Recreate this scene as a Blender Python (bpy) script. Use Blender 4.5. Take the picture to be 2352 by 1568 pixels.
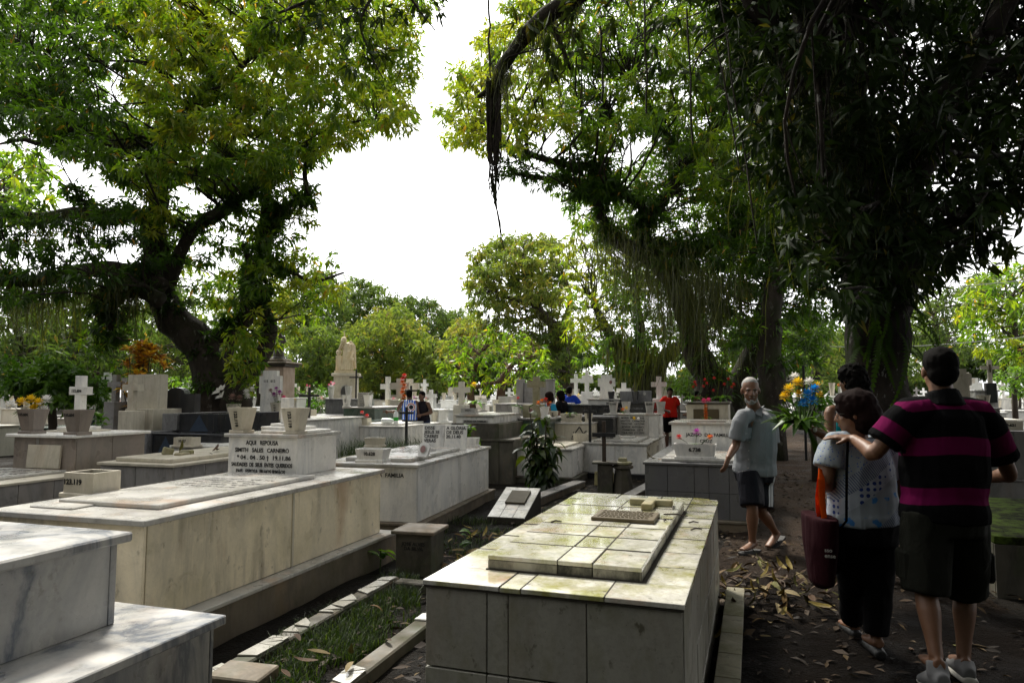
import bpy, math, random
import numpy as np
from mathutils import Vector, Matrix, noise as mnoise

# ------------------------------------------------------------------ camera, sky, sun, exposure
scene = bpy.context.scene
for _o in list(bpy.data.objects):
    bpy.data.objects.remove(_o)
C = scene.collection
CAM_H, FPX, PITCH = 1.5, 690.0, math.atan(53 / 690.0)
cam_data = bpy.data.cameras.new("camera")
cam_data.sensor_width = 36.0
cam_data.lens = FPX / 1024 * 36
cam_data.clip_start = 0.05
cam_data.clip_end = 600
cam = bpy.data.objects.new("camera", cam_data)
cam.location = (0, 0, CAM_H)
cam.rotation_euler = (math.pi / 2 + PITCH, 0, 0)
C.objects.link(cam)
scene.camera = cam

SUN_EL, SUN_AZ = math.radians(52), math.radians(-22)      # azimuth from +Y towards +X
world = bpy.data.worlds.new("World")
scene.world = world
world.use_nodes = True
wn, wl = world.node_tree.nodes, world.node_tree.links
wn.clear()
sky = wn.new("ShaderNodeTexSky")
sky.sky_type = 'NISHITA'
sky.sun_disc = False
sky.sun_elevation = SUN_EL
sky.sun_rotation = SUN_AZ
sky.dust_density = 1.5
sky.air_density = 1.0
hs = wn.new("ShaderNodeHueSaturation")
hs.inputs['Saturation'].default_value = 0.0
bg = wn.new("ShaderNodeBackground")
bg.inputs['Strength'].default_value = 0.125
wo = wn.new("ShaderNodeOutputWorld")
wl.new(sky.outputs[0], hs.inputs['Color'])
wl.new(hs.outputs[0], bg.inputs['Color'])
wl.new(bg.outputs[0], wo.inputs['Surface'])

sun_data = bpy.data.lights.new("sun", 'SUN')
sun_data.energy = 2.2
sun_data.angle = math.radians(10)
sun_data.color = (1.0, 0.945, 0.84)
sun = bpy.data.objects.new("sun", sun_data)
_d = Vector((math.sin(SUN_AZ) * math.cos(SUN_EL), math.cos(SUN_AZ) * math.cos(SUN_EL), math.sin(SUN_EL)))
sun.rotation_euler = _d.to_track_quat('Z', 'Y').to_euler()
sun.location = (0, 0, 30)
C.objects.link(sun)

scene.view_settings.view_transform = 'Standard'
scene.view_settings.look = 'None'
scene.view_settings.exposure = 1.58
scene.view_settings.gamma = 1.0
scene.view_settings.use_curve_mapping = False
scene.render.engine = 'CYCLES'
cy = scene.cycles
cy.max_bounces = 6
cy.diffuse_bounces = 3
cy.glossy_bounces = 2
cy.transmission_bounces = 3
cy.transparent_max_bounces = 4
cy.caustics_reflective = False
cy.caustics_refractive = False
cy.use_denoising = True

# ------------------------------------------------------------------ helpers
PX = 1024 / 2352.0
rng = random.Random(7)
nrg = np.random.default_rng(11)
_cp, _sp = math.cos(PITCH), math.sin(PITCH)

def ray(dx, dy):
    u = (dx * PX - 512) / FPX
    v = (341 - dy * PX) / FPX
    return Vector((u, _cp - v * _sp, _sp + v * _cp))

def P(dx, dy, Y):                    # a point of the photograph at distance Y ahead of the camera
    r = ray(dx, dy)
    return Vector((0, 0, CAM_H)) + r * (Y / r.y)

def G(dx, dy, z=0.0):                # a point of the photograph on the level z
    r = ray(dx, dy)
    return Vector((0, 0, CAM_H)) + r * ((z - CAM_H) / r.z)

def tag(o, label=None, cat=None, group=None, kind=None):
    if label: o['label'] = label
    if cat: o['category'] = cat
    if group: o['group'] = group
    if kind: o['kind'] = kind
    return o

def empty(name, loc, rz=0.0):
    o = bpy.data.objects.new(name, None)
    o.location = loc
    o.rotation_euler = (0, 0, rz)
    o.empty_display_size = 0.1
    C.objects.link(o)
    return o

class MB:
    def __init__(s):
        s.v, s.f, s.m = [], [], None
    def add(s, vs, fs):
        n = len(s.v)
        if s.m is not None:
            vs = [s.m @ Vector(p) for p in vs]
        s.v.extend([tuple(p) for p in vs])
        s.f.extend([tuple(i + n for i in f) for f in fs])
        return s
    def box(s, x0, x1, y0, y1, z0, z1, b=0.0):
        if b <= 0:
            vs = [(x, y, z) for x in (x0, x1) for y in (y0, y1) for z in (z0, z1)]
            return s.add(vs, [(0, 1, 3, 2), (4, 6, 7, 5), (0, 4, 5, 1), (2, 3, 7, 6), (0, 2, 6, 4), (1, 5, 7, 3)])
        b = min(b, (x1 - x0) * .45, (y1 - y0) * .45, (z1 - z0) * .45)
        lo, hi = (x0, y0, z0), (x1, y1, z1)
        vs, idx = [], {}
        for sx in (0, 1):
            for sy in (0, 1):
                for sz in (0, 1):
                    sg = (sx, sy, sz)
                    for a in range(3):
                        p = []
                        for k in range(3):
                            e = hi[k] if sg[k] else lo[k]
                            if k != a: e += -b if sg[k] else b
                            p.append(e)
                        idx[sg + (a,)] = len(vs)
                        vs.append(p)
        fs = []
        def c(a, sa, i, j):
            sg = [0, 0, 0]; k1, k2 = [k for k in range(3) if k != a]
            sg[a] = sa; sg[k1] = i; sg[k2] = j
            return tuple(sg)
        for a in range(3):
            for sa in (0, 1):
                q = [idx[c(a, sa, i, j) + (a,)] for i, j in ((0, 0), (1, 0), (1, 1), (0, 1))]
                if (sa == 0) ^ (a == 1): q = q[::-1]
                fs.append(tuple(q))
        for a in range(3):                       # edges along axis a
            k1, k2 = [k for k in range(3) if k != a]
            for i in (0, 1):
                for j in (0, 1):
                    s0 = [0, 0, 0]; s0[k1] = i; s0[k2] = j
                    s1 = list(s0); s1[a] = 1
                    s0, s1 = tuple(s0), tuple(s1)
                    q = (idx[s0 + (k1,)], idx[s1 + (k1,)], idx[s1 + (k2,)], idx[s0 + (k2,)])
                    fs.append(q)
        for sx in (0, 1):
            for sy in (0, 1):
                for sz in (0, 1):
                    sg = (sx, sy, sz)
                    fs.append((idx[sg + (0,)], idx[sg + (1,)], idx[sg + (2,)]))
        return s.add(vs, fs)
    def prism(s, pts, y0, y1):                   # outline in x,z extruded along y
        n = len(pts)
        vs = [(x, y0, z) for x, z in pts] + [(x, y1, z) for x, z in pts]
        fs = [tuple(range(n)), tuple(range(2 * n - 1, n - 1, -1))]
        fs += [(i, (i + 1) % n + 0, (i + 1) % n + n, i + n) for i in range(n)]
        return s.add(vs, fs)
    def prismz(s, pts, z0, z1):
        n = len(pts)
        vs = [(x, y, z0) for x, y in pts] + [(x, y, z1) for x, y in pts]
        fs = [tuple(range(n - 1, -1, -1)), tuple(range(n, 2 * n))]
        fs += [(i, (i + 1) % n, (i + 1) % n + n, i + n) for i in range(n)]
        return s.add(vs, fs)
    def lathe(s, prof, n=16, c=(0, 0, 0), ex=1.0, ey=1.0):
        vs, fs = [], []
        for r, z in prof:
            for k in range(n):
                t = 2 * math.pi * k / n
                vs.append((c[0] + r * ex * math.cos(t), c[1] + r * ey * math.sin(t), c[2] + z))
        for i in range(len(prof) - 1):
            for k in range(n):
                fs.append((i * n + k, i * n + (k + 1) % n, (i + 1) * n + (k + 1) % n, (i + 1) * n + k))
        fs.append(tuple(range(n - 1, -1, -1)))
        fs.append(tuple((len(prof) - 1) * n + k for k in range(n)))
        return s.add(vs, fs)
    def ball(s, c, r, n=10, m=7):
        rx, ry, rz = (r, r, r) if not hasattr(r, '__len__') else r
        vs = [(c[0], c[1], c[2] - rz)]
        for i in range(1, m):
            a = -math.pi / 2 + math.pi * i / m
            for k in range(n):
                t = 2 * math.pi * k / n
                vs.append((c[0] + rx * math.cos(a) * math.cos(t), c[1] + ry * math.cos(a) * math.sin(t), c[2] + rz * math.sin(a)))
        vs.append((c[0], c[1], c[2] + rz))
        fs = [(0, 1 + (k + 1) % n, 1 + k) for k in range(n)]
        for i in range(m - 2):
            for k in range(n):
                fs.append((1 + i * n + k, 1 + i * n + (k + 1) % n, 1 + (i + 1) * n + (k + 1) % n, 1 + (i + 1) * n + k))
        t = len(vs) - 1
        fs += [(t, 1 + (m - 2) * n + k, 1 + (m - 2) * n + (k + 1) % n) for k in range(n)]
        return s.add(vs, fs)
    def tube(s, pts, rad, n=8, caps=True, ell=None):
        pts = [Vector(p) for p in pts]
        if not hasattr(rad, '__len__'): rad = [rad] * len(pts)
        vs, fs = [], []
        prev = None
        for i, p in enumerate(pts):
            d = (pts[min(i + 1, len(pts) - 1)] - pts[max(i - 1, 0)])
            if d.length < 1e-9: d = Vector((0, 0, 1))
            d.normalize()
            if prev is None:
                u = d.orthogonal() if ell is None else (Vector(ell) - d * d.dot(Vector(ell)))
            else:
                u = prev - d * prev.dot(d)
            if u.length < 1e-6: u = d.orthogonal()
            u.normalize(); prev = u
            w = d.cross(u)
            r = rad[i]
            ra, rb = r if hasattr(r, '__len__') else (r, r)
            for k in range(n):
                t = 2 * math.pi * k / n
                vs.append(p + u * (ra * math.cos(t)) + w * (rb * math.sin(t)))
        for i in range(len(pts) - 1):
            for k in range(n):
                fs.append((i * n + k, i * n + (k + 1) % n, (i + 1) * n + (k + 1) % n, (i + 1) * n + k))
        if caps:
            fs.append(tuple(range(n - 1, -1, -1)))
            fs.append(tuple((len(pts) - 1) * n + k for k in range(n)))
        return s.add(vs, fs)
    def quad(s, a, b, c, d):
        return s.add([a, b, c, d], [(0, 1, 2, 3)])
    def mesh(s, name):
        me = bpy.data.meshes.new(name)
        me.from_pydata(s.v, [], s.f)
        me.update()
        return me
    def build(s, name, mat, parent=None, smooth=False, fix=True):
        me = s.mesh(name)
        if fix: fix_normals(me)
        o = bpy.data.objects.new(name, me)
        C.objects.link(o)
        if parent is not None: o.parent = parent
        if mat is not None: me.materials.append(mat)
        if smooth:
            me.polygons.foreach_set('use_smooth', [True] * len(me.polygons))
        return o

import bmesh
def fix_normals(me):
    bm = bmesh.new(); bm.from_mesh(me)
    bmesh.ops.recalc_face_normals(bm, faces=bm.faces)
    bm.to_mesh(me); bm.free()

def inst(name, me, parent=None, loc=(0, 0, 0), rot=(0, 0, 0), scale=(1, 1, 1)):
    o = bpy.data.objects.new(name, me)
    C.objects.link(o)
    o.parent = parent
    o.location = loc
    o.rotation_euler = rot
    o.scale = scale
    return o

def np_mesh(name, V, F, mat, parent=None, attrs=None, smooth=False):
    me = bpy.data.meshes.new(name)
    V = np.ascontiguousarray(V, dtype=np.float32)
    F = np.ascontiguousarray(F, dtype=np.int32)
    k = F.shape[1]
    me.vertices.add(len(V)); me.vertices.foreach_set('co', V.ravel())
    me.loops.add(F.size); me.loops.foreach_set('vertex_index', F.ravel())
    me.polygons.add(len(F))
    me.polygons.foreach_set('loop_start', np.arange(0, F.size, k, dtype=np.int32))
    me.polygons.foreach_set('loop_total', np.full(len(F), k, dtype=np.int32))
    if smooth: me.polygons.foreach_set('use_smooth', np.ones(len(F), dtype=bool))
    for nm, arr in (attrs or {}).items():
        at = me.attributes.new(nm, 'FLOAT', 'POINT')
        at.data.foreach_set('value', np.ascontiguousarray(arr, dtype=np.float32))
    me.update(calc_edges=True)
    me.materials.append(mat)
    o = bpy.data.objects.new(name, me)
    C.objects.link(o)
    o.parent = parent
    return o

# ------------------------------------------------------------------ materials
MATS = {}
class NT:
    def __init__(s, name):
        s.mat = bpy.data.materials.new(name)
        s.mat.use_nodes = True
        s.t = s.mat.node_tree
        s.t.nodes.clear()
        s.out = s.t.nodes.new('ShaderNodeOutputMaterial')
        s.bsdf = s.t.nodes.new('ShaderNodeBsdfPrincipled')
        s.t.links.new(s.bsdf.outputs[0], s.out.inputs['Surface'])
        s._co = None
        MATS[name] = s.mat
    def n(s, typ, **kw):
        nd = s.t.nodes.new(typ)
        for k, v in kw.items():
            if k in nd.inputs: 
                s.set(nd.inputs[k], v)
            else: setattr(nd, k, v)
        return nd
    def set(s, sock, v):
        if hasattr(v, 'is_linked') or isinstance(v, bpy.types.NodeSocket): s.t.links.new(v, sock)
        else:
            if hasattr(sock.default_value, '__len__') and hasattr(v, '__len__') and len(v) == 3 and len(sock.default_value) == 4: v = (*v, 1)
            sock.default_value = v
    def co(s, rand=True):
        if s._co is None:
            tc = s.n('ShaderNodeTexCoord')
            if rand:
                oi = s.n('ShaderNodeObjectInfo')
                m = s.n('ShaderNodeMath', operation='MULTIPLY'); s.set(m.inputs[0], oi.outputs['Random']); m.inputs[1].default_value = 37.0
                a = s.n('ShaderNodeVectorMath', operation='ADD'); s.set(a.inputs[0], tc.outputs['Object']); s.set(a.inputs[1], m.outputs[0])
                s._co = a.outputs[0]
            else: s._co = tc.outputs['Object']
        return s._co
    def map(s, vec, scale=(1, 1, 1), rot=(0, 0, 0)):
        m = s.n('ShaderNodeMapping'); s.set(m.inputs['Vector'], vec)
        m.inputs['Scale'].default_value = scale; m.inputs['Rotation'].default_value = rot
        return m.outputs[0]
    def noise(s, scale, detail=4, rough=.55, vec=None, dist=0.0):
        nd = s.n('ShaderNodeTexNoise'); s.set(nd.inputs['Vector'], vec if vec is not None else s.co())
        nd.inputs['Scale'].default_value = scale; nd.inputs['Detail'].default_value = detail
        nd.inputs['Roughness'].default_value = rough; nd.inputs['Distortion'].default_value = dist
        return nd.outputs['Fac']
    def ramp(s, fac, stops, interp='LINEAR'):
        r = s.n('ShaderNodeValToRGB'); s.set(r.inputs[0], fac)
        e = r.color_ramp.elements
        r.color_ramp.interpolation = interp
        while len(e) < len(stops): e.new(0.5)
        for i, (p, c) in enumerate(stops):
            e[i].position = p
            e[i].color = (c, c, c, 1) if not hasattr(c, '__len__') else (*c, 1)
        return r.outputs[0]
    def mix(s, fac, a, b, mode='MIX'):
        m = s.n('ShaderNodeMix', data_type='RGBA', blend_type=mode)
        s.set(m.inputs[0], fac); s.set(m.inputs[6], a); s.set(m.inputs[7], b)
        return m.outputs[2]
    def math(s, op, a, b=0.0):
        m = s.n('ShaderNodeMath', operation=op); s.set(m.inputs[0], a); s.set(m.inputs[1], b)
        return m.outputs[0]
    def bump(s, h, strength=.3, dist=.01):
        b = s.n('ShaderNodeBump'); s.set(b.inputs['Height'], h)
        b.inputs['Strength'].default_value = strength; b.inputs['Distance'].default_value = dist
        s.t.links.new(b.outputs[0], s.bsdf.inputs['Normal'])
        return b
    def base(s, c): s.set(s.bsdf.inputs['Base Color'], c)
    def rough(s, r): s.set(s.bsdf.inputs['Roughness'], r)
    def spec(s, v): s.bsdf.inputs['Specular IOR Level'].default_value = v

def plain(name, col, rough=.6, bump=0.0, bscale=60, spec=.4, var=.25):
    t = NT(name)
    f = t.noise(bscale * .25, 3)
    t.base(t.mix(f, [c * (1 - var) for c in col], [min(1, c * (1 + var)) for c in col]))
    t.rough(rough); t.spec(spec)
    if bump: t.bump(t.noise(bscale, 3), bump, .004)
    return t.mat

def marble(name, col=(.62, .61, .58), vein=(.22, .24, .28), vs=1.6, amount=.5, stain=.35, moss=.15, rough=.32,
           staincol=(.34, .19, .08), mosscol=(.13, .14, .035), vrot=(0, .5, .4), grime=.35, mlo=.50, streak=.35, blotch=.25, fine_=.22, coat=0.0):
    t = NT(name)
    co = t.co()
    mp = t.map(co, (vs, vs, vs * .35), vrot)
    w = t.n('ShaderNodeTexNoise'); t.set(w.inputs['Vector'], mp)
    w.inputs['Scale'].default_value = 1.5; w.inputs['Detail'].default_value = 8; w.inputs['Roughness'].default_value = .62; w.inputs['Distortion'].default_value = 1.2
    v = t.ramp(w.outputs['Fac'], [(.38, 0.0), (.5, amount * .45), (.56, amount), (.62, amount * .35), (.75, .0)])
    c = t.mix(v, col, vein)
    fine = t.noise(38, 5, .7)
    c = t.mix(t.ramp(fine, [(.45, 0.0), (.75, fine_)]), c, [x * .45 for x in col])
    big = t.noise(.9, 5, .6)
    c = t.mix(t.ramp(big, [(.42, 0.0), (.72, grime)]), c, (.20, .185, .15))
    st = t.noise(2.3, 6, .65, t.map(co, (1, 1, .35)))
    c = t.mix(t.ramp(st, [(.55, 0.0), (.74, stain)]), c, staincol)
    ms = t.noise(3.1, 7, .7, t.map(co, (1.1, .9, .7), (.3, .2, 1)))
    c = t.mix(t.ramp(ms, [(mlo, 0.0), (mlo + .2, moss)]), c, mosscol)
    sk = t.noise(1.0, 5, .7, t.map(co, (11, 11, .9)))
    c = t.mix(t.math('MULTIPLY', t.ramp(sk, [(.52, 0.0), (.72, streak)]), t.ramp(t.noise(1.7, 3), [(.4, 0.0), (.6, 1.0)])), c, (.075, .065, .045))
    bl = t.noise(11, 6, .6, t.map(co, (1.3, 1.3, .8), (.5, .3, .2)))
    c = t.mix(t.ramp(bl, [(.63, 0.0), (.69, blotch)]), c, (.07, .062, .035))
    sp = t.noise(95, 2, .5)
    c = t.mix(t.ramp(sp, [(.70, 0.0), (.78, .55)]), c, (.06, .05, .035))
    t.base(c)
    r = t.ramp(t.noise(4, 4), [(.3, rough * .55), (.7, min(1, rough * 1.7))])
    t.rough(r); t.spec(.5)
    if coat:                                     # rain film, patchy
        t.set(t.bsdf.inputs['Coat Weight'], t.ramp(t.noise(2.6, 4), [(.36, 0.0), (.56, coat)])); t.bsdf.inputs['Coat Roughness'].default_value = .06
    t.bump(t.noise(55, 4), .12, .004)
    return t.mat

MARBLE = marble('marble_weathered', (.90, .79, .57), (.22, .22, .20), 1.1, .32, .7, .3, grime=.4, mosscol=(.28, .25, .10), staincol=(.38, .20, .09), streak=.6, blotch=.4)
MARBLE_TOP = marble('marble_top', (.45, .435, .395), (.26, .26, .27), 2.0, .45, .5, .12, .24, staincol=(.50, .24, .08), coat=.35)
MARBLE_BLUE = marble('marble_blue_vein', (.44, .43, .405), (.09, .11, .145), 1.5, .95, .2, .08, .3, vrot=(.1, .25, .2), grime=.4, blotch=.3)
MARBLE_WHITE = marble('marble_white', (.80, .775, .715), (.33, .35, .38), 1.8, .45, .10, .06, .3, grime=.18)
MARBLE_CREAM = marble('marble_cream', (.60, .55, .44), (.30, .26, .2), 1.5, .4, .35, .25, .45)
MARBLE_GREY = marble('marble_grey', (.30, .285, .275), (.13, .125, .125), 1.2, .7, .15, .1, .35)
MARBLE_BROWN = marble('marble_brown', (.26, .215, .18), (.13, .11, .1), 1.2, .6, .15, .08, .35)
TILE_TOP = marble('tile_algae', (.70, .68, .60), (.35, .34, .30), 2.2, .35, .75, .95, .11, staincol=(.42, .20, .08), mosscol=(.27, .26, .07), grime=.3, mlo=.45, streak=.0, blotch=.55, fine_=.7, coat=1.0)
TILE_SIDE = marble('tile_side', (.36, .345, .29), (.22, .215, .19), 1.6, .4, .2, .45, .38, mosscol=(.12, .125, .035), grime=.4, blotch=.8, fine_=.5)
TILE_GREY = marble('tile_grey', (.115, .115, .12), (.07, .07, .075), 1.5, .5, .05, .15, .32, grime=.2)
CONCRETE = marble('concrete_old', (.16, .125, .085), (.06, .05, .035), 2.5, .6, .4, .5, .85, mosscol=(.05, .055, .015))
CONCRETE_MOSS = marble('concrete_mossy', (.075, .065, .045), (.018, .016, .011), 2.0, .8, .3, .9, .9, mosscol=(.03, .04, .009))
GRANITE_BLACK = marble('granite_black', (.022, .024, .028), (.008, .008, .009), 3, .5, .02, .03, .12, grime=.1)
GRANITE_GREEN = marble('granite_green', (.055, .085, .07), (.025, .04, .034), 4, .6, .05, .08, .2, grime=.15)
GRANITE_GREY = marble('granite_grey', (.19, .19, .195), (.07, .07, .075), 6, .6, .05, .05, .3, grime=.15)
GROUT = plain('grout_dark', (.035, .03, .022), .95)
GROUT_Y = plain('grout_ochre', (.30, .245, .13), .9)
INK = plain('black_paint', (.012, .012, .012), .55)
INK_WORN = plain('worn_dark_paint', (.05, .045, .04), .7)
IRON = plain('black_iron', (.013, .013, .013), .5)
BRONZE = plain('bronze_plate', (.075, .055, .025), .55, .5, 40)
SOILM = None
# ------------------------------------------------------------------ ground
def Gp(px, py, z=0.0): return G(px / PX, py / PX, z)
def Pp(px, py, Y): return P(px / PX, py / PX, Y)

A0 = 18.5
def gh(x, y):
    return (mnoise.noise(Vector((x * .55, y * .55, 3.1))) * .035 + mnoise.noise(Vector((x * 2.1, y * 2.1, 7.7))) * .018
            + mnoise.noise(Vector((x * 6.5, y * 6.5, 1.7))) * .009)

def soil_mat(name, c1, c2, c3, wet=.12, near_shade=None):
    t = NT(name)
    co = t.co(False)
    f = t.noise(1.1, 6, .65)
    c = t.mix(t.ramp(f, [(.35, 0.0), (.68, 1.0)]), c1, c2)
    g = t.noise(26, 6, .75)
    c = t.mix(t.ramp(g, [(.46, 0.0), (.7, .8)]), c, c3)
    h = t.noise(90, 3, .6)
    c = t.mix(t.ramp(h, [(.58, 0.0), (.68, .55)]), c, [x * 2.1 for x in c2])
    if near_shade:                                     # tree shade painted into the near path's colour, fading with distance
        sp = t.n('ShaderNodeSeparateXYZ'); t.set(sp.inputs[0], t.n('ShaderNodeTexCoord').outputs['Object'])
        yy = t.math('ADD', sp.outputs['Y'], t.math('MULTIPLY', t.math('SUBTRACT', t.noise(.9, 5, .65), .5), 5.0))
        mk = t.math('DIVIDE', t.math('SUBTRACT', yy, near_shade[0]), near_shade[1] - near_shade[0])
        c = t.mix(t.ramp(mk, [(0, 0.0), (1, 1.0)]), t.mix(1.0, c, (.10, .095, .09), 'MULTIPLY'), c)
    t.base(c)
    t.rough(t.ramp(t.noise(2.2, 5), [(.38, .55), (.6, .95)]))
    t.spec(wet)
    hh = t.math('ADD', t.noise(9, 7, .7), t.noise(45, 4, .7))
    t.bump(hh, 1.0, .06)
    return t.mat

SOIL = soil_mat('dark_soil', (.0075, .006, .004), (.018, .0135, .009), (.0035, .003, .002))
EARTH = soil_mat('path_earth', (.055, .039, .028), (.098, .070, .051), (.016, .012, .009), .05, near_shade=(4.9, 8.0))

def graded(lo, hi, dlo, dhi, step):
    a = list(np.arange(dlo, dhi + 1e-6, step))
    s, x = step, dhi
    while x < hi:
        s *= 1.35; x += s; a.append(min(x, hi))
    s, x = step, dlo
    while x > lo:
        s *= 1.35; x -= s; a.insert(0, max(x, lo))
    return a
gx, gy = graded(-260, 260, -6, 8, .13), graded(-60, 400, .2, 16, .13)
V = [(x, y, gh(x, y) - .02) for y in gy for x in gx]
nx = len(gx)
F = [(j * nx + i, j * nx + i + 1, (j + 1) * nx + i + 1, (j + 1) * nx + i) for j in range(len(gy) - 1) for i in range(nx - 1)]
tag(np_mesh('ground', np.array(V), np.array(F), SOIL, smooth=True), kind='structure')

# the earth path between the rows, laid over the soil
pv, pf = [], []
NPX, NPY = 22, 150
for j in range(NPY):
    y = -1.5 + (j / (NPY - 1)) ** 1.6 * 44
    xc = 2.15 + (y - 4) * .352
    wl_, wr_ = 1.15 + .06 * math.sin(y * 2.3), 1.0 + .06 * math.sin(y * 1.7 + 1)
    for i in range(NPX):
        u = i / (NPX - 1)
        x = xc - wl_ + u * (wl_ + wr_)
        e = min(u, 1 - u) * 5
        pv.append((x, y, gh(x, y) * .8 - .018 + .022 * min(1, e)))
for j in range(NPY - 1):
    for i in range(NPX - 1):
        pf.append((j * NPX + i, j * NPX + i + 1, (j + 1) * NPX + i + 1, (j + 1) * NPX + i))
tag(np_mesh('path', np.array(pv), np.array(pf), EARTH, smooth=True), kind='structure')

# ------------------------------------------------------------------ lettering
def lettering(s, size, parent, loc, rot=(math.pi / 2, 0, 0), mat=None, bold=.012, align='CENTER', spc=1.0, line=1.0, wsp=1.0):
    cu = bpy.data.curves.new('lettering', 'FONT')
    cu.body = s
    cu.size = size
    cu.extrude = .0012
    cu.offset = bold * size
    cu.align_x = align
    cu.space_character = spc
    cu.space_line = line
    cu.space_word = wsp
    cu.resolution_u = 3
    ob = bpy.data.objects.new('lettering_curve', cu)
    me = bpy.data.meshes.new_from_object(ob)
    bpy.data.objects.remove(ob)
    bpy.data.curves.remove(cu)
    me.materials.clear()
    me.materials.append(mat or INK)
    me.name = 'lettering'
    return inst('lettering', me, parent, loc, rot)

def worn_lines(parent, x0, x1, y0, y1, z, rows, mat=None, seed=1):     # lettering too worn and slanted to read: short strokes
    r = random.Random(seed)
    mb = MB()
    for k in range(rows):
        y = y1 - (k + .5) * (y1 - y0) / rows
        x = x0 + r.uniform(0, .12) * (x1 - x0)
        xe = x1 - r.uniform(0, .15) * (x1 - x0)
        hgt = (y1 - y0) / rows * .42
        while x < xe:
            for q in range(r.randint(3, 8)):
                a = r.choice((0, 1, 2))
                if a == 0: mb.box(x, x + .006, y, y + hgt, z, z + .0012)
                elif a == 1: mb.box(x, x + .016, y + hgt * r.choice((0, .45, .8)), y + hgt * .2 + hgt * r.choice((0, .45, .8)), z, z + .0013)
                else: mb.box(x, x + .005, y, y + hgt, z, z + .0012); mb.box(x + .0052, x + .016, y + hgt * .4, y + hgt * .6, z, z + .0011)
                x += .022
            x += .03
    return tag(mb.build('lettering', mat or INK_WORN, parent), kind='stuff')

# ------------------------------------------------------------------ tombs
class T: pass
def place(fr, a, w, left=False):
    a = math.radians(a)
    s = 1 if left else -1
    return Vector((fr[0] + s * math.cos(a) * w / 2, fr[1] - s * math.sin(a) * w / 2, 0)), a

def tomb(label, fr, w, L, h, a=A0, left=False, side=MARBLE, topm=MARBLE_TOP, plinth=(0.0, .05, None), nf=2, ns=3,
         top=(.035, .03), bev=.005, grout=GROUT_Y, name='tomb', cat='tomb', group=None, ntop=1, th=.02, gap=.005, base=0.0, parent=None):
    t = T()
    loc, ar = place(fr, a, w, left)
    t.root = empty(name, (loc.x, loc.y, base), -ar)
    tag(t.root, label, cat, group)
    t.w, t.L, t.h, t.a, t.loc = w, L, h, ar, loc
    ph, pj, pm = plinth
    if ph > 0:
        o = MB().box(-w / 2 - pj, w / 2 + pj, -pj, L + pj, -.06, ph - .03, .004).build('plinth', pm or CONCRETE, t.root)
        MB().box(-w / 2 - pj - .012, w / 2 + pj + .012, -pj - .012, L + pj + .012, ph - .029, ph, bev).build('plinth_slab', topm if pm is None else pm, t.root)
    tt, ov = top
    z0, z1 = (ph if ph > 0 else -.06), h - tt
    MB().box(-w / 2 + th, w / 2 - th, th, L - th, z0, z1 - .001).build('core', grout, t.root)
    e = .0
    for i in range(nf):                                           # front and back facing slabs
        xa, xb = -w / 2 + i * w / nf, -w / 2 + (i + 1) * w / nf
        MB().box(xa + gap / 2, xb - gap / 2, 0, th + .002, z0 + .002, z1 - .002, .003).build('facing_slab', side, t.root)
        MB().box(xa + gap / 2, xb - gap / 2, L - th - .002, L, z0 + .002, z1 - .002, .003).build('facing_slab', side, t.root)
    for i in range(ns):
        ya, yb = th + .004 + i * (L - 2 * th - .008) / ns, th + .004 + (i + 1) * (L - 2 * th - .008) / ns
        for sx in (-1, 1):
            x0, x1 = (w / 2 - th - .002, w / 2) if sx > 0 else (-w / 2, -w / 2 + th + .002)
            MB().box(x0, x1, ya + gap / 2, yb - gap / 2, z0 + .002, z1 - .002, .003).build('facing_slab', side, t.root)
    if tt > 0:
        for i in range(ntop):
            ya, yb = -ov + i * (L + 2 * ov) / ntop, -ov + (i + 1) * (L + 2 * ov) / ntop
            MB().box(-w / 2 - ov, w / 2 + ov, ya + (.001 if i else 0), yb - (.001 if i < ntop - 1 else 0), z1, h, bev).build('top_slab', topm, t.root)
    return t

def W(t, x, y, z=0.0):
    c, s = math.cos(-t.a), math.sin(-t.a)
    return Vector((t.loc.x + x * c - y * s, t.loc.y + x * s + y * c, z + t.root.location.z))

def part(t, name, mat, *box, b=.005):
    return MB().box(*box, b).build(name, mat, t.root)

def headblock(t, xc, wd, y0, y1, z0, z1, side, topm, tt=.03, ov=.02, ns=1):
    part(t, 'head_block', side, xc - wd / 2, xc + wd / 2, y0, y1, z0, z1 - tt, b=.004)
    part(t, 'head_slab', topm, xc - wd / 2 - ov, xc + wd / 2 + ov, y0 - ov, y1 + ov, z1 - tt, z1)

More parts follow.
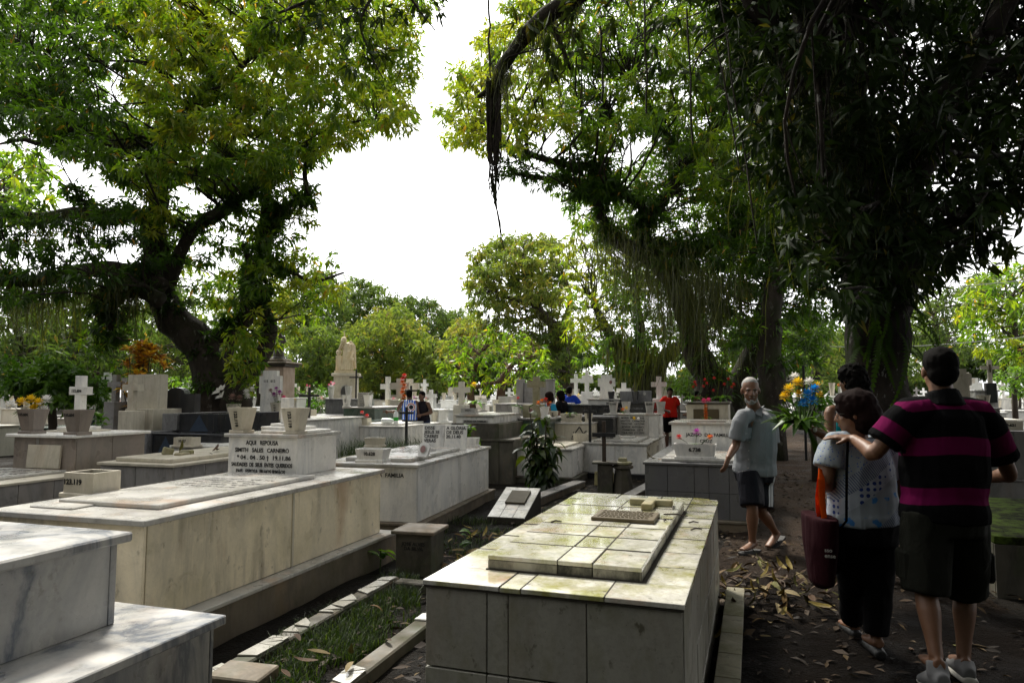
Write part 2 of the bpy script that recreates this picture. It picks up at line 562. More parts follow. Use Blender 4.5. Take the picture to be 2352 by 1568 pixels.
# flared vase: square with chamfered corners, hollow
def vase(label, pos, size=.2, h=.22, mat=None, a=A0, text=None, tz=0, vertical=True, flare=1.55, name='flower_vase', cat='vase', group=None, tsize=None):
    root = empty(name, pos, -math.radians(a))
    tag(root, label, cat, group)
    mat = mat or MARBLE_CREAM
    def ring(hw, z, ch=.28):
        c = hw * ch
        return [(-hw + c, -hw, z), (hw - c, -hw, z), (hw, -hw + c, z), (hw, hw - c, z), (hw - c, hw, z), (-hw + c, hw, z), (-hw, hw - c, z), (-hw, -hw + c, z)]
    hb, ht = size / 2 / flare, size / 2
    bh = h * .11
    rings = [ring(hb, bh), ring(ht, h), ring(ht - .014, h), ring(hb * .8, h * .35)]
    vs = sum(rings, [])
    fs = [(i * 8 + k, i * 8 + (k + 1) % 8, (i + 1) * 8 + (k + 1) % 8, (i + 1) * 8 + k) for i in range(3) for k in range(8)]
    fs += [tuple(range(8)), tuple(range(31, 23, -1))]
    MB().add(vs, fs).build('vase_body', mat, root)
    MB().box(-hb * 1.18, hb * 1.18, -hb * 1.18, hb * 1.18, -.01, bh + .002, .004).build('vase_foot', mat, root)
    if text:
        tilt = math.atan2(ht - hb, h - bh)
        zc = h * .57
        yy = -(hb + (ht - hb) * (zc - bh) / (h - bh)) - .004
        if vertical:
            m = Matrix.Translation((-.012, yy, zc)) @ Matrix.Rotation(math.pi / 2 + tilt, 4, 'X') @ Matrix.Rotation(-math.pi / 2, 4, 'Z')
        else:
            zc = h * .74; yy = -(hb + (ht - hb) * (zc - bh) / (h - bh)) - .004
            m = Matrix.Translation((0, yy, zc)) @ Matrix.Rotation(math.pi / 2 + tilt, 4, 'X')
        o = lettering(text, tsize or h * .2, root, (0, 0, 0), bold=.03)
        o.matrix_local = m
    return root

def planter(label, pos, w=.3, d=.16, h=.13, mat=None, a=A0, text=None, flare=1.0, name='planter', cat='planter', group=None, tsize=None, foot=True, tx=0):
    root = empty(name, pos, -math.radians(a))
    tag(root, label, cat, group)
    mat = mat or MARBLE_CREAM
    b0 = .025 if foot else .0
    def ring(hw, hd, z): return [(-hw, -hd, z), (hw, -hd, z), (hw, hd, z), (-hw, hd, z)]
    e = .016
    W0, D0 = w / 2 / flare, d / 2 - (w / 2 - w / 2 / flare) * .6
    rings = [ring(W0, D0, b0), ring(w / 2, d / 2, h), ring(w / 2 - e, d / 2 - e, h), ring(W0 - e, D0 - e, b0 + .02)]
    fs = [(i * 4 + k, i * 4 + (k + 1) % 4, (i + 1) * 4 + (k + 1) % 4, (i + 1) * 4 + k) for i in range(3) for k in range(4)]
    fs += [(3, 2, 1, 0), (12, 13, 14, 15)]
    MB().add(sum(rings, []), fs).build('planter_box', mat, root)
    MB().box(-W0 + e, W0 - e, -D0 + e, D0 - e, b0 + .021, h * .8).build('soil_fill', SOIL, root)
    if foot: MB().box(-W0 - .02, W0 + .02, -D0 - .02, D0 + .02, -.005, b0, .004).build('planter_foot', mat, root)
    if text:
        tilt = math.atan2(d / 2 - D0, h - b0)
        zc = b0 + (h - b0) * .42
        yy = -(D0 + (d / 2 - D0) * .42) - .004
        o = lettering(text, tsize or h * .36, root, (0, 0, 0), bold=.03)
        o.matrix_local = Matrix.Translation((tx, yy, zc)) @ Matrix.Rotation(math.pi / 2 + tilt, 4, 'X')
    return root

def cross_pts(w, h, bw, ay, ah=None):
    ah = ah or bw
    b = bw / 2
    return [(-b, 0), (b, 0), (b, ay - ah / 2), (w / 2, ay - ah / 2), (w / 2, ay + ah / 2), (b, ay + ah / 2), (b, h), (-b, h), (-b, ay + ah / 2), (-w / 2, ay + ah / 2), (-w / 2, ay - ah / 2), (-b, ay - ah / 2)]

# ===== central tiled tomb
FR = Vector((.618, 2.57, 0))
t = tomb('mossy white tiled tomb in the foreground with small cross and dark plaque', FR, 1.03, 2.67, .66, 19.2,
         side=TILE_SIDE, topm=TILE_TOP, nf=1, ns=1, top=(0, 0), grout=GROUT)
for o in list(t.root.children):
    if o.name.startswith('facing_slab'): bpy.data.objects.remove(o)
CT = t
w, L = t.w, t.L
xs = [-w / 2, -.245, -.155, .16, w / 2]
zs = [-.05, .14, .40, .66 + .078]
g = .0035
r1 = random.Random(3)
for i in range(4):
    for j in range(3):
        for (ya, yb) in ((-.001, .018), (L - .018, L + .001)):
            dy = r1.uniform(-.0015, .0015)
            MB().box(xs[i] + g / 2, xs[i + 1] - g / 2, ya + dy, yb + dy, zs[j] + g, zs[j + 1] - g, .0025).build('tile', TILE_SIDE, t.root)
ys = [0.02, .35, .62, .86, 1.12, 1.4, 1.72, 2.02, 2.33, L - .02]
for sx in (-1, 1):
    for i in range(len(ys) - 1):
        for j in range(3):
            x0, x1 = (w / 2 - .018, w / 2 + .001) if sx > 0 else (-w / 2 - .001, -w / 2 + .018)
            dx = r1.uniform(-.0015, .0015)
            MB().box(x0 + dx, x1 + dx, ys[i] + g, ys[i + 1] - g, zs[j] + g, zs[j + 1] - g, .0025).build('tile', TILE_SIDE, t.root)
# rim of top tiles
MB().box(-w / 2 + .02, w / 2 - .02, .02, L - .02, .655, .722).build('mortar_bed', GROUT, t.root)
zt0, zt1 = .7225, .742
ix0, ix1, iy0, iy1 = -.335, .335, .235, 2.05          # raised part
def top_tiles(xe, ye, z0, z1, skip=None, chip=False):
    for i in range(len(xe) - 1):
        for j in range(len(ye) - 1):
            if skip and skip(.5 * (xe[i] + xe[i + 1]), .5 * (ye[j] + ye[j + 1])): continue
            dz = r1.uniform(-.0018, .0018)
            xa, xb, ya, yb = xe[i] + g / 2, xe[i + 1] - g / 2, ye[j] + g / 2, ye[j + 1] - g / 2
            if chip and i == len(xe) - 2 and j == len(ye) - 2:
                MB().prismz([(xa, ya), (xb, ya), (xb, yb - .13), (xb - .05, yb - .1), (xb - .07, yb - .03), (xb - .16, yb), (xa, yb)], z0, z1).build('tile', TILE_TOP, t.root)['label'] = 'top tile with a broken corner'
            else:
                MB().box(xa, xb, ya, yb, z0 + dz, z1 + dz, .002).build('tile', TILE_TOP, t.root)
ov = .012
top_tiles([-w / 2 - ov, -.19, -.10, .23, w / 2 + ov], [-ov, iy0], zt0, zt1)
top_tiles([-w / 2 - ov, -.19, .12, .34, w / 2 + ov], [iy1, 2.36, L + ov], zt0, zt1, chip=True)
top_tiles([-w / 2 - ov, ix0], [iy0, .6, .95, 1.3, 1.68, iy1], zt0, zt1)
top_tiles([ix1, w / 2 + ov], [iy0, .52, .82, 1.16, 1.5, 1.8, iy1], zt0, zt1)
MB().box(ix0 + .012, ix1 - .012, iy0 + .012, iy1 - .012, zt1 - .03, zt1 + .042).build('mortar_bed', GROUT, t.root)
top_tiles([ix0, -.02, .13, ix1], [iy0, .52, .78, 1.06, 1.38, 1.72, iy1], zt1 + .0425, zt1 + .061)
TILE_EDGE = marble('tile_edge_mould', (.42, .40, .32), (.1, .09, .06), 3, .6, .3, .95, .5, mosscol=(.02, .02, .012), grime=.7, mlo=.42, blotch=.95)
for xa, xb in ((ix0, -.02), (-.02, .13), (.13, ix1)):
    MB().box(xa + g / 2, xb - g / 2, iy0 + .002, iy0 + .0115, zt1 + .001, zt1 + .041, .002).build('edge_tile', TILE_EDGE, t.root)
    MB().box(xa + g / 2, xb - g / 2, iy1 - .0115, iy1 - .002, zt1 + .001, zt1 + .041, .002).build('edge_tile', TILE_EDGE, t.root)
for ya, yb in ((iy0, .52), (.52, .78), (.78, 1.06), (1.06, 1.38), (1.38, 1.72), (1.72, iy1)):
    for xa, xb in ((ix0 + .002, ix0 + .0115), (ix1 - .0115, ix1 - .002)):
        MB().box(xa, xb, ya + g / 2, yb - g / 2, zt1 + .001, zt1 + .041, .002).build('edge_tile', TILE_EDGE, t.root)
# mould-black joints
def joint(x0, x1, y0, y1, z): MB().box(x0, x1, y0, y1, z - .004, z + .0022).build('mould_joint', GROUT, t.root)
for y in (.52, .78, 1.06, 1.38, 1.72): joint(ix0 + .004, ix1 - .004, y - .0035, y + .0035, zt1 + .061)
for x in (-.02, .13): joint(x - .003, x + .003, iy0 + .004, iy1 - .004, zt1 + .0606)
for y in (.6, .95, 1.3, 1.68, 2.05): joint(-w / 2 - ov + .003, ix0 - .002, y - .003, y + .003, zt1)
for y in (.52, .82, 1.16, 1.5, 1.8, 2.05): joint(ix1 + .002, w / 2 + ov - .003, y - .003, y + .003, zt1)
for x in (-.19, -.10, .23): joint(x - .003, x + .003, -ov + .003, iy0 - .003, zt1)
for x in (-.19, .12, .34): joint(x - .003, x + .003, iy1 + .003, L - .02, zt1 - .0004)
joint(-w / 2, w / 2, 2.357, 2.363, zt1 + .0004)
MB().box(-w / 2 - .006, w / 2 + .006, -.008, .0, .7265 - .012, .7215).build('mould_joint', GROUT, t.root)
MB().box(ix0 - .004, ix1 + .004, iy0 - .008, iy0 + .001, zt1 + .0005, zt1 + .006).build('mould_joint', GROUT, t.root); MB().box(ix1 - .001, ix1 + .016, iy0 - .004, iy1, zt1 + .0008, zt1 + .005).build('mould_joint', GROUT, t.root)
# plaque with raised lettering dots, and cross lying on the top
ztop = zt1 + .061
pq = MB().box(-.09, .255, 1.19, 1.45, ztop, ztop + .022, .003).build('plaque', BRONZE, t.root)
mb = MB()
for k in range(7):
    y = 1.22 + k * .032
    x = -.06
    while x < .22:
        wd = r1.uniform(.008, .02)
        mb.box(x, x + wd, y, y + .016, ztop + .0221, ztop + .026); x += wd + r1.uniform(.006, .012)
tag(mb.build('raised_lettering', BRONZE, pq), kind='stuff')
CONC_Y = marble('concrete_algae', (.30, .28, .17), (.15, .13, .07), 3, .6, .3, .9, .8, mosscol=(.16, .15, .03))
mb = MB(); mb.m = Matrix.Translation((.21, 1.62, ztop)) @ Matrix.Rotation(math.radians(-90), 4, 'X')
for (xa, xb, ya, yb) in ((.12, .185, 1.62, 1.80), (.02, .285, 1.802, 1.862), (.12, .185, 1.864, 1.93)):
    MB().box(xa, xb, ya, yb, ztop, ztop + .04, .004).build('cross_bar', CONC_Y, t.root)
CONC_LEDGE = marble('ledge_tile_moss', (.24, .225, .15), (.1, .09, .05), 3, .6, .3, .9, .6, mosscol=(.09, .09, .025), grime=.6, blotch=.7)
# side ledge of the central tomb with its own tiles
for i in range(8):
    y0 = .0 + i * .335
    MB().box(w / 2 + .05, w / 2 + .17, y0 + .004, y0 + .331, .10, .125, .003).build('ledge_tile', CONC_LEDGE, t.root)
MB().box(w / 2 + .045, w / 2 + .165, 0, 2.68, -.05, .0995).build('ledge', CONCRETE_MOSS, t.root)

# ===== near left blue veined tomb
fr0 = Vector((-2.1, .91))
t = tomb('blue veined two-step marble tomb at the near left edge of the photo', fr0, 1.5, 2.42, .5, 18.2, side=MARBLE_BLUE, topm=MARBLE_BLUE, nf=2, ns=2, top=(.04, .035), ntop=2)
part(t, 'upper_block', MARBLE_BLUE, -.66, .40, .3, 2.18, .50, .85, b=.004)
part(t, 'corner_strip', MARBLE_BLUE, .36, .404, 2.165, 2.20, .501, .849, b=.003)
part(t, 'upper_slab', MARBLE_BLUE, -.70, .45, .25, 2.24, .8505, .892, b=.008)
L0 = t
vase('marble vase cut off by the left edge, on the blue veined tomb', W(t, -.55, 2.05, .892), .16, .2)

# ===== SIMITH tomb
fr1 = Gp(144.5, 519, .81)
t = tomb('long cream marble family tomb with a two-vase head block, rust streaks down its side', fr1, 1.15, 2.72, .81, 17.5, plinth=(.235, .11, None), nf=1, ns=2, ntop=3, top=(.035, .03))
L1 = t
MB().box(t.w / 2 - .003, t.w / 2 + .004, 1.365, 1.385, .24, .77).build('pilaster_joint', MARBLE_CREAM, t.root)
part(t, 'lid_slab', MARBLE_TOP, -.40, .40, .28, 1.92, .8103, .84)
part(t, 'lid_slab', MARBLE_TOP, -.44, -.1, .12, .36, .8101, .822)
worn_lines(t.root, -.25, .3, 1.0, 1.5, .8405, 5, INK, 4)
headblock(t, -.19, .70, 2.0, 2.62, .8102, 1.16, MARBLE_WHITE, MARBLE_TOP, .03, .03)
fy = 2.0 - .0035
for s, z, sz, x in (('AQUI   REPOUSA', 1.066, .052, -.03), ('SIMITH   SALES   CARNEIRO', 1.003, .05, -.03), ('* 04 . 04 . 50 †  19.11.86', .94, .05, -.01),
                    ('SAUDADES  DE  SEUS  ENTES  QUERIDOS', .879, .048, -.03), ('PAIS,  ESPOSA. FILHOS.IRMÃOS', .822, .048, -.04)):
    o = lettering(s, sz, t.root, (x - .16, fy, z), bold=.018)
    bb = max(v.co.x for v in o.data.vertices) - min(v.co.x for v in o.data.vertices)
    lim = .62 if 'SAUD' in s else (.55 if 'SIM' in s or '*' in s else .5 if 'PAIS' in s else .33)
    o.scale = (lim / bb, 1, 1)
lettering('JAZIGO   DA   FAMILIA', .058, t.root, (-.12, -.0035, .665), bold=.02)
part(t, 'step_slab', MARBLE_WHITE, -.30, .14, 2.12, 2.56, 1.1603, 1.185)
part(t, 'step_slab', MARBLE_WHITE, -.34, .02, 2.17, 2.50, 1.1853, 1.215)
part(t, 'step_slab', MARBLE_WHITE, -.29, -.08, 2.24, 2.44, 1.2153, 1.24)
part(t, 'pillar', MARBLE_WHITE, -.23, -.14, 2.30, 2.38, 1.2403, 1.47, b=.003)
vase('marble vase marked 123.119 on the left corner of the cream head block', W(t, -.46, 2.07, 1.16), .20, .225, MARBLE_CREAM, 17.5, '123.119')
vase('marble vase marked 123.119 on the right corner of the cream head block', W(t, .09, 2.07, 1.16), .20, .225, MARBLE_CREAM, 17.5, '123.119')
planter('square marble planter marked 123.119 near the front of the cream tomb', Gp(92, 494, .81), .26, .22, .16, MARBLE_CREAM, 17.5, '123.119', tx=-.05, tsize=.05)

# ===== 10.628 tomb
t = tomb('pale marble tomb with open-book tablet and planter marked 10.628', Gp(417, 464, .743), 1.15, 2.75, .743, 14.5, plinth=(.12, .07, CONCRETE), side=MARBLE_WHITE, nf=1, ns=2)
M1 = t
part(t, 'lid_slab', MARBLE_TOP, -.40, .42, .22, 1.9, .7433, .785, b=.008)
worn_lines(t.root, -.25, .3, .9, 1.6, .7855, 6, INK_WORN, 9)
lettering('JAZIGO  DA  FAMILIA', .062, t.root, (.13, -.0035, .60), bold=.02)
lettering('PIRATA', .062, t.root, (.02, -.0035, .50), bold=.02)
for sx in (-1, 1):
    mb = MB(); mb.m = Matrix.Translation((.14 + sx * .162, 2.02, .7435)) @ Matrix.Rotation(math.radians(-8), 4, 'X')
    tb = mb.box(-.16, .16, 0, .03, .0, .34, .004).build('book_tablet', MARBLE_WHITE, t.root)
    o = lettering('DISSE\nJESUS SE\nCRERES\nVERAS' if sx < 0 else 'A GLÓRIA\nDE DEUS\n20.11.40', .062, t.root, (0, 0, 0), bold=.02, align='LEFT', line=.95)
    o.matrix_local = mb.m @ Matrix.Translation((-.135, -.004, .275)) @ Matrix.Rotation(math.pi / 2, 4, 'X')
planter('flared marble planter marked 10.628 on the front of the pale tomb', Gp(373, 461, .785), .33, .2, .14, MARBLE_WHITE, 14.5, '10.628', flare=1.18)
planter('flared empty planter behind the open-book tablet, left side', Gp(375, 446, .743), .26, .2, .13, MARBLE_CREAM, 14.5, flare=1.2)
planter('flared planter on the right rear corner of the pale tomb', Gp(471, 446, .743), .22, .18, .13, MARBLE_WHITE, 14.5, flare=1.2)
mb = MB(); ro = empty('photo_stand', Gp(423, 456, .785), -math.radians(20))
tag(ro, 'small rounded marble stand with an oval portrait on the pale tomb', 'photo stand')
mb.m = Matrix.Rotation(math.radians(-20), 4, 'X')
mb.prism([(-.06, 0), (.06, 0), (.075, .10), (.06, .15), (.0, .165), (-.05, .15), (-.07, .10)], -.02, .02).build('stone', MARBLE_WHITE, ro)
MB().box(-.07, .07, -.05, .08, -.004, .012, .003).build('foot', MARBLE_WHITE, ro)
PHOTO = plain('photo_print', (.20, .10, .09), .3)
def oval(parent, c, rx, rz, mat, d=.004, name='portrait', tilt=0):
    mb = MB(); mb.m = Matrix.Translation(c) @ Matrix.Rotation(tilt, 4, 'X')
    mb.prism([(rx * math.cos(k * math.pi / 10), rz * math.sin(k * math.pi / 10)) for k in range(20)], -d, 0)
    return mb.build(name, mat, parent)
oval(ro, (0, .003, .085), .04, .05, MARBLE_TOP, .004, 'portrait_rim', math.radians(-20))
oval(ro, (0, -.001, .085), .032, .042, PHOTO, .004, 'portrait', math.radians(-20))

# ===== compass tomb behind the shrub
t = tomb('white marble tomb behind the dark shrub with a compass emblem on its head block', Gp(571.5, 448.4, .58), 1.05, 2.5, .58, 18, plinth=(.10, .08, CONCRETE_MOSS), side=MARBLE_WHITE, nf=1, ns=2, left=False)
M4 = t
part(t, 'lid_slab', MARBLE_CREAM, -.36, .36, .2, 1.45, .5803, .61)
headblock(t, -.0, 1.0, 1.75, 2.5, .5802, .95, MARBLE_CREAM, MARBLE_TOP)
mb = MB()
def stroke(mb, pts, r, y):
    for (x0, z0), (x1, z1) in zip(pts[:-1], pts[1:]):
        d = Vector((x1 - x0, z1 - z0)); nrm = Vector((-d.y, d.x)).normalized() * r
        mb.add([(x0 + nrm.x, y, z0 + nrm.y), (x1 + nrm.x, y, z1 + nrm.y), (x1 - nrm.x, y, z1 - nrm.y), (x0 - nrm.x, y, z0 - nrm.y)], [(0, 1, 2, 3)])
ex, ez = .28, .64
stroke(mb, [(ex - .15, ez + .03), (ex, ez + .23), (ex + .12, ez + .02)], .012, 1.75 - .003)
stroke(mb, [(ex - .13, ez + .13), (ex - .02, ez + .02), (ex + .14, ez + .16)], .010, 1.75 - .0045)
stroke(mb, [(ex - .17, ez + .0), (ex - .05, ez - .005), (ex + .10, ez + .005)], .008, 1.75 - .004)
mb.build('compass_emblem', INK, t.root, fix=False)
planter('planter marked 64.057 with green sprigs between two matching vases', W(t, .05, 2.05, .95), .42, .18, .17, MARBLE_CREAM, 18, '64.057', flare=1.15)
vase('vase marked 64.057 left of the planter on the compass tomb', W(t, -.3, 1.98, .95), .17, .22, MARBLE_CREAM, 18, '64.057')
vase('vase marked 64.057 right of the planter on the compass tomb', W(t, .42, 1.95, .95), .17, .22, MARBLE_CREAM, 18, '64.057')
planter('small stained planter on the right edge of the compass tomb', W(t, .36, 1.5, .58), .28, .16, .18, MARBLE_CREAM, 18, flare=1.15)

# ===== Carmona tomb
t = tomb('white marble tomb with a six-line name tablet and four vases', Gp(647, 443, .63), 1.15, 2.9, .63, 18.5, plinth=(.09, .06, GRANITE_BLACK), side=MARBLE_WHITE, nf=2, ns=3)
M5 = t
part(t, 'lid_slab', MARBLE_TOP, -.42, .40, .15, 1.75, .6303, .665)
part(t, 'lid_slab', MARBLE_TOP, -.2, .2, .9, 1.3, .6653, .69)
headblock(t, .0, 1.12, 1.9, 2.75, .6302, 1.10, MARBLE_WHITE, MARBLE_TOP)
part(t, 'name_tablet', MARBLE_TOP, -.28, .36, 1.885, 1.8995, .66, 1.055, b=.002)
for k, (s, z) in enumerate((('MARIA  EMILIA  DOS', 1.0), ('SANTOS   CARMONA', .94), ('*29.8.1943   †4.7.1944', .88), ('JEORGE  ANTONIO', .815), ('CARMONA   LEITE', .755), ('*16.8.1969  †7.7.1970', .695))):
    o = lettering(s, .052, t.root, (.04, 1.8815, z), bold=.02)
    bb = max(v.co.x for v in o.data.vertices) - min(v.co.x for v in o.data.vertices)
    o.scale = (min(1, .56 / bb), 1, 1)
planter('low planter marked 52.668 on the front of the six-line tablet tomb', W(t, -.12, .25, .63), .34, .16, .13, MARBLE_TOP, 18.5, '52.668')
for k, (x, y, s, lb) in enumerate(((-.42, 2.0, '52.668', 'leftmost of the four vases on the six-line tablet tomb'), (.42, 2.0, '52.668', 'front right of the four vases on the six-line tablet tomb'),
                                  (-.22, 2.55, None, 'rear left of the four vases on the six-line tablet tomb'), (.60, 2.6, None, 'rearmost right of the four vases on the six-line tablet tomb'))):
    vase(lb, W(t, x * .9, y, 1.10), .19, .25, MARBLE_TOP, 18.5, s, vertical=False)

# ===== 6.738 tomb
_fl = Gp(644.5, 461, .72)
t = tomb('dark grey tiled tomb with white lid and planter marked 6.738', _fl, 1.16, 2.7, .72, 19, left=True, plinth=(.10, .07, CONCRETE), side=TILE_GREY, topm=TILE_GREY, nf=1, ns=1, top=(.03, .02), grout=GROUT)
M6 = t
for o in list(t.root.children):
    if o.name.startswith('facing_slab'): bpy.data.objects.remove(o)
for j, (za, zb) in enumerate(((.10, .39), (.39, .69))):
    for i in range(5):
        xa, xb = [(-.58, -.32), (-.32, -.02), (-.02, .14), (.14, .36), (.36, .58)][i]
        for ya, yb in ((0, .02), (2.68, 2.7)):
            MB().box(xa + .002, xb - .002, ya, yb, za + .002, zb - .002, .002).build('tile', TILE_GREY, t.root)
    for i in range(8):
        ya, yb = .022 + i * .332, .022 + (i + 1) * .332
        for x0, x1 in ((-.58, -.56), (.56, .58)):
            MB().box(x0, x1, ya + .002, yb - .002, za + .002, zb - .002, .002).build('tile', TILE_GREY, t.root)
part(t, 'lid_slab', MARBLE_TOP, -.40, .42, .12, 1.55, .7203, .755, b=.006)
headblock(t, .02, .92, 1.65, 2.55, .7202, 1.12, MARBLE_WHITE, MARBLE_TOP, .035, .035)
lettering('JAZIGO  DA  FAMILIA', .062, t.root, (.05, 1.646, .93), bold=.02)
lettering('CRUZ', .062, t.root, (.02, 1.646, .845), bold=.02)
part(t, 'step_slab', MARBLE_TOP, -.2, .28, 1.75, 1.95, 1.1203, 1.15)
planter('white flared planter marked 6.738 with three artificial flowers', W(t, -.02, .24, .755), .48, .22, .17, MARBLE_WHITE, 19, '6.738', flare=1.12)
vase('white vase with mixed flowers beside the head block of the dark grey tomb', W(t, .62, 1.75, .72), .22, .34, MARBLE_WHITE, 19, '6.738')

# ===== 115.604 tomb
t = tomb('grey tiled tomb with a brown head block, two vases and a tall marble cross', Vector((-5.63, 6.79)), 1.5, 3.0, .55, 17, side=MARBLE_GREY, topm=MARBLE_CREAM, nf=3, ns=7, top=(.03, .015), grout=GROUT_Y)
N1 = t
part(t, 'lid_slab', MARBLE_TOP, -.62, .42, .2, 1.72, .5503, .58, b=.006)
worn_lines(t.root, -.5, .3, 1.0, 1.6, .5805, 5, INK_WORN, 3)
for i, (xa, xb) in enumerate(((-.60, -.23), (-.229, -.18), (-.179, .42))):
    MB().box(xa + .002, xb - .002, 1.82, 1.84, .5505, .96, .003).build('head_facing', MARBLE_BROWN if i != 1 else MARBLE_GREY, t.root)
for i in range(2):
    MB().box(.40, .42, 1.842 + i * .53, 1.842 + (i + 1) * .53 - .004, .5505, .96, .003).build('head_facing', MARBLE_BROWN, t.root)
MB().box(-.60, -.58, 1.842, 2.9, .5505, .96).build('head_facing', MARBLE_BROWN, t.root)
MB().box(-.578, .398, 1.842, 2.9, .5504, .9595).build('head_core', GROUT, t.root)
part(t, 'head_slab', MARBLE_WHITE, -.68, .47, 1.76, 2.96, .9605, 1.0, b=.008)
mb = MB(); mb.m = Matrix.Translation((-.02, 1.79, .5805)) @ Matrix.Rotation(math.radians(-4), 4, 'X')
lp = mb.box(-.3, .24, -.02, .012, 0, .29, .004).build('leaning_plate', MARBLE_CREAM, None)
lp.parent = t.root
part(t, 'cross_base', MARBLE_CREAM, -.60, -.02, 2.25, 2.75, 1.0003, 1.02)
part(t, 'cross_base', MARBLE_WHITE, -.5, -.12, 2.32, 2.68, 1.0203, 1.065)
part(t, 'cross_post', MARBLE_WHITE, -.365, -.255, 2.45, 2.55, 1.0653, 1.495, b=.004)
part(t, 'cross_arm', MARBLE_WHITE, -.465, -.155, 2.448, 2.552, 1.4953, 1.605, b=.004)
part(t, 'cross_top', MARBLE_WHITE, -.365, -.255, 2.45, 2.55, 1.6053, 1.755, b=.004)
lettering('115.604', .055, t.root, (-.33, 2.444, 1.53), bold=.03)
vase('brown flared vase marked 115.604 on the left of the white head slab', W(t, -.40, 1.90, 1.0), .29, .31, MARBLE_BROWN, 17, '115.604', vertical=False, tsize=.05)
vase('brown flared vase marked 115.604 in front of the marble cross', W(t, .36, 1.90, 1.0), .29, .31, MARBLE_BROWN, 17, '115.604', vertical=False, tsize=.05)

# ===== stone-littered tomb behind the cream one
t = tomb('cream rimmed tomb littered with stones and dry leaves behind the cream head block', Gp(173, 464, .68), 1.1, 2.6, .68, 17.5, side=MARBLE_GREY, topm=MARBLE_CREAM, nf=2, ns=5, plinth=(0, 0, None))
N2 = t
part(t, 'lid_slab', MARBLE_CREAM, -.45, .42, .12, 2.4, .6803, .73, b=.008)
for k, (x, y, wd, ht) in enumerate(((.05, .75, .16, .05), (-.12, .6, .12, .09), (.1, .62, .2, .03), (.33, 1.4, .2, .05))):
    mb = MB(); mb.m = Matrix.Translation(W(t, x, y, .73)) @ Matrix.Rotation(k * .7, 4, 'Z') @ Matrix.Rotation(.25 * (k % 2), 4, 'Y')
    mb.box(-wd / 2, wd / 2, -.05, .05, -.01, ht, .012)
    tag(mb.build('stone_fragment', CONC_Y), ['flat greenish stone chip on the littered tomb', 'upright greenish stone chip on the littered tomb', 'thin pale stone chip on the littered tomb', 'stone chip beside the dry leaves on the littered tomb'][k], 'stone')

t = tomb('low white slab tomb with small planter behind the littered tomb', Gp(226, 446, .72), 1.0, 2.2, .72, 17.5, side=MARBLE_WHITE, topm=MARBLE_WHITE, nf=2, ns=3)
planter('small cream planter on the low white slab tomb', Gp(187, 446, .72), .32, .2, .14, MARBLE_CREAM, 17.5, '10.657')

# ===== black granite tomb
t = tomb('black granite two-step tomb with inlaid diamonds', Pp(222, 429, 11.2), 1.4, 2.4, .86, 17.5, side=GRANITE_BLACK, topm=GRANITE_BLACK, nf=2, ns=3, grout=GRANITE_BLACK, top=(.03, .01))
N3 = t
part(t, 'upper_block', GRANITE_BLACK, -.62, .10, .5, 2.3, .8605, 1.17)
part(t, 'side_block', GRANITE_GREY, -1.02, -.72, -.1, 2.0, .0, .88)
part(t, 'side_block', GRANITE_GREY, -.95, -.63, .45, 2.0, .8805, 1.17)
GRD = plain('granite_diamond', (.035, .05, .075), .2)
for xc, yy, z0, hh in ((-.2, .4965, .87, .28), (-.42, -.003, .45, .36), (.2, -.003, .5, .34)):
    MB().prism([(xc - .2, z0), (xc + .2, z0), (xc, z0 + hh)], yy - .003, yy).build('inlay', GRD, t.root)

# ===== 115 612 headstone tomb
t = tomb('marble tomb with a large notched cross headstone marked 115 612', Pp(300, 418, 13.6), 1.3, 2.5, 1.0, 17.5, side=MARBLE_WHITE, topm=MARBLE_TOP, nf=3, ns=4)
N4 = t
def stepped(w, h, nw, nh, waist, foot):
    return [(-foot / 2, 0), (foot / 2, 0), (foot * .42, h * .12), (waist / 2, h * .5), (w / 2, h * .52), (w / 2, h - nh), (nw / 2, h - nh), (nw / 2, h), (-nw / 2, h), (-nw / 2, h - nh), (-w / 2, h - nh), (-w / 2, h * .52), (-waist / 2, h * .5), (-foot * .42, h * .12)]
part(t, 'headstone_base', MARBLE_CREAM, -.65, .25, .12, .62, 1.0003, 1.03)
mb = MB(); mb.m = Matrix.Translation((-.30, .3, 1.0305)); mb.prism(stepped(.5, .96, .34, .11, .42, .52), 0, .09).build('headstone', MARBLE_WHITE, t.root)
lettering('115', .075, t.root, (-.39, .297, 1.75), bold=.02)
lettering('612', .075, t.root, (-.22, .297, 1.75), bold=.02)
vase('cream vase marked 115 612 holding purple flowers', W(t, -.02, .2, 1.03), .24, .31, MARBLE_CREAM, 17.5, '115 612')
vase('cream vase holding white lilies left of the notched headstone', Pp(316 / 1.0, 0, 1) if False else W(t, -1.0, .1, 1.0), .24, .31, MARBLE_CREAM, 17.5, '115')

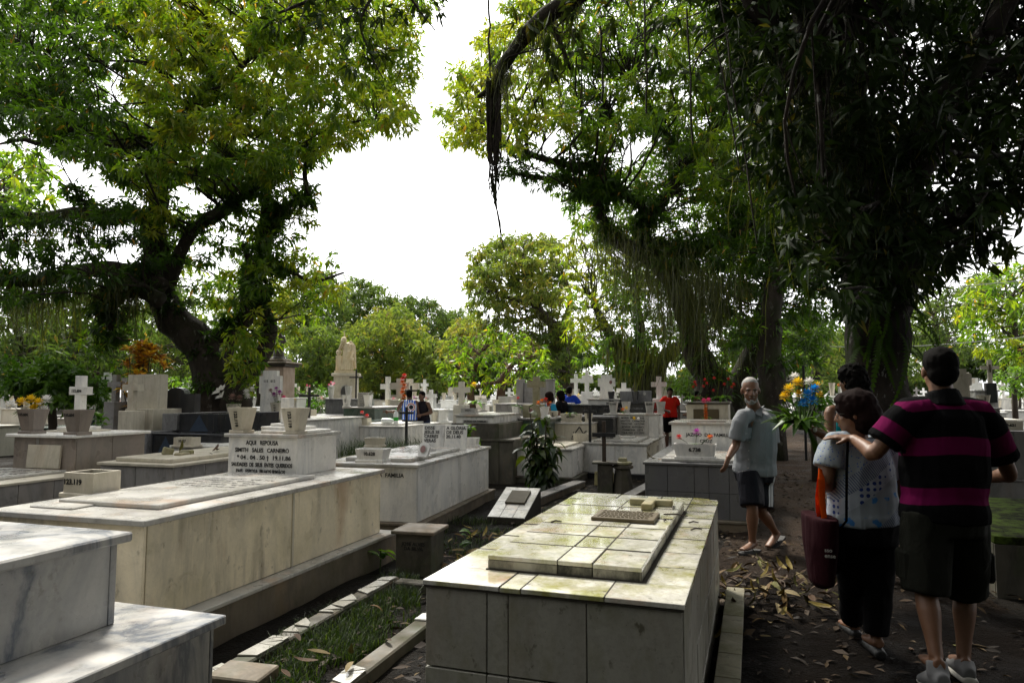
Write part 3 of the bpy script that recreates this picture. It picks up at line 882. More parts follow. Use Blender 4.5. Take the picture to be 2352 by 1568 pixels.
# ===== tombs in the middle distance
t = tomb('white tomb block on a dark mossy base, lettered front', Pp(494, 413.5, 12.0), .70, 1.6, 1.15, 17, side=MARBLE_WHITE, topm=MARBLE_TOP, nf=1, ns=2, base=0)
part(t, 'base', CONCRETE_MOSS, -.42, .46, -.06, 2.0, -.05, 1.0, b=.01)
part(t, 'name_strip', MARBLE_TOP, -.2, .26, -.075, -.0605, 1.012, 1.065)
lettering('JAZIGO DA FAMILIA', .045, t.root, (.03, -.078, 1.023), bold=.03)
planter('low white planter marked 54.571 on top of the white block', W(t, -.15, .12, 1.15), .26, .16, .11, MARBLE_TOP, 17, '54.571')
t = tomb('black-stained concrete tomb wall right of the pale book tomb', Gp(513, 439, .735), .95, 2.2, .735, 16, side=CONCRETE_MOSS, topm=CONCRETE_MOSS, nf=1, ns=2)
t = tomb('green tiled tomb with an upright stone cross and portrait block', Pp(548, 417, 13.2), .78, 1.8, 1.05, 18, side=GRANITE_GREEN, topm=MARBLE_GREY, nf=2, ns=3)
M11 = t
part(t, 'front_step', GRANITE_GREEN, -.39, .39, -.6, -.005, -.05, .70)
part(t, 'step_slab', MARBLE_CREAM, -.41, .41, -.62, -.005, .7005, .73)
part(t, 'portrait_block', CONC_Y, -.19, .16, .25, .6, 1.0503, 1.30)
oval(t.root, (-.02, .248, 1.18), .05, .06, MARBLE_TOP, .006, 'portrait_rim')
oval(t.root, (-.02, .241, 1.18), .038, .048, PHOTO, .004, 'portrait')
mb = MB(); mb.m = Matrix.Translation((.02, .45, 1.3003)); mb.prism(cross_pts(.36, .55, .13, .40, .12), 0, .1).build('cross', CONC_Y, t.root)
vase('vase with a blue-green and red posy left of the portrait block', W(t, -.30, .2, 1.05), .17, .22, MARBLE_WHITE, 18)
vase('vase with red and orange flowers right of the portrait block', W(t, .27, .2, 1.05), .17, .22, MARBLE_WHITE, 18)
t = tomb('grey marble monument with two square pillars and a panel', Pp(553, 403, 16.5), 1.45, 2.2, 1.28, 18, side=MARBLE_GREY, topm=MARBLE_GREY, nf=3, ns=3)
for xa, xb in ((-.48, -.30), (.30, .50)):
    part(t, 'pillar', MARBLE_GREY, xa, xb, .9, 1.1, 1.2803, 1.86)
    part(t, 'pillar_cap', MARBLE_GREY, xa - .02, xb + .02, .88, 1.12, 1.8603, 1.885)
part(t, 'panel', MARBLE_GREY, -.298, .298, .96, 1.03, 1.2803, 1.80)
t = tomb('tall black granite tomb box right of the seated mourners', Pp(604, 403, 15.0), .85, 2.2, 1.28, 18, side=GRANITE_BLACK, topm=GRANITE_BLACK, nf=2, ns=3)
t = tomb('low dark granite tomb left of the six-line tablet tomb', Pp(613, 415, 14.0), .8, 1.8, 1.06, 18, side=GRANITE_BLACK, topm=GRANITE_GREY, nf=2, ns=3)
t = tomb('white marble tomb with a tall notched headstone and oval portrait', Pp(619, 397, 16.5), .75, 1.8, 1.40, 18, side=MARBLE_WHITE, topm=MARBLE_TOP, nf=1, ns=2)
mb = MB(); mb.m = Matrix.Translation((-.0, .4, 1.4003)); mb.prism(stepped(.42, .58, .26, .08, .30, .38), 0, .09).build('headstone', MARBLE_WHITE, t.root)
oval(t.root, (.11, .398, 1.80), .035, .045, PHOTO, .006)
worn_lines(t.root, -.25, .2, .02, .1, 1.401, 2, INK_WORN, 5)
t = tomb('black tomb with two grey granite plaques standing on it', Pp(648, 402, 16.2), .95, 2.0, 1.31, 18, side=GRANITE_BLACK, topm=GRANITE_BLACK, nf=1, ns=3)
lettering('JAZIGO DA FAMILIA', .07, t.root, (.05, -.003, 1.15), mat=GRANITE_GREY)
p1 = part(t, 'plaque', GRANITE_GREY, -.22, .12, .2, .24, 1.3103, 1.58)
worn_lines(p1, 0, 0.001, 0, .1, 0, 1, MARBLE_TOP, 2)
p2 = part(t, 'plaque', GRANITE_GREY, .20, .52, .3, .34, 1.3103, 1.59)
oval(p2, (.36, .298, 1.52), .03, .04, MARBLE_TOP, .005, 'portrait')
for x, lb in ((-.40, 'black vase left of the granite plaques'), (.17, 'black vase between the granite plaques')):
    vase(lb, W(t, x, .12, 1.31), .16, .26, GRANITE_BLACK, 18)
t = tomb('cream walled tomb with a bronze plate and mossy top behind the family head block', Pp(728, 401, 12.3), .72, 1.9, 1.36, 18.5, side=MARBLE_CREAM, topm=CONCRETE_MOSS, nf=1, ns=2)
M7 = t
bp = part(t, 'bronze_plate', BRONZE, -.24, .20, -.02, -.0005, 1.03, 1.24)
part(t, 'front_bed', CONCRETE, -.42, .44, -.9, -.03, -.05, 1.03)
part(t, 'front_slab', MARBLE_CREAM, -.45, .47, -.93, -.03, 1.0303, 1.06)
t = tomb('dark green granite two-step tomb below the hooded statue', Pp(374.5, 406.5, 17), .86, 2.2, 1.19, 17, side=GRANITE_GREEN, topm=MARBLE_GREY, nf=2, ns=2)
part(t, 'lower_step', GRANITE_GREEN, -1.6, .75, -.6, -.01, -.05, .90)
part(t, 'step_slab', MARBLE_TOP, -1.6, .3, -.62, -.01, .9005, .93)
vase('white vase on the left of the dark green tomb', W(t, -.4, .1, 1.19), .2, .3, MARBLE_WHITE, 17, '10.8')
vase('white vase on the right of the dark green tomb', W(t, .2, .1, 1.19), .2, .3, MARBLE_WHITE, 17)
MB().box(-.16, .14, .22, .26, 1.1903, 1.55, .003).build('tablet', MARBLE_TOP, t.root)
o = worn_lines(t.root, -.13, .11, 0, .3, 0, 7, INK, 8); o.matrix_local = Matrix.Translation((0, .218, 1.22)) @ Matrix.Rotation(math.pi / 2, 4, 'X')
planter('small planter on the left step of the dark green tomb', W(t, -1.25, -.35, .93), .42, .24, .2, MARBLE_CREAM, 17)
t = tomb('low white tiled tomb with plastic bottles and a red-flowered planter', Pp(402, 426, 15.5), 1.35, 2.2, .80, 16, side=MARBLE_WHITE, topm=MARBLE_WHITE, nf=5, ns=3)
NB = t
part(t, 'lid_slab', MARBLE_WHITE, -.55, .52, .15, 1.9, .8003, .85, b=.01)
planter('cream planter with two red flowers on the white tiled tomb', W(t, -.38, .2, .80), .28, .2, .16, MARBLE_CREAM, 16)
# overgrown plot with stacked mossy ledges
for k, (x0, x1, y, z) in enumerate(((-2.15, -1.05, 9.1, .42), (-2.3, -1.05, 9.7, .5), (-2.5, -1.15, 10.3, .58))):
    r_ = empty('mossy_ledge', (x0, y, 0), -math.radians(15))
    tag(r_, ['lowest of three mossy concrete ledges behind the planter marked 10.628', 'middle of three mossy concrete ledges behind the planter marked 10.628', 'top of three mossy concrete ledges below the weeds'][k], 'ledge')
    MB().box(0, x1 - x0, 0, .5, -.05, z - .05).build('ledge_body', CONCRETE_MOSS, r_)
    MB().box(-.02, x1 - x0 + .02, -.03, .5, z - .0495, z, .006).build('ledge_slab', CONC_Y, r_)
# right side
t = tomb('grey tiled tomb wall with planter marked 149.621 at the right edge', Gp(950, 431, .95), 2.4, 2.2, .95, 19, left=True, side=MARBLE_GREY, topm=MARBLE_GREY, nf=6, ns=3, plinth=(.28, .12, MARBLE_GREY), top=(.0, 0))
R1 = t
part(t, 'top_slab', MARBLE_GREY, -1.2, 1.2, 0, 2.2, .9505, .97)
planter('long cream planter marked 149.621 full of dry twigs', Pp(1007, 431, 10.5), .36, .2, .16, MARBLE_CREAM, 19, '149.621')
t = tomb('plain grey block tomb behind the planter marked 149.621', Pp(1000, 407, 12.6), .42, 1.6, 1.26, 19, side=MARBLE_GREY, topm=MARBLE_GREY, nf=1, ns=2)
vase('cream vase marked 149.621 on the grey block', W(t, .0, .15, 1.26), .2, .23, MARBLE_CREAM, 19, '149.621')
MOSSM = NT('moss_bright'); MOSSM.base(MOSSM.mix(MOSSM.ramp(MOSSM.noise(7, 7, .7), [(.4, 0.0), (.6, 1.0)]), (.010, .010, .005), (.055, .085, .012))); MOSSM.rough(.95); MOSSM.spec(.05); MOSSM.bump(MOSSM.noise(40, 6, .7), .9, .02); MOSSM = MOSSM.mat
t = tomb('low dark tomb covered in green moss beside the striped shirt', Vector((3.66, 5.34)), 1.3, 2.3, .43, 19, left=True, side=CONCRETE_MOSS, topm=MOSSM, nf=1, ns=2, top=(.06, .0))
# tall crosses and monuments
def cross_on_base(label, pos, h, w, bw, mat, bh=.2, bmat=None, a=A0, d=None, cat='cross', name='grave_cross', group=None, frac=.66):
    r_ = empty(name, pos, -math.radians(a)); tag(r_, label, cat, group)
    mb = MB(); mb.m = Matrix.Translation((0, 0, bh)); d = d or bw
    mb.prism(cross_pts(w, h, bw, h * frac), -d / 2, d / 2).build('cross', mat, r_)
    if bh > 0: MB().box(-bw * 1.3, bw * 1.3, -bw * 1.1, bw * 1.1, -.3, bh, .006).build('cross_base', bmat or mat, r_)
    return r_
r_ = cross_on_base('tall pale cross with a crucifix on a black base at the right', Pp(990.5, 388, 15) - Vector((0, 0, .0)), .50, .34, .075, MARBLE_CREAM, .12, GRANITE_BLACK)
MB().tube([(0, -.05, .35), (0, -.06, .44), (0, -.05, .52)], [.016, .022, .016], 6).build('crucifix_figure', BRONZE, r_)
t = tomb('white tomb block under the tall crucifix cross', Pp(998, 390, 15.0), .42, 1.2, 1.60, 19, side=MARBLE_WHITE, topm=MARBLE_WHITE, nf=1, ns=1)
mb = MB(); r_ = empty('headstone', Pp(961, 402, 11.5), -math.radians(19)); tag(r_, 'large cream notched headstone behind the striped man', 'headstone')
mb.prism(stepped(.34, .56, .2, .08, .26, .34), 0, .08).build('stone', MARBLE_CREAM, r_)
MB().box(-.3, .3, -.1, 1.2, -1.4, 0, .006).build('base', MARBLE_GREY, r_)

# iron and wood crosses near the middle
r_ = empty('wooden_cross', Gp(604.5, 492, 0.0), -math.radians(10)); tag(r_, 'weathered dark wooden cross standing on a mossy pedestal', 'cross')
WOODD = plain('wood_dark', (.045, .032, .022), .8, .6, 40)
MB().box(-.10, .13, -.1, .1, -.05, .44, .008).build('pedestal', CONCRETE_MOSS, r_)
MB().box(-.18, .20, -.14, .14, .4405, .475, .008).build('pedestal_cap', CONCRETE_MOSS, r_)
MB().box(-.03, .03, -.03, .03, .4755, 1.09, .004).build('cross_post', WOODD, r_)
MB().box(-.18, .18, -.045, -.031, .85, .915, .004).build('cross_arm', IRON, r_)
mb = MB(); mb.m = Matrix.Rotation(math.radians(-14), 4, 'X')
CTAB = plain('tablet_algae', (.25, .22, .10), .8, .4)
r2 = empty('stone_tablet', Gp(604, 482, .10), -math.radians(14)); tag(r2, 'small yellowish stone tablet leaning by the wooden cross', 'tablet')
mb.box(-.15, .15, -.02, .02, -.05, .17, .006).build('tablet', CTAB, r2)
o = lettering('JUNNEI DOS S\nBOTELHO\n* 02.07.36\n† 16.06.02', .042, r2, (0, 0, 0), mat=INK_WORN, line=.9)
o.matrix_local = mb.m @ Matrix.Translation((0, -.023, .12)) @ Matrix.Rotation(math.pi / 2, 4, 'X')
r3 = empty('stone_pillar', Gp(623, 492, 0), -math.radians(18)); tag(r3, 'squat mossy stone pillar with stepped top in front of the wooden cross', 'pillar')
MB().lathe([(.17, -.05), (.155, .1), (.12, .34), (.115, .36)], 8, ).build('shaft', CONCRETE_MOSS, r3)
MB().lathe([(.13, .3605), (.165, .38), (.165, .41), (.13, .42)], 8).build('collar', CONCRETE_MOSS, r3)
MB().lathe([(.12, .4205), (.15, .435), (.15, .465), (.12, .475)], 8).build('cap', CONC_Y, r3)
MB().box(-.06, .06, -.06, .06, .4755, .53, .006).build('finial', CONC_Y, r3)

# small grave markers in the foreground
r_ = empty('stone_box', Gp(414, 571, 0), -math.radians(14)); tag(r_, 'small dark stone box marker with a flat lid among weeds', 'grave marker')
MB().box(-.16, .16, -.02, .30, -.05, .315, .006).build('box', CONCRETE_MOSS, r_)
MB().box(-.195, .195, -.055, .335, .3155, .345, .006).build('lid', CONCRETE, r_)
lettering('JOSE ALVES\nDA SILVA', .042, r_, (.0, -.0235, .22), mat=INK, line=.9)
r_ = empty('sloped_marker', Gp(505, 522, 0), -math.radians(17)); tag(r_, 'sloped white tiled grave marker with a dark plate', 'grave marker')
mb = MB(); mb.add([(-.22, 0, -.04), (.24, 0, -.04), (.24, .75, -.04), (-.22, .75, -.04), (-.22, 0, .05), (.24, 0, .05), (.24, .75, .30), (-.22, .75, .30)], [(0, 3, 2, 1), (4, 5, 6, 7), (0, 1, 5, 4), (1, 2, 6, 5), (2, 3, 7, 6), (3, 0, 4, 7)]); mb.build('wedge', GROUT, r_)
sl = math.atan2(.25, .75); M_ = Matrix.Translation((0, 0, .05)) @ Matrix.Rotation(sl, 4, 'X')
for xa, xb in ((-.22, -.07), (-.07, .09), (.09, .24)):
    for ya, yb in ((0, .2), (.2, .4), (.4, .6), (.6, .79)):
        mb = MB(); mb.m = M_; mb.box(xa + .002, xb - .002, ya + .002, yb - .002, .001, .014, .002).build('tile', MARBLE_TOP, r_)
mb = MB(); mb.m = M_; mb.box(-.10, .15, .33, .66, .0145, .04, .004).build('plate', plain('plate_dark', (.05, .04, .018), .7, .4), r_)

# broken white tiles along the kerb of the grassy plot
KERBW = marble('tile_shard', (.44, .43, .39), (.4, .4, .38), 3, .3, .25, .25, .22, grime=.3, coat=.8)
kr = empty('grave_kerb', (-1.35, 3.3, 0), -math.radians(17)); tag(kr, 'sunken grass-filled grave kerb edged with broken white tiles', 'grave kerb')
MB().box(-.36, -.24, 0, 2.35, -.06, .055, .01).build('kerb_bar', CONCRETE_MOSS, kr)
MB().box(.32, .44, 0.0, 2.35, -.06, .055, .01).build('kerb_bar', CONCRETE_MOSS, kr)
MB().box(-.235, .315, 0.0, .12, -.06, .05, .01).build('kerb_bar', CONCRETE_MOSS, kr)
MB().box(-.235, .315, 2.23, 2.35, -.06, .05, .01).build('kerb_bar', CONCRETE_MOSS, kr)
r2 = random.Random(21)
def shard(pts, z):
    cx, cy = sum(p[0] for p in pts) / len(pts), sum(p[1] for p in pts) / len(pts)
    pts = [(cx + (x - cx) * .95 - .0, cy + (y - cy) * .95) for x, y in pts]
    mb = MB(); mb.m = Matrix.Translation((cx, cy, z)) @ Matrix.Rotation(r2.uniform(-.03, .03), 4, 'X') @ Matrix.Rotation(r2.uniform(-.04, .04), 4, 'Y') @ Matrix.Translation((-cx, -cy, 0))
    mb.prismz(pts, 0, .007).build('tile_shard', KERBW, kr)
def shard_strip(x0, x1, y0, y1, keep):
    y = y0
    lo = (y0, y0)
    while y < y1 - .05:
        st = r2.uniform(.05, .17)
        hi = (min(y1, y + st + r2.uniform(-.03, .03)), min(y1, y + st + r2.uniform(-.03, .03)))
        a_, b_, c_, d_ = (x0, lo[0]), (x1, lo[1]), (x1, hi[1]), (x0, hi[0])
        z = .056 + r2.uniform(0, .004)
        if r2.random() < keep:
            m = r2.random()
            if m < .35: shard([a_, b_, c_, d_], z)
            elif m < .6: shard([a_, b_, c_], z); shard([a_, c_, d_], z + .002)
            elif m < .8:
                u = r2.uniform(.35, .65); xm = x0 + (x1 - x0) * u; xn = x0 + (x1 - x0) * r2.uniform(.3, .7)
                shard([a_, (xm, (lo[0] + lo[1]) / 2), (xn, (hi[0] + hi[1]) / 2), d_], z); shard([(xm, (lo[0] + lo[1]) / 2), b_, c_, (xn, (hi[0] + hi[1]) / 2)], z + .002)
            else: shard([a_, (x1, lo[1] + .02), (x1 - .03, (lo[1] + hi[1]) / 2), d_], z)
        lo = hi; y += st
shard_strip(-.355, -.245, .01, 2.34, .78)
shard_strip(.325, .435, .01, 2.34, .5)
shard_strip(.20, .31, .02, .11, .9); shard_strip(.05, .19, .02, .11, .9); shard_strip(-.1, .04, .02, .11, .9); shard_strip(-.23, -.11, .02, .11, .9)
# second kerb plot further back
k2 = empty('grave_kerb', Gp(506, 513, 0), -math.radians(24)); tag(k2, 'narrow grave kerb of grey tiles in front of the dark shrub', 'grave kerb')
for i in range(7):
    MB().box(-.1, .1, i * .42 + .003, (i + 1) * .42 - .003, .06, .085, .003).build('kerb_tile', MARBLE_GREY, k2)
MB().box(-.095, .095, 0, 2.93, -.05, .0595).build('kerb_bar', CONCRETE, k2)
k3 = empty('grave_kerb', Gp(590, 497, 0), -math.radians(24)); tag(k3, 'short grave kerb of grey tiles right of the stone pillar', 'grave kerb')
for i in range(5):
    MB().box(.5, .68, i * .4 + .003, (i + 1) * .4 - .003, .06, .085, .003).build('kerb_tile', MARBLE_GREY, k3)
MB().box(.505, .675, 0, 2.0, -.05, .0595).build('kerb_bar', CONCRETE, k3)
# loose slabs on the soil, lower left
for k, (px_, py_, wd, dp) in enumerate(((243, 674, .30, .2), (528, 0, 0, 0))):
    if wd:
        mb = MB(); mb.m = Matrix.Rotation(.05, 4, 'X')
        o = mb.box(-wd / 2, wd / 2, -dp / 2, dp / 2, -.03, .035, .008).build('paving_slab', CONCRETE)
        o.location = Gp(px_, py_, .06); o.location.z = .05; o.rotation_euler[2] = -.25
        tag(o, 'loose mossy concrete slab at the foot of the blue veined tomb', 'slab')
# ------------------------------------------------------------------ trees
def leaf_mat(name, stops, trans=.55, tboost=2.8, rough=.38, spec=.45):
    t = NT(name)
    at = t.n('ShaderNodeAttribute', attribute_name='tint')
    c = t.ramp(at.outputs['Fac'], stops)
    t.base(c); t.rough(rough); t.spec(spec)
    tr = t.n('ShaderNodeBsdfTranslucent')
    g = t.n('ShaderNodeMix', data_type='RGBA', blend_type='MULTIPLY'); g.inputs[0].default_value = 1.0
    t.set(g.inputs[6], c); g.inputs[7].default_value = (tboost * .93, tboost, tboost * .3, 1)
    t.set(tr.inputs['Color'], g.outputs[2])
    mx = t.n('ShaderNodeMixShader'); mx.inputs[0].default_value = trans
    t.t.links.new(t.bsdf.outputs[0], mx.inputs[1]); t.t.links.new(tr.outputs[0], mx.inputs[2])
    t.t.links.new(mx.outputs[0], t.out.inputs['Surface'])
    return t.mat
LEAF = leaf_mat('mango_leaf', [(0, (.014, .030, .006)), (.35, (.030, .064, .009)), (.6, (.062, .112, .012)), (.82, (.115, .155, .014)), (.97, (.17, .175, .018)), (1.0, (.26, .14, .03))])
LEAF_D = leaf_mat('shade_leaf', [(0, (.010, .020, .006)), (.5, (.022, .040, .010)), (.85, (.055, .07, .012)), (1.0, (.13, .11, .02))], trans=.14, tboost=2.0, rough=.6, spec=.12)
LEAF_F = leaf_mat('far_leaf', [(0, (.040, .066, .026)), (.4, (.075, .112, .040)), (.7, (.125, .165, .046)), (.93, (.19, .205, .055)), (1.0, (.30, .2, .08))], trans=.45, tboost=1.8, spec=.15, rough=.6)  # greens lightened, distance haze put into the leaf colour
MOSS = leaf_mat('hanging_moss', [(0, (.028, .036, .010)), (.6, (.075, .085, .016)), (1, (.14, .14, .025))], trans=.4, tboost=1.5)

def bark_mat(name, c1, c2, lichen, lam):
    t = NT(name)
    co = t.co(False)
    f = t.noise(5, 7, .7, t.map(co, (1, 1, .35)))
    c = t.mix(t.ramp(f, [(.35, 0.0), (.65, 1.0)]), c1, c2)
    l = t.noise(9, 5, .65, t.map(co, (1, 1, .5)))
    c = t.mix(t.ramp(l, [(.60, 0.0), (.66, lam)]), c, lichen)
    m = t.noise(1.3, 4)
    c = t.mix(t.ramp(m, [(.5, 0.0), (.66, .8)]), c, (.022, .030, .008))
    t.base(c); t.rough(.92); t.spec(.2)
    t.bump(t.noise(16, 8, .75, t.map(co, (1, 1, .3))), 1.0, .05)
    return t.mat
BARK = bark_mat('bark', (.016, .013, .010), (.045, .036, .027), (.16, .15, .13), .55)
BARK_L = bark_mat('bark_lichen', (.012, .009, .008), (.034, .025, .019), (.26, .25, .23), .9)
BARK_F = bark_mat('bark_far', (.03, .024, .018), (.07, .055, .04), (.18, .16, .13), .3)
BARK_P = bark_mat('bark_pale', (.10, .06, .04), (.17, .10, .07), (.25, .2, .16), .5)

def catmull(pts, sub=5):
    pts = [np.array(p, float) for p in pts]
    P_ = [2 * pts[0] - pts[1]] + pts + [2 * pts[-1] - pts[-2]]
    out = []
    for i in range(1, len(P_) - 2):
        p0, p1, p2, p3 = P_[i - 1:i + 3]
        for k in range(sub):
            t = k / sub
            out.append(.5 * ((2 * p1) + (-p0 + p2) * t + (2 * p0 - 5 * p1 + 4 * p2 - p3) * t * t + (-p0 + 3 * p1 - 3 * p2 + p3) * t ** 3))
    out.append(pts[-1])
    return out

def limb_world(l, sub=5, wob=.35):
    q = []
    for (dx, dy, Y, r) in l:
        p = P(dx, dy, Y)
        q.append((p.x, p.y, p.z, r * PX / FPX * Y))
    o = catmull(q, sub)
    res = []
    for k, v in enumerate(o):
        r = max(v[3], .008)
        n_ = Vector((v[0] * 1.3, v[1] * 1.3, v[2] * 1.3))
        j = mnoise.noise_vector(n_) * r * wob
        res.append((v[0] + j.x, v[1] + j.y, v[2] + j.z, r * (1 + .22 * mnoise.noise(n_ * 2.7))))
    return res

def tube_np(path, n):
    mb = MB()
    mb.tube([p[:3] for p in path], [p[3] for p in path], n)
    return mb.v, mb.f

def in_poly(x, y, poly):
    c = False
    n = len(poly)
    for i in range(n):
        x0, y0 = poly[i]; x1, y1 = poly[(i + 1) % n]
        if (y0 > y) != (y1 > y) and x < (x1 - x0) * (y - y0) / (y1 - y0) + x0: c = not c
    return c

def region(poly, spacing, rr, depth, tint, seed, gaps=(), dens=1.0, layers=1, edge=.5):
    r = random.Random(seed)
    xs = [p[0] for p in poly]; ys = [p[1] for p in poly]
    out = []
    for ly in range(layers):
        pts = []
        n_try = int((max(xs) - min(xs)) * (max(ys) - min(ys)) / spacing ** 2 * 9)
        for _ in range(n_try):
            x, y = r.uniform(min(xs), max(xs)), r.uniform(min(ys), max(ys))
            if not in_poly(x, y, poly): continue
            if any((x - gx_) ** 2 / a_ ** 2 + (y - gy_) ** 2 / b_ ** 2 < 1 for gx_, gy_, a_, b_ in gaps): continue
            if any((x - q[0]) ** 2 + (y - q[1]) ** 2 < spacing ** 2 for q in pts): continue
            pts.append((x, y))
        for x, y in pts:
            Y = r.uniform(*depth)
            tt = tint(x, y) if callable(tint) else tint
            out.append((*P(x, y, Y), r.uniform(*rr) * PX / FPX * Y, dens, tt + r.uniform(-.16, .16)))
    return out

def leaves(clumps, K, size, wr=.24, droop=.55, k=8, seed=0, flat=.8, out=.5):
    g = np.random.default_rng(seed)
    cs, ax, tn = [], [], []
    for (x, y, z, R, dens, tint) in clumps:
        n = max(3, int(K * dens * R * R))
        d = g.normal(size=(n, 3)); d /= np.linalg.norm(d, axis=1)[:, None]
        d[:, 2] = np.where(d[:, 2] < -.3, d[:, 2] * .5, d[:, 2])
        ph = g.uniform(0, 6.28, 4)
        lob = 1 + .28 * np.sin(3 * np.arctan2(d[:, 1], d[:, 0]) + ph[0]) * np.cos(4 * d[:, 2] + ph[1]) + .15 * np.sin(7 * d[:, 2] + 5 * d[:, 0] + ph[2])
        rad = R * lob * g.uniform(.03, 1, n) ** (1 / 2.3)
        p = d * rad[:, None]; p[:, 2] *= flat
        cs.append(p + np.array([x, y, z])); ax.append(d)
        up = np.clip(p[:, 2] / (R * flat + 1e-6), -1, 1)
        tn.append(np.full(n, tint) + g.normal(0, .09, n))
    c = np.concatenate(cs); a = np.concatenate(ax); t = np.concatenate(tn)
    N = len(c)
    c = np.repeat(c, k, 0); a = np.repeat(a, k, 0); t = np.repeat(t, k) + g.normal(0, .07, N * k)
    M = N * k
    d = a * out + g.normal(size=(M, 3)) * .62 + np.array([0, 0, -droop])
    d /= np.linalg.norm(d, axis=1)[:, None]
    l = size * g.uniform(.65, 1.25, M)
    rv = g.normal(size=(M, 3)) + np.array([0, 0, 1.2])
    s = np.cross(d, rv); s /= np.linalg.norm(s, axis=1)[:, None] + 1e-9
    nn = np.cross(s, d)
    c = c + g.normal(size=(M, 3)) * size * .18
    w = (l * wr * g.uniform(.8, 1.2, M) / 2)[:, None]
    L_ = l[:, None]
    v0 = c
    v1 = c + d * L_ * .42 + s * w + nn * w * .35
    v2 = c + d * L_ + np.array([0, 0, -1]) * L_ * .12
    v3 = c + d * L_ * .42 - s * w + nn * w * .35
    V = np.stack([v0, v1, v2, v3], 1).reshape(-1, 3)
    b = np.arange(M, dtype=np.int32)[:, None] * 4
    F = np.concatenate([b + np.array([0, 1, 2]), b + np.array([0, 2, 3])], 1).reshape(-1, 3)
    return V, F, np.repeat(np.where(g.uniform(0, 1, M) < .012, 1.0, np.clip(t, 0, .965)), 4)

def moss_np(lines, seed=0):
    g = np.random.default_rng(seed)
    Vs, Fs, Ts, nb = [], [], [], 0
    for pts, n, l0, l1, wd, spread in lines:
        pts = np.array([tuple(p) for p in pts])
        u = g.uniform(0, len(pts) - 1.001, n); i = u.astype(int); f = (u - i)[:, None]
        p = pts[i] * (1 - f) + pts[i + 1] * f + g.normal(size=(n, 3)) * spread * np.array([1, 1, .35])
        prof = .55 + .45 * np.sin(u * 3.1 + g.uniform(0, 6))
        ln = g.uniform(l0, l1, n) * prof * g.uniform(.5, 1.2, n)
        ang = g.uniform(0, 3.14, n); s = np.stack([np.cos(ang), np.sin(ang), np.zeros(n)], 1)
        sw = g.normal(size=(n, 3)) * .045 * np.array([1, 1, 0])
        w = wd * g.uniform(.5, 1.4, n)
        ring = []
        for q, ww in ((0, .7), (.33, 1.0), (.68, .8), (1.0, .15)):
            c = p + np.array([0, 0, -1]) * (ln * q)[:, None] + sw * (q * q * 3) * ln[:, None] + g.normal(size=(n, 3)) * .03
            ring += [c + s * (w * ww / 2)[:, None], c - s * (w * ww / 2)[:, None]]
        V = np.stack(ring, 1).reshape(-1, 3)
        b = nb + np.arange(n)[:, None] * 8
        F = np.concatenate([b + np.array([0, 1, 3, 2]), b + np.array([2, 3, 5, 4]), b + np.array([4, 5, 7, 6])], 1).reshape(-1, 4)
        Vs.append(V); Fs.append(F); Ts.append(np.repeat(np.clip(g.normal(.45, .22, n), 0, 1), 8)); nb += n * 8
    return np.concatenate(Vs), np.concatenate(Fs), np.concatenate(Ts)

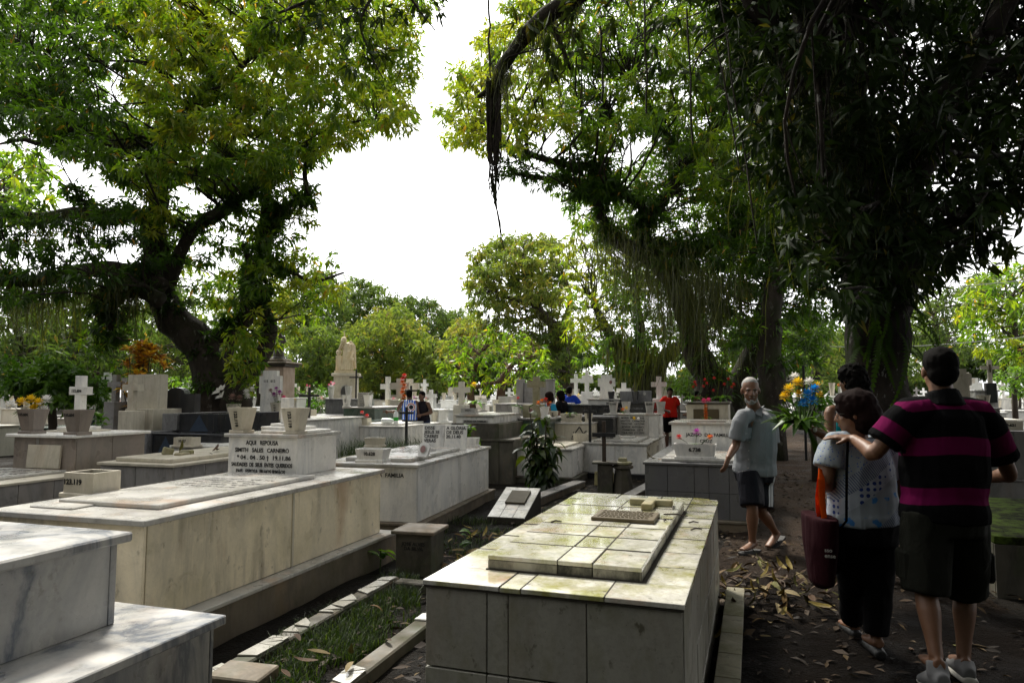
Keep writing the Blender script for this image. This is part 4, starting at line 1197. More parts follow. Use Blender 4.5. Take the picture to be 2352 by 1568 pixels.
def tree(name, label, limbs, clumps, K, size, lmat=None, bark=None, seed=0, group=None, moss=None, k=8, wr=.24, droop=.55, twigs=5, sub=5, sides=10, minr=.012, flat=.8, connect=True, out=.5, cat='tree', maxc=4.2, tufts=0):
    r = random.Random(seed)
    W_ = [limb_world(l, sub) for l in limbs] if limbs and not isinstance(limbs[0][0], Vector) else limbs
    for w in W_:
        if w[0][2] < 1.6: w.insert(0, (w[0][0], w[0][1], -.3, w[0][3] * 1.12))
    base = W_[0][0]
    root = empty(name, (base[0], base[1], 0))
    tag(root, label, cat, group)
    off = Vector((base[0], base[1], 0))
    mb = MB()
    allp = []
    for w in W_:
        mb.tube([p[:3] for p in w], [p[3] for p in w], sides)
        allp += w
    A = np.array(allp)
    if connect:
        for (x, y, z, R, dn, tt) in clumps:
            d2 = ((A[:, :3] - np.array([x, y, z])) ** 2).sum(1) + (A[:, 2] > z + .4 * R) * 1.0 + (A[:, 3] < .02) * 2
            j = int(d2.argmin()); s = A[j]
            dist = math.sqrt(((A[j, :3] - np.array([x, y, z])) ** 2).sum())
            if dist > maxc: continue
            S, E = Vector(s[:3]), Vector((x, y, z))
            r0 = min(s[3] * .5, minr * .8 + dist * .010)
            m1 = S.lerp(E, .33) + Vector((r.uniform(-1, 1), r.uniform(-1, 1), r.uniform(-.3, .8))) * dist * .17
            m2 = S.lerp(E, .7) + Vector((r.uniform(-1, 1), r.uniform(-1, 1), r.uniform(-.3, .8))) * dist * .15
            pth = catmull([(*S, r0), (*m1, r0 * .8), (*m2, r0 * .55), (*E, r0 * .3)], 2)
            mb.tube([p[:3] for p in pth], [p[3] for p in pth], 5, False)
            for q in range(twigs):
                v = Vector((r.gauss(0, 1), r.gauss(0, 1), r.gauss(.2, .8))).normalized() * R * r.uniform(.6, 1.0)
                st = Vector(pth[r.choice((2, 3, 4, 5))][:3])
                m2 = st.lerp(E + v, .5) + Vector((r.uniform(-.1, .1), r.uniform(-.1, .1), .12)) * R
                mb.tube([st, m2, E + v], [r0 * .35, r0 * .22, r0 * .1], 4, False)
    if tufts:                                     # epiphytes sitting on the limbs
        clumps = list(clumps)
        for w in W_:
            for p in w[6 if w is W_[0] else 2:]:
                if r.random() < tufts and p[3] > .03:
                    clumps.append((p[0] + r.uniform(-.1, .1), p[1] - p[3] * .4, p[2] + p[3] * r.uniform(-.2, .9), r.uniform(.16, .38), 1.3, r.uniform(.05, .45)))
    mb.m = None
    tr = mb.build('trunk', bark or BARK, None, smooth=True, fix=False)
    tr.parent = root; tr.location = -off
    V, F, t_ = leaves(clumps, K, size, seed=seed, k=k, wr=wr, droop=droop, flat=flat, out=out)
    cr = np_mesh('crown', V - np.array(off), F, lmat or LEAF, root, {'tint': t_})
    if moss:
        V, F, t_ = moss_np(moss, seed)
        tag(np_mesh('hanging_moss', V - np.array(off), F, MOSS, root, {'tint': t_}), kind='stuff')
    return root, W_

def PL(pts): return [P(*p) for p in pts]

# ---- left mango tree
DA = 15.5
def LA(l, d=0): return [(x, y, DA + d + (dd[0] if dd else 0), r) for (x, y, r, *dd) in l]
limbsA = [LA([(505, 1000, 66), (500, 930, 58), (490, 870, 46), (461, 801, 40), (410, 745, 37), (376, 690, 33), (362, 620, 28), (356, 540, 25), (362, 459, 22), (362, 396, 20), (372, 345, 17), (410, 297, 14), (441, 267, 12), (480, 190, 9), (500, 90, 6)]),
          LA([(365, 660, 26), (320, 630, 22), (222, 618, 18), (154, 630, 16), (68, 645, 14), (-60, 650, 12)], -.8),
          LA([(370, 690, 22), (300, 655, 16), (266, 655, 13), (255, 720, 9), (250, 790, 5)], -1.0),
          LA([(358, 540, 22), (328, 495, 18), (239, 498, 17), (171, 490, 15), (85, 500, 12), (-40, 480, 9)], .3),
          LA([(240, 500, 9), (205, 470, 9), (190, 462, 7), (175, 440, 3)], .3),
          LA([(364, 400, 15), (342, 325, 14), (273, 328, 13), (191, 301, 12), (160, 294, 10), (137, 260, 8), (102, 232, 7), (40, 200, 4)], .5),
          LA([(165, 295, 8), (102, 328, 7), (51, 321, 5), (0, 330, 3)], .5),
          LA([(385, 650, 20), (434, 544, 15), (478, 503, 14), (530, 476, 13), (556, 452, 8), (600, 410, 5)], -.4),
          LA([(362, 430, 14), (424, 407, 12), (478, 390, 10), (519, 362, 8), (535, 325, 6), (560, 240, 4)], .4),
          LA([(478, 391, 6), (540, 382, 5), (590, 385, 4), (612, 400, 4)], .4),
          LA([(535, 1000, 50), (538, 900, 42), (500, 830, 32), (523, 767, 26), (564, 725, 22), (581, 664, 19), (588, 613, 17), (605, 562, 15), (613, 500, 13), (612, 444, 11), (608, 385, 9), (632, 352, 8), (684, 335, 6), (730, 318, 4), (803, 283, 3), (880, 270, 2)], .3),
          LA([(535, 950, 36), (545, 880, 28), (570, 840, 24), (608, 800, 20), (617, 750, 18), (600, 700, 14), (590, 640, 10), (560, 560, 7)], -.3),
          LA([(605, 545, 10), (640, 495, 10), (672, 465, 9), (706, 460, 8), (700, 400, 5), (705, 340, 3)], .0),
          LA([(590, 610, 6), (660, 620, 5), (720, 645, 4), (790, 625, 2.5)], -.2),
          LA([(630, 355, 7), (610, 250, 6), (640, 150, 5), (700, 60, 4)], .3),
          LA([(440, 268, 8), (520, 180, 6), (600, 110, 5), (650, 20, 3)], -.5)]
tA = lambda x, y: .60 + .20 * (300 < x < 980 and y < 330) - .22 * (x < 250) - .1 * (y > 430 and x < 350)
gapsA = [(270, 200, 45, 60), (60, 190, 26, 30), (585, 330, 35, 30), (460, 330, 40, 30), (700, 230, 22, 18), (330, 275, 34, 20), (555, 255, 20, 16), (120, 90, 18, 22)]
polyA = [(-90, -90), (1000, -90), (955, 30), (945, 110), (955, 180), (945, 240), (920, 295), (800, 318), (740, 320), (690, 385), (640, 425), (590, 390), (530, 440), (400, 400), (330, 440), (250, 385), (140, 340), (90, 290), (-90, 320)]
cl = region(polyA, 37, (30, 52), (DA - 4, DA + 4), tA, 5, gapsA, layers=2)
cl += region([(360, 480), (540, 470), (690, 440), (705, 560), (640, 640), (560, 690), (470, 710), (400, 600), (340, 540)], 32, (20, 36), (DA - 1.5, DA + 2.5), .62, 6, dens=1.0)
cl += region([(610, 560), (690, 585), (790, 600), (790, 645), (755, 700), (715, 740), (640, 790), (580, 800), (590, 700)], 30, (18, 32), (DA - 1.5, DA + 1), .78, 7)
cl += region([(-70, 480), (150, 500), (340, 480), (365, 560), (330, 640), (200, 670), (60, 690), (-70, 690)], 42, (26, 44), (DA - 3, DA + 1), .25, 8, dens=1.1)
cl += region([(530, 760), (590, 750), (600, 860), (560, 900), (520, 850)], 26, (16, 24), (DA - 1.6, DA - .8), .78, 9, dens=1.2)
cl += region([(320, 420), (375, 425), (385, 520), (340, 540)], 26, (14, 22), (DA - 1.6, DA - 1), .85, 10, dens=1.3)
cl += region([(200, 690), (330, 690), (340, 790), (250, 830), (190, 780)], 34, (18, 28), (DA - 2, DA), .5, 12, dens=.8)
mossA = [(PL([(-40, 650, DA - .8), (154, 635, DA - .8), (320, 640, DA - .8)]), 1400, .3, 2.0, .013, .35), (PL([(255, 660, DA - 1), (310, 665, DA - 1)]), 700, .5, 2.6, .013, .25),
         (PL([(85, 505, DA), (240, 505, DA), (330, 500, DA)]), 700, .3, 1.2, .013, .3), (PL([(605, 560, DA), (700, 465, DA)]), 300, .3, 1.0, .012, .15), (PL([(380, 600, DA), (340, 330, DA), (230, 320, DA)]), 400, .3, 1.0, .012, .2)]
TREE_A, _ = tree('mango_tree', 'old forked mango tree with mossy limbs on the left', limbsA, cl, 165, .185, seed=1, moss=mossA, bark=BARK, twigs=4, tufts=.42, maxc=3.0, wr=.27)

# ---- big dark tree on the right, crown widened out of view over path and camera to shade them
DB = 9.3
limbsB = [[(2035, 1060, DB, 84), (2030, 960, DB, 74), (2020, 880, DB, 66), (2015, 760, DB, 66), (2010, 640, DB, 82), (1990, 520, DB, 80), (1960, 400, DB, 78), (1935, 280, DB, 72), (1900, 150, DB, 62), (1860, 10, DB, 54), (1830, -150, DB, 44)],
          [(1990, 560, DB, 60), (2070, 420, DB - .3, 48), (2150, 280, DB - .6, 40), (2230, 150, DB - .8, 32), (2300, 30, DB - 1, 26), (2360, -120, DB - 1, 18)],
          [(1940, 300, DB, 45), (1800, 120, DB - .4, 34), (1700, -60, DB - .8, 30), (1550, -160, DB - 1.1, 26), (1420, -80, DB - 1.3, 26), (1300, 5, DB - 1.4, 23), (1240, 48, DB - 1.4, 20), (1185, 108, DB - 1.4, 17), (1150, 155, DB - 1.4, 13), (1128, 200, DB - 1.4, 9), (1098, 222, DB - 1.4, 4)],
          [(1700, -60, DB - .4, 20), (1450, -140, DB + .6, 14), (1150, -120, DB + 1.6, 11), (900, -70, DB + 2, 8), (740, -10, DB + 2, 5), (640, 30, DB + 2, 3)],
          [(1900, 160, DB, 36), (1960, -60, DB - 2.5, 34), (2050, -500, DB - 5, 30)],
          [(1860, 40, DB, 30), (1700, -300, DB - 3, 26), (1400, -900, DB - 6, 18)],
          [(2000, 600, DB, 30), (1900, 520, DB + .8, 22), (1810, 440, DB + 1.4, 15), (1700, 380, DB + 2, 8)],
          [(2015, 640, DB, 34), (2110, 560, DB - .5, 24), (2200, 500, DB - .9, 16), (2320, 470, DB - 1.2, 9)],
          [(1240, 50, DB - 1.4, 10), (1270, 70, DB - 1.4, 8), (1292, 110, DB - 1.4, 6), (1310, 160, DB - 1.4, 3)],
          [(900, -70, DB + 2, 5), (830, 40, DB + 2, 3), (850, 120, DB + 2, 2), (880, 180, DB + 2, 1.2)],
          [(900, -70, DB + 2, 4), (960, 20, DB + 2, 2.5), (1000, 70, DB + 2, 1.5)]]
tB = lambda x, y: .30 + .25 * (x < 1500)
cl = region([(1640, -90), (2440, -90), (2440, 440), (2330, 470), (2240, 560), (2120, 640), (1990, 700), (1880, 660), (1800, 560), (1770, 420), (1690, 250)], 62, (50, 78), (DB - 2.6, DB + 2.4), tB, 31, [(2290, 120, 38, 60), (2320, 330, 26, 26), (2130, 30, 40, 16), (1780, 110, 26, 26), (1800, 260, 20, 18)], layers=3, dens=1.0)
cl += region([(1330, -90), (1650, -90), (1700, 200), (1560, 190), (1400, 90)], 66, (34, 56), (DB - 2.5, DB + 1), .40, 32, dens=.8)
cl += region([(560, -60), (1040, -60), (1020, 60), (960, 30), (930, 120), (830, 150), (790, 60), (700, 110), (600, 60)], 44, (22, 38), (DB + 1.2, DB + 2.8), .45, 33, dens=.6)
cl += region([(1180, 60), (1330, 0), (1340, 130), (1260, 180)], 46, (22, 34), (DB - 1.9, DB - 1), .6, 34, dens=.7)
cl += region([(2240, 440), (2360, 460), (2352, 560), (2280, 600), (2100, 700), (2060, 640)], 50, (34, 46), (DB - 1.5, DB + 2), .5, 36, dens=.8)
r5 = random.Random(77)
for _ in range(150):                                 # unseen canopy overhead and behind, added to shade the path
    x, y = r5.uniform(.8, 13), r5.uniform(-8, 9)
    ht = 6.6 + r5.uniform(0, 3.2) + max(0, 3.5 - abs(y - 1)) * .25
    if y > 4 and ht < 1.5 + y * .62 + .9: ht = 1.5 + y * .62 + 1.2
    if x < 1.6 and y > 1.5: continue
    cl.append((x, y, ht, r5.uniform(.9, 1.35), .9, .3))
for _ in range(150):                                 # unseen low foliage right of and behind the camera, added to cut fill light
    x, y = r5.uniform(1.2, 13), r5.uniform(-9, 6)
    if y > -1.6 and x < .78 * max(0, y) + 2.6: continue
    if x < 3.5 or y > -1.0: continue
    cl.append((x, y, r5.uniform(2.0, 7.0), r5.uniform(.8, 1.25), .75, .3))
for _ in range(170):                                 # unseen foliage over and behind the camera, added to darken the foreground
    x, y = r5.uniform(-2.6, 7.5), r5.uniform(-8, 4.2)
    R_ = r5.uniform(.75, 1.1)
    z_ = max(r5.uniform(3.2, 6.5), 1.5 + .64 * max(0, y) + R_ + .35)
    if y > 1.0 and x < 1.0: continue
    cl.append((x, y, z_, R_, .8, .3))
mossB = [(PL([(1850, 60, DB), (1930, 280, DB), (1980, 520, DB - .4)]), 900, .4, 2.2, .008, .5), (PL([(1790, 80, DB - .6), (1880, 260, DB - .6), (1850, 420, DB)]), 700, .6, 2.0, .008, .4),
         (PL([(1180, 110, DB - 1.4), (1240, 60, DB - 1.4), (1340, 0, DB - 1.4)]), 260, .2, 1.1, .008, .08), (PL([(1128, 200, DB - 1.4), (1165, 140, DB - 1.4)]), 260, .3, 1.5, .008, .06)]
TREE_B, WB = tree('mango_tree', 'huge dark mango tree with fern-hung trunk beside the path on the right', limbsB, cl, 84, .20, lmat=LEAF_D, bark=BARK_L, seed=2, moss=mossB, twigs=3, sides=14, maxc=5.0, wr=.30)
offB = TREE_B.location
# hanging root bundle
mb = MB()
r6 = random.Random(8)
for k in range(46):
    x0, y0 = r6.uniform(1118, 1150), r6.uniform(170, 230)
    ln = r6.choice((r6.uniform(120, 220), r6.uniform(160, 250), r6.uniform(180, 260)))
    pts = []
    Y = DB - 1.4 + r6.uniform(-.12, .12)
    for q in range(7):
        u = q / 6
        pts.append(P(x0 * (1 - u) + (1136 + r6.uniform(-10, 10) + (x0 - 1134) * .5) * u + r6.uniform(-2, 2), y0 + ln * u, Y))
    mb.tube(pts, [.014 * (1 - .75 * q / 6) for q in range(7)], 5, False)
for k in range(3):
    pts = [P(1130 + r6.uniform(-4, 4) + q * 3.4, 400 + q * 22, DB - 1.4) for q in range(9)]
    mb.tube(pts, [.016 * (1 - .9 * q / 8) for q in range(9)], 5, False)
for (xa, ya, xb, yb, rr_) in ((1122, 0, 1125, 180, .013), (1580, 20, 1592, 330, .012), (1640, 80, 1700, 380, .011), (1480, 0, 1486, 260, .012), (1655, 0, 1740, 560, .011), (1380, 60, 1384, 230, .014)):
    mb.tube([P(xa + (xb - xa) * q / 6 + r6.uniform(-3, 3), ya + (yb - ya) * q / 6, DB - 1.2) for q in range(7)], rr_, 5, False)
o = tag(mb.build('hanging_roots', BARK, TREE_B, fix=False), kind='stuff'); o.location = -offB
# ferns on the trunk
def frond_mesh(name, n=22, length=.9, wid=.12, droop=1.0):
    vs, fs, tn = [], [], []
    def pt(u):
        a = u * 1.5 * droop
        return Vector((length * (math.sin(a) / 1.5 if a > 0 else 0) * 1.0, 0, -length * (1 - math.cos(a)) / 1.5 * 1.0 * droop - .0))
    for k in range(n + 1): vs.append(pt(k / n))
    for k in range(n):
        u = (k + .5) / n
        p, q = vs[k], vs[k + 1]
        d = (q - p).normalized()
        wv = wid * math.sin(math.pi * min(1, u * .9 + .12)) ** .7
        for s_ in (-1, 1):
            b = len(vs)
            vs.append(p.lerp(q, .5) + Vector((0, s_, 0)) * wv + d * wv * .5 + Vector((0, 0, -.2)) * wv)
            vs.append(p.lerp(q, .9) + Vector((0, s_, 0)) * wv * .5 + d * wv * .35)
            fs += [(k, b + 1, b), (k, k + 1, b + 1)]
    me = bpy.data.meshes.new(name); me.from_pydata(vs, [], fs); me.update()
    at = me.attributes.new('tint', 'FLOAT', 'POINT'); at.data.foreach_set('value', np.full(len(vs), .75, dtype=np.float32))
    return me
FERN = leaf_mat('fern', [(0, (.02, .04, .008)), (1, (.030, .058, .010))], trans=.4, tboost=1.8, spec=.08, rough=.7)
FM = [frond_mesh('fern_frond', 22, 1.0, .12, 1.25), frond_mesh('fern_frond', 24, 1.25, .10, 1.5), frond_mesh('fern_frond', 18, .7, .11, 1.0)]
for m_ in FM: m_.materials.append(FERN)
r7 = random.Random(5)
mainB = WB[0]
for k in range(170):
    p = mainB[r7.randint(10, 34)]
    if p[2] < 2.1: continue
    an = r7.uniform(-math.pi, math.pi)
    if math.sin(an) > .5: an = -an
    o = inst('fern_frond', FM[r7.randint(0, 2)], TREE_B, (p[0] + math.cos(an) * p[3] * .85 - offB.x, p[1] + math.sin(an) * p[3] * .85 - offB.y, p[2] + r7.uniform(-.2, .2)), (r7.uniform(-.3, .3), r7.uniform(-.5, .5), an))
    s = r7.uniform(.28, .6); o.scale = (s, s, s)

# ---- second mossy tree, middle right
DC = 18.5
def LC(l, d=0): return [(x, y, DC + d, r) for (x, y, r) in l]
limbsC = [LC([(1650, 1000, 50), (1642, 930, 44), (1632, 880, 38), (1605, 812, 32), (1588, 744, 28), (1564, 675, 25), (1519, 614, 22), (1468, 576, 20), (1413, 549, 17), (1389, 515, 14), (1376, 470, 12), (1374, 419, 10), (1378, 386, 8), (1385, 330, 6), (1400, 250, 4)]),
          LC([(1378, 390, 8), (1364, 376, 8), (1317, 379, 8), (1231, 359, 7), (1146, 328, 5), (1090, 300, 3)], -.3),
          LC([(1376, 450, 8), (1344, 434, 8), (1317, 413, 7), (1241, 407, 6), (1180, 396, 4), (1166, 380, 2)], .2),
          LC([(1484, 560, 16), (1475, 522, 15), (1509, 481, 14), (1547, 422, 13), (1583, 369, 12), (1608, 342, 10), (1650, 280, 8), (1680, 200, 5)], .0),
          LC([(1585, 370, 9), (1560, 335, 8), (1539, 318, 7), (1500, 260, 6), (1450, 180, 4)], .2),
          LC([(1500, 490, 10), (1484, 480, 10), (1419, 441, 9), (1385, 440, 7), (1330, 445, 5)], -.6),
          LC([(1480, 580, 13), (1530, 576, 13), (1605, 563, 12), (1673, 539, 11), (1717, 515, 9), (1780, 480, 6), (1850, 420, 4)], -.4),
          LC([(1690, 1000, 40), (1700, 880, 30), (1735, 800, 24), (1760, 700, 20), (1790, 620, 16)], 1.5),
          LC([(1770, 1000, 34), (1772, 880, 30), (1770, 780, 26), (1780, 640, 22), (1800, 500, 18), (1830, 400, 12)], -2.5)]
tC = lambda x, y: .62 + .2 * (x < 1300) + .12 * (x < 1150)
polyC = [(1005, 270), (1050, 190), (1110, 80), (1190, 0), (1400, -90), (1960, -90), (1860, 400), (1790, 560), (1700, 560), (1620, 440), (1560, 330), (1480, 300), (1400, 330), (1320, 330), (1240, 300), (1180, 340), (1090, 340), (1030, 330)]
cl = region(polyC, 36, (24, 42), (DC - 3.5, DC + 4), tC, 41, [(1380, 190, 26, 14), (1480, 230, 24, 16), (1300, 170, 16, 10), (1700, 160, 18, 18)], layers=2, dens=1.0)
cl += region([(1150, 350), (1300, 330), (1480, 320), (1600, 400), (1600, 520), (1480, 480), (1380, 420), (1220, 440), (1170, 420)], 40, (16, 30), (DC - 1.5, DC + 2.5), .45, 42, dens=.75)
cl += region([(1480, 560), (1700, 540), (1880, 560), (1900, 700), (1880, 830), (1790, 850), (1700, 780), (1640, 720), (1560, 620)], 40, (26, 44), (DC - 2.5, DC + 3), .30, 43, layers=2)
cl += region([(1290, 440), (1400, 400), (1560, 330), (1700, 300), (1760, 560), (1600, 640), (1480, 600), (1400, 560), (1320, 520)], 34, (20, 36), (DC - 1, DC + 5), .5, 45, dens=.9, layers=2)
cl += region([(1640, 480), (1880, 400), (1900, 640), (1700, 620)], 44, (26, 40), (DC - 2, DC + 3), .30, 44)
mossC = [(PL([(1390, 520, DC), (1413, 550, DC), (1468, 580, DC), (1519, 615, DC), (1564, 675, DC), (1588, 745, DC)]), 1900, .3, 3.4, .012, .6), (PL([(1440, 560, DC - 1), (1600, 640, DC - 1.5), (1680, 680, DC - 1)]), 1500, .4, 3.0, .012, .6), (PL([(1480, 480, DC), (1360, 440, DC)]), 500, .4, 1.6, .012, .3),
         (PL([(1530, 578, DC), (1717, 520, DC)]), 1100, .4, 2.6, .012, .5), (PL([(1150, 335, DC), (1317, 385, DC)]), 350, .3, 1.6, .010, .15), (PL([(1240, 410, DC), (1330, 430, DC)]), 200, .3, 1.6, .010, .15), (PL([(1540, 320, DC), (1600, 350, DC), (1660, 280, DC)]), 600, .5, 2.2, .012, .5)]
tree('mango_tree', 'mango tree draped in hanging moss behind the white-haired man', limbsC, cl, 125, .225, seed=3, moss=mossC, twigs=4, tufts=.5)

# ---- further trees
def gtree(label, D_, trunk, polys, K, size, seed, mat=None, bark=None, group=None, moss=None, name='tree', wr=.3, k=7, twigs=2, connect=True):
    cl = []
    for i, (poly, sp, rr, dd, tint, *ex) in enumerate(polys):
        cl += region(poly, sp, rr, (D_ - dd, D_ + dd), tint, seed * 10 + i, layers=ex[0] if ex else 1)
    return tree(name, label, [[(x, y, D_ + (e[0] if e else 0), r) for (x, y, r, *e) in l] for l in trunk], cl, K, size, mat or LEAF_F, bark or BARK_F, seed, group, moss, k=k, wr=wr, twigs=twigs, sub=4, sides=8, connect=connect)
DD = 28
gtree('dark-trunked tree with yellow-green left side behind the notched headstone', DD, [[(1488, 960, 40), (1486, 900, 34), (1478, 860, 26), (1450, 820, 18), (1400, 770, 12), (1360, 690, 7)], [(1490, 900, 24), (1520, 830, 18), (1580, 780, 12), (1640, 740, 7)], [(1480, 850, 18), (1470, 760, 12), (1460, 660, 8)]],
      [([(1290, 570), (1350, 500), (1480, 560), (1540, 640), (1420, 720), (1340, 800), (1300, 760), (1310, 650)], 30, (18, 30), 3, .84, 2), ([(1440, 600), (1600, 680), (1750, 740), (1820, 800), (1700, 850), (1560, 830), (1420, 840), (1340, 830), (1400, 720)], 32, (18, 32), 3, .42, 2)], 60, .27, 21, mat=LEAF, bark=BARK,
      moss=[(PL([(1380, 700, DD - 1), (1450, 820, DD - 1), (1600, 780, DD - 1)]), 500, .5, 2.4, .05, .4)])
gtree('tall round-crowned tree with a bent trunk right of the sky gap', 38, [[(1304, 940, 20), (1302, 880, 17), (1292, 784, 14), (1275, 750, 13), (1234, 708, 10), (1213, 664, 8), (1200, 600, 5)], [(1290, 770, 10), (1310, 690, 7), (1290, 620, 4)], [(1225, 700, 6), (1160, 680, 4), (1120, 650, 3)], [(1250, 720, 6), (1180, 740, 4)]],
      [([(1082, 600), (1125, 560), (1200, 540), (1280, 555), (1300, 620), (1280, 690), (1200, 690), (1150, 700), (1100, 690), (1080, 660)], 21, (15, 26), 4, .72, 3), ([(1080, 690), (1180, 700), (1290, 690), (1310, 760), (1240, 790), (1150, 790), (1090, 740)], 23, (13, 22), 3, .68, 2), ([(1215, 770), (1330, 740), (1345, 870), (1230, 885)], 22, (12, 20), 4, .5, 2)], 55, .32, 22, moss=[(PL([(1130, 720, 37), (1240, 715, 37), (1290, 790, 37)]), 300, .6, 2.4, .06, .4)])
gtree('small spreading yellow-green tree with pinkish branches in the middle', 25, [[(1150, 960, 12), (1152, 900, 10), (1160, 860, 8), (1185, 830, 5), (1230, 815, 3)], [(1085, 960, 11), (1082, 890, 8), (1090, 850, 6), (1100, 810, 4)], [(1090, 870, 5), (1060, 850, 4), (1035, 830, 2)], [(1082, 890, 5), (1130, 880, 4), (1180, 870, 3)]],
      [([(1015, 840), (1050, 785), (1120, 760), (1200, 772), (1250, 810), (1250, 870), (1190, 890), (1080, 893), (1020, 885)], 22, (13, 22), 2.5, .64, 2)], 46, .24, 23, bark=BARK_P, mat=LEAF)
far = [('far tree with a grey-green crown left of the sky gap, behind the dark statue', 62, 700, [(640, 700), (680, 640), (740, 620), (780, 660), (790, 720), (760, 800), (660, 800)], .40),
       ('highest far tree behind the hooded statue', 70, 830, [(775, 690), (800, 645), (840, 638), (880, 665), (905, 690), (890, 760), (800, 760)], .34),
       ('far dull tree with bare twigs right of the statue', 70, 970, [(890, 700), (930, 680), (990, 685), (1025, 720), (1030, 790), (960, 820), (900, 800)], .25),
       ('mid-green rounded tree left of the hooded statue', 52, 735, [(665, 790), (700, 750), (750, 745), (785, 770), (800, 830), (790, 890), (680, 895), (660, 850)], .48),
       ('bright green domed tree right of the hooded statue', 50, 880, [(800, 770), (840, 730), (890, 708), (940, 715), (965, 760), (970, 830), (950, 880), (820, 895), (800, 840)], .70),
       ('low tree with drooping light crown at the foot of the sky gap', 48, 1000, [(945, 800), (985, 780), (1025, 790), (1035, 850), (1020, 890), (950, 895)], .58),
       ('far hazy tree in the lowest part of the sky gap', 85, 1050, [(1015, 730), (1050, 715), (1085, 735), (1090, 800), (1030, 810)], .5),
       ('pale orange-tinged tree behind the small spreading tree', 45, 1060, [(1020, 790), (1050, 740), (1100, 730), (1130, 760), (1120, 800), (1050, 830)], .88)]
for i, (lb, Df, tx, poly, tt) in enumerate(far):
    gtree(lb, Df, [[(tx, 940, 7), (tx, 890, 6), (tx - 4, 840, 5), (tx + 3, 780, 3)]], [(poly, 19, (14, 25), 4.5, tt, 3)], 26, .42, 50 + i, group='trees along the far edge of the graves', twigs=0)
left_bg = [('dark tree filling the gap under the left limb, behind the marble cross', 30, 180, [(90, 700), (200, 660), (300, 680), (330, 780), (320, 880), (200, 890), (90, 870)], .18),
           ('shaded tree at the far left edge', 26, 40, [(-60, 690), (60, 680), (130, 720), (120, 850), (-60, 880)], .15),
           ('lighter tree behind the forked trunk', 40, 420, [(330, 700), (400, 640), (450, 700), (470, 800), (450, 880), (340, 880), (320, 800)], .45),
           ('yellow-green tree seen through the fork of the trunk', 36, 600, [(500, 640), (600, 620), (660, 680), (650, 780), (620, 860), (520, 880), (480, 760)], .72),
           ('bright leafy tree top at the left edge, above the left limb', 24, -60, [(-80, 340), (60, 350), (125, 400), (120, 460), (60, 500), (-80, 520)], .62)]
for i, (lb, Df, tx, poly, tt) in enumerate(left_bg):
    gtree(lb, Df, [[(tx, 950, 12), (tx, 880, 10), (tx + 5, 800, 8), (tx - 4, 700, 5)] + ([(tx + 10, 500, 4)] if i == 4 else [])], [(poly, 25, (18, 32), 4, tt, 2)], 34, .36, 70 + i, mat=LEAF if i in (4,) else LEAF_F, group='trees behind the left graves', twigs=1)
right_bg = [('sunlit yellow-green tree at the right edge behind the crucifix cross', 32, 2330, [(2205, 720), (2230, 670), (2300, 610), (2420, 590), (2420, 830), (2330, 840), (2260, 800), (2210, 770)], .70),
            ('darker tree between the big trunk and the right edge', 42, 2150, [(2060, 740), (2120, 680), (2220, 640), (2280, 640), (2230, 800), (2150, 860), (2080, 860)], .35),
            ('mid-green tree behind the path sign', 46, 1870, [(1790, 800), (1850, 760), (1930, 770), (1960, 850), (1940, 890), (1810, 890)], .5),
            ('shaded tree under the right crown, left of the trunk', 30, 1760, [(1660, 790), (1760, 760), (1850, 740), (1900, 780), (1830, 850), (1700, 860)], .2)]
for i, (lb, Df, tx, poly, tt) in enumerate(right_bg):
    gtree(lb, Df, [[(tx, 950, 12), (tx, 890, 10), (tx + 5, 820, 8), (tx - 4, 720, 5)]], [(poly, 25, (17, 30), 4, tt, 2)], 32, .36, 90 + i, group='trees behind the right graves', twigs=1, mat=LEAF if i == 0 else LEAF_F)
# far wood closing the horizon
g_ = np.random.default_rng(3)
cl = [(x, 100 + 12 * math.sin(x * .13) + g_.uniform(-5, 5), g_.uniform(.5, 9) + 2 * math.sin(x * .21), g_.uniform(1.6, 3.0), 1.0, .25 + g_.uniform(-.2, .2)) for x in np.arange(-110, 110, .75)]
for (xa, ya, xb, yb) in ((-34, 22, -27, -8), (-27, -8, -14, -17), (-14, -17, 16, -17), (16, -17, 30, -10)):      # unseen belt beside and behind the camera, added to block low sky light
    n_ = int(math.hypot(xb - xa, yb - ya) * 2.6)
    for k in range(n_):
        u = (k + g_.uniform(0, 1)) / n_
        cl.append((xa + (xb - xa) * u + g_.uniform(-1.5, 1.5), ya + (yb - ya) * u + g_.uniform(-1.5, 1.5), g_.uniform(.3, 13), g_.uniform(1.5, 2.4), 1.0, .0))
V, F, t_ = leaves(cl, 13, 1.0, seed=9, k=6, wr=.4)
tag(np_mesh('far_wood_and_shade_belt', V, F, LEAF_F, None, {'tint': t_}), 'dark wood closing the view, with an unseen belt added behind to block sky light', 'wood', kind='stuff')
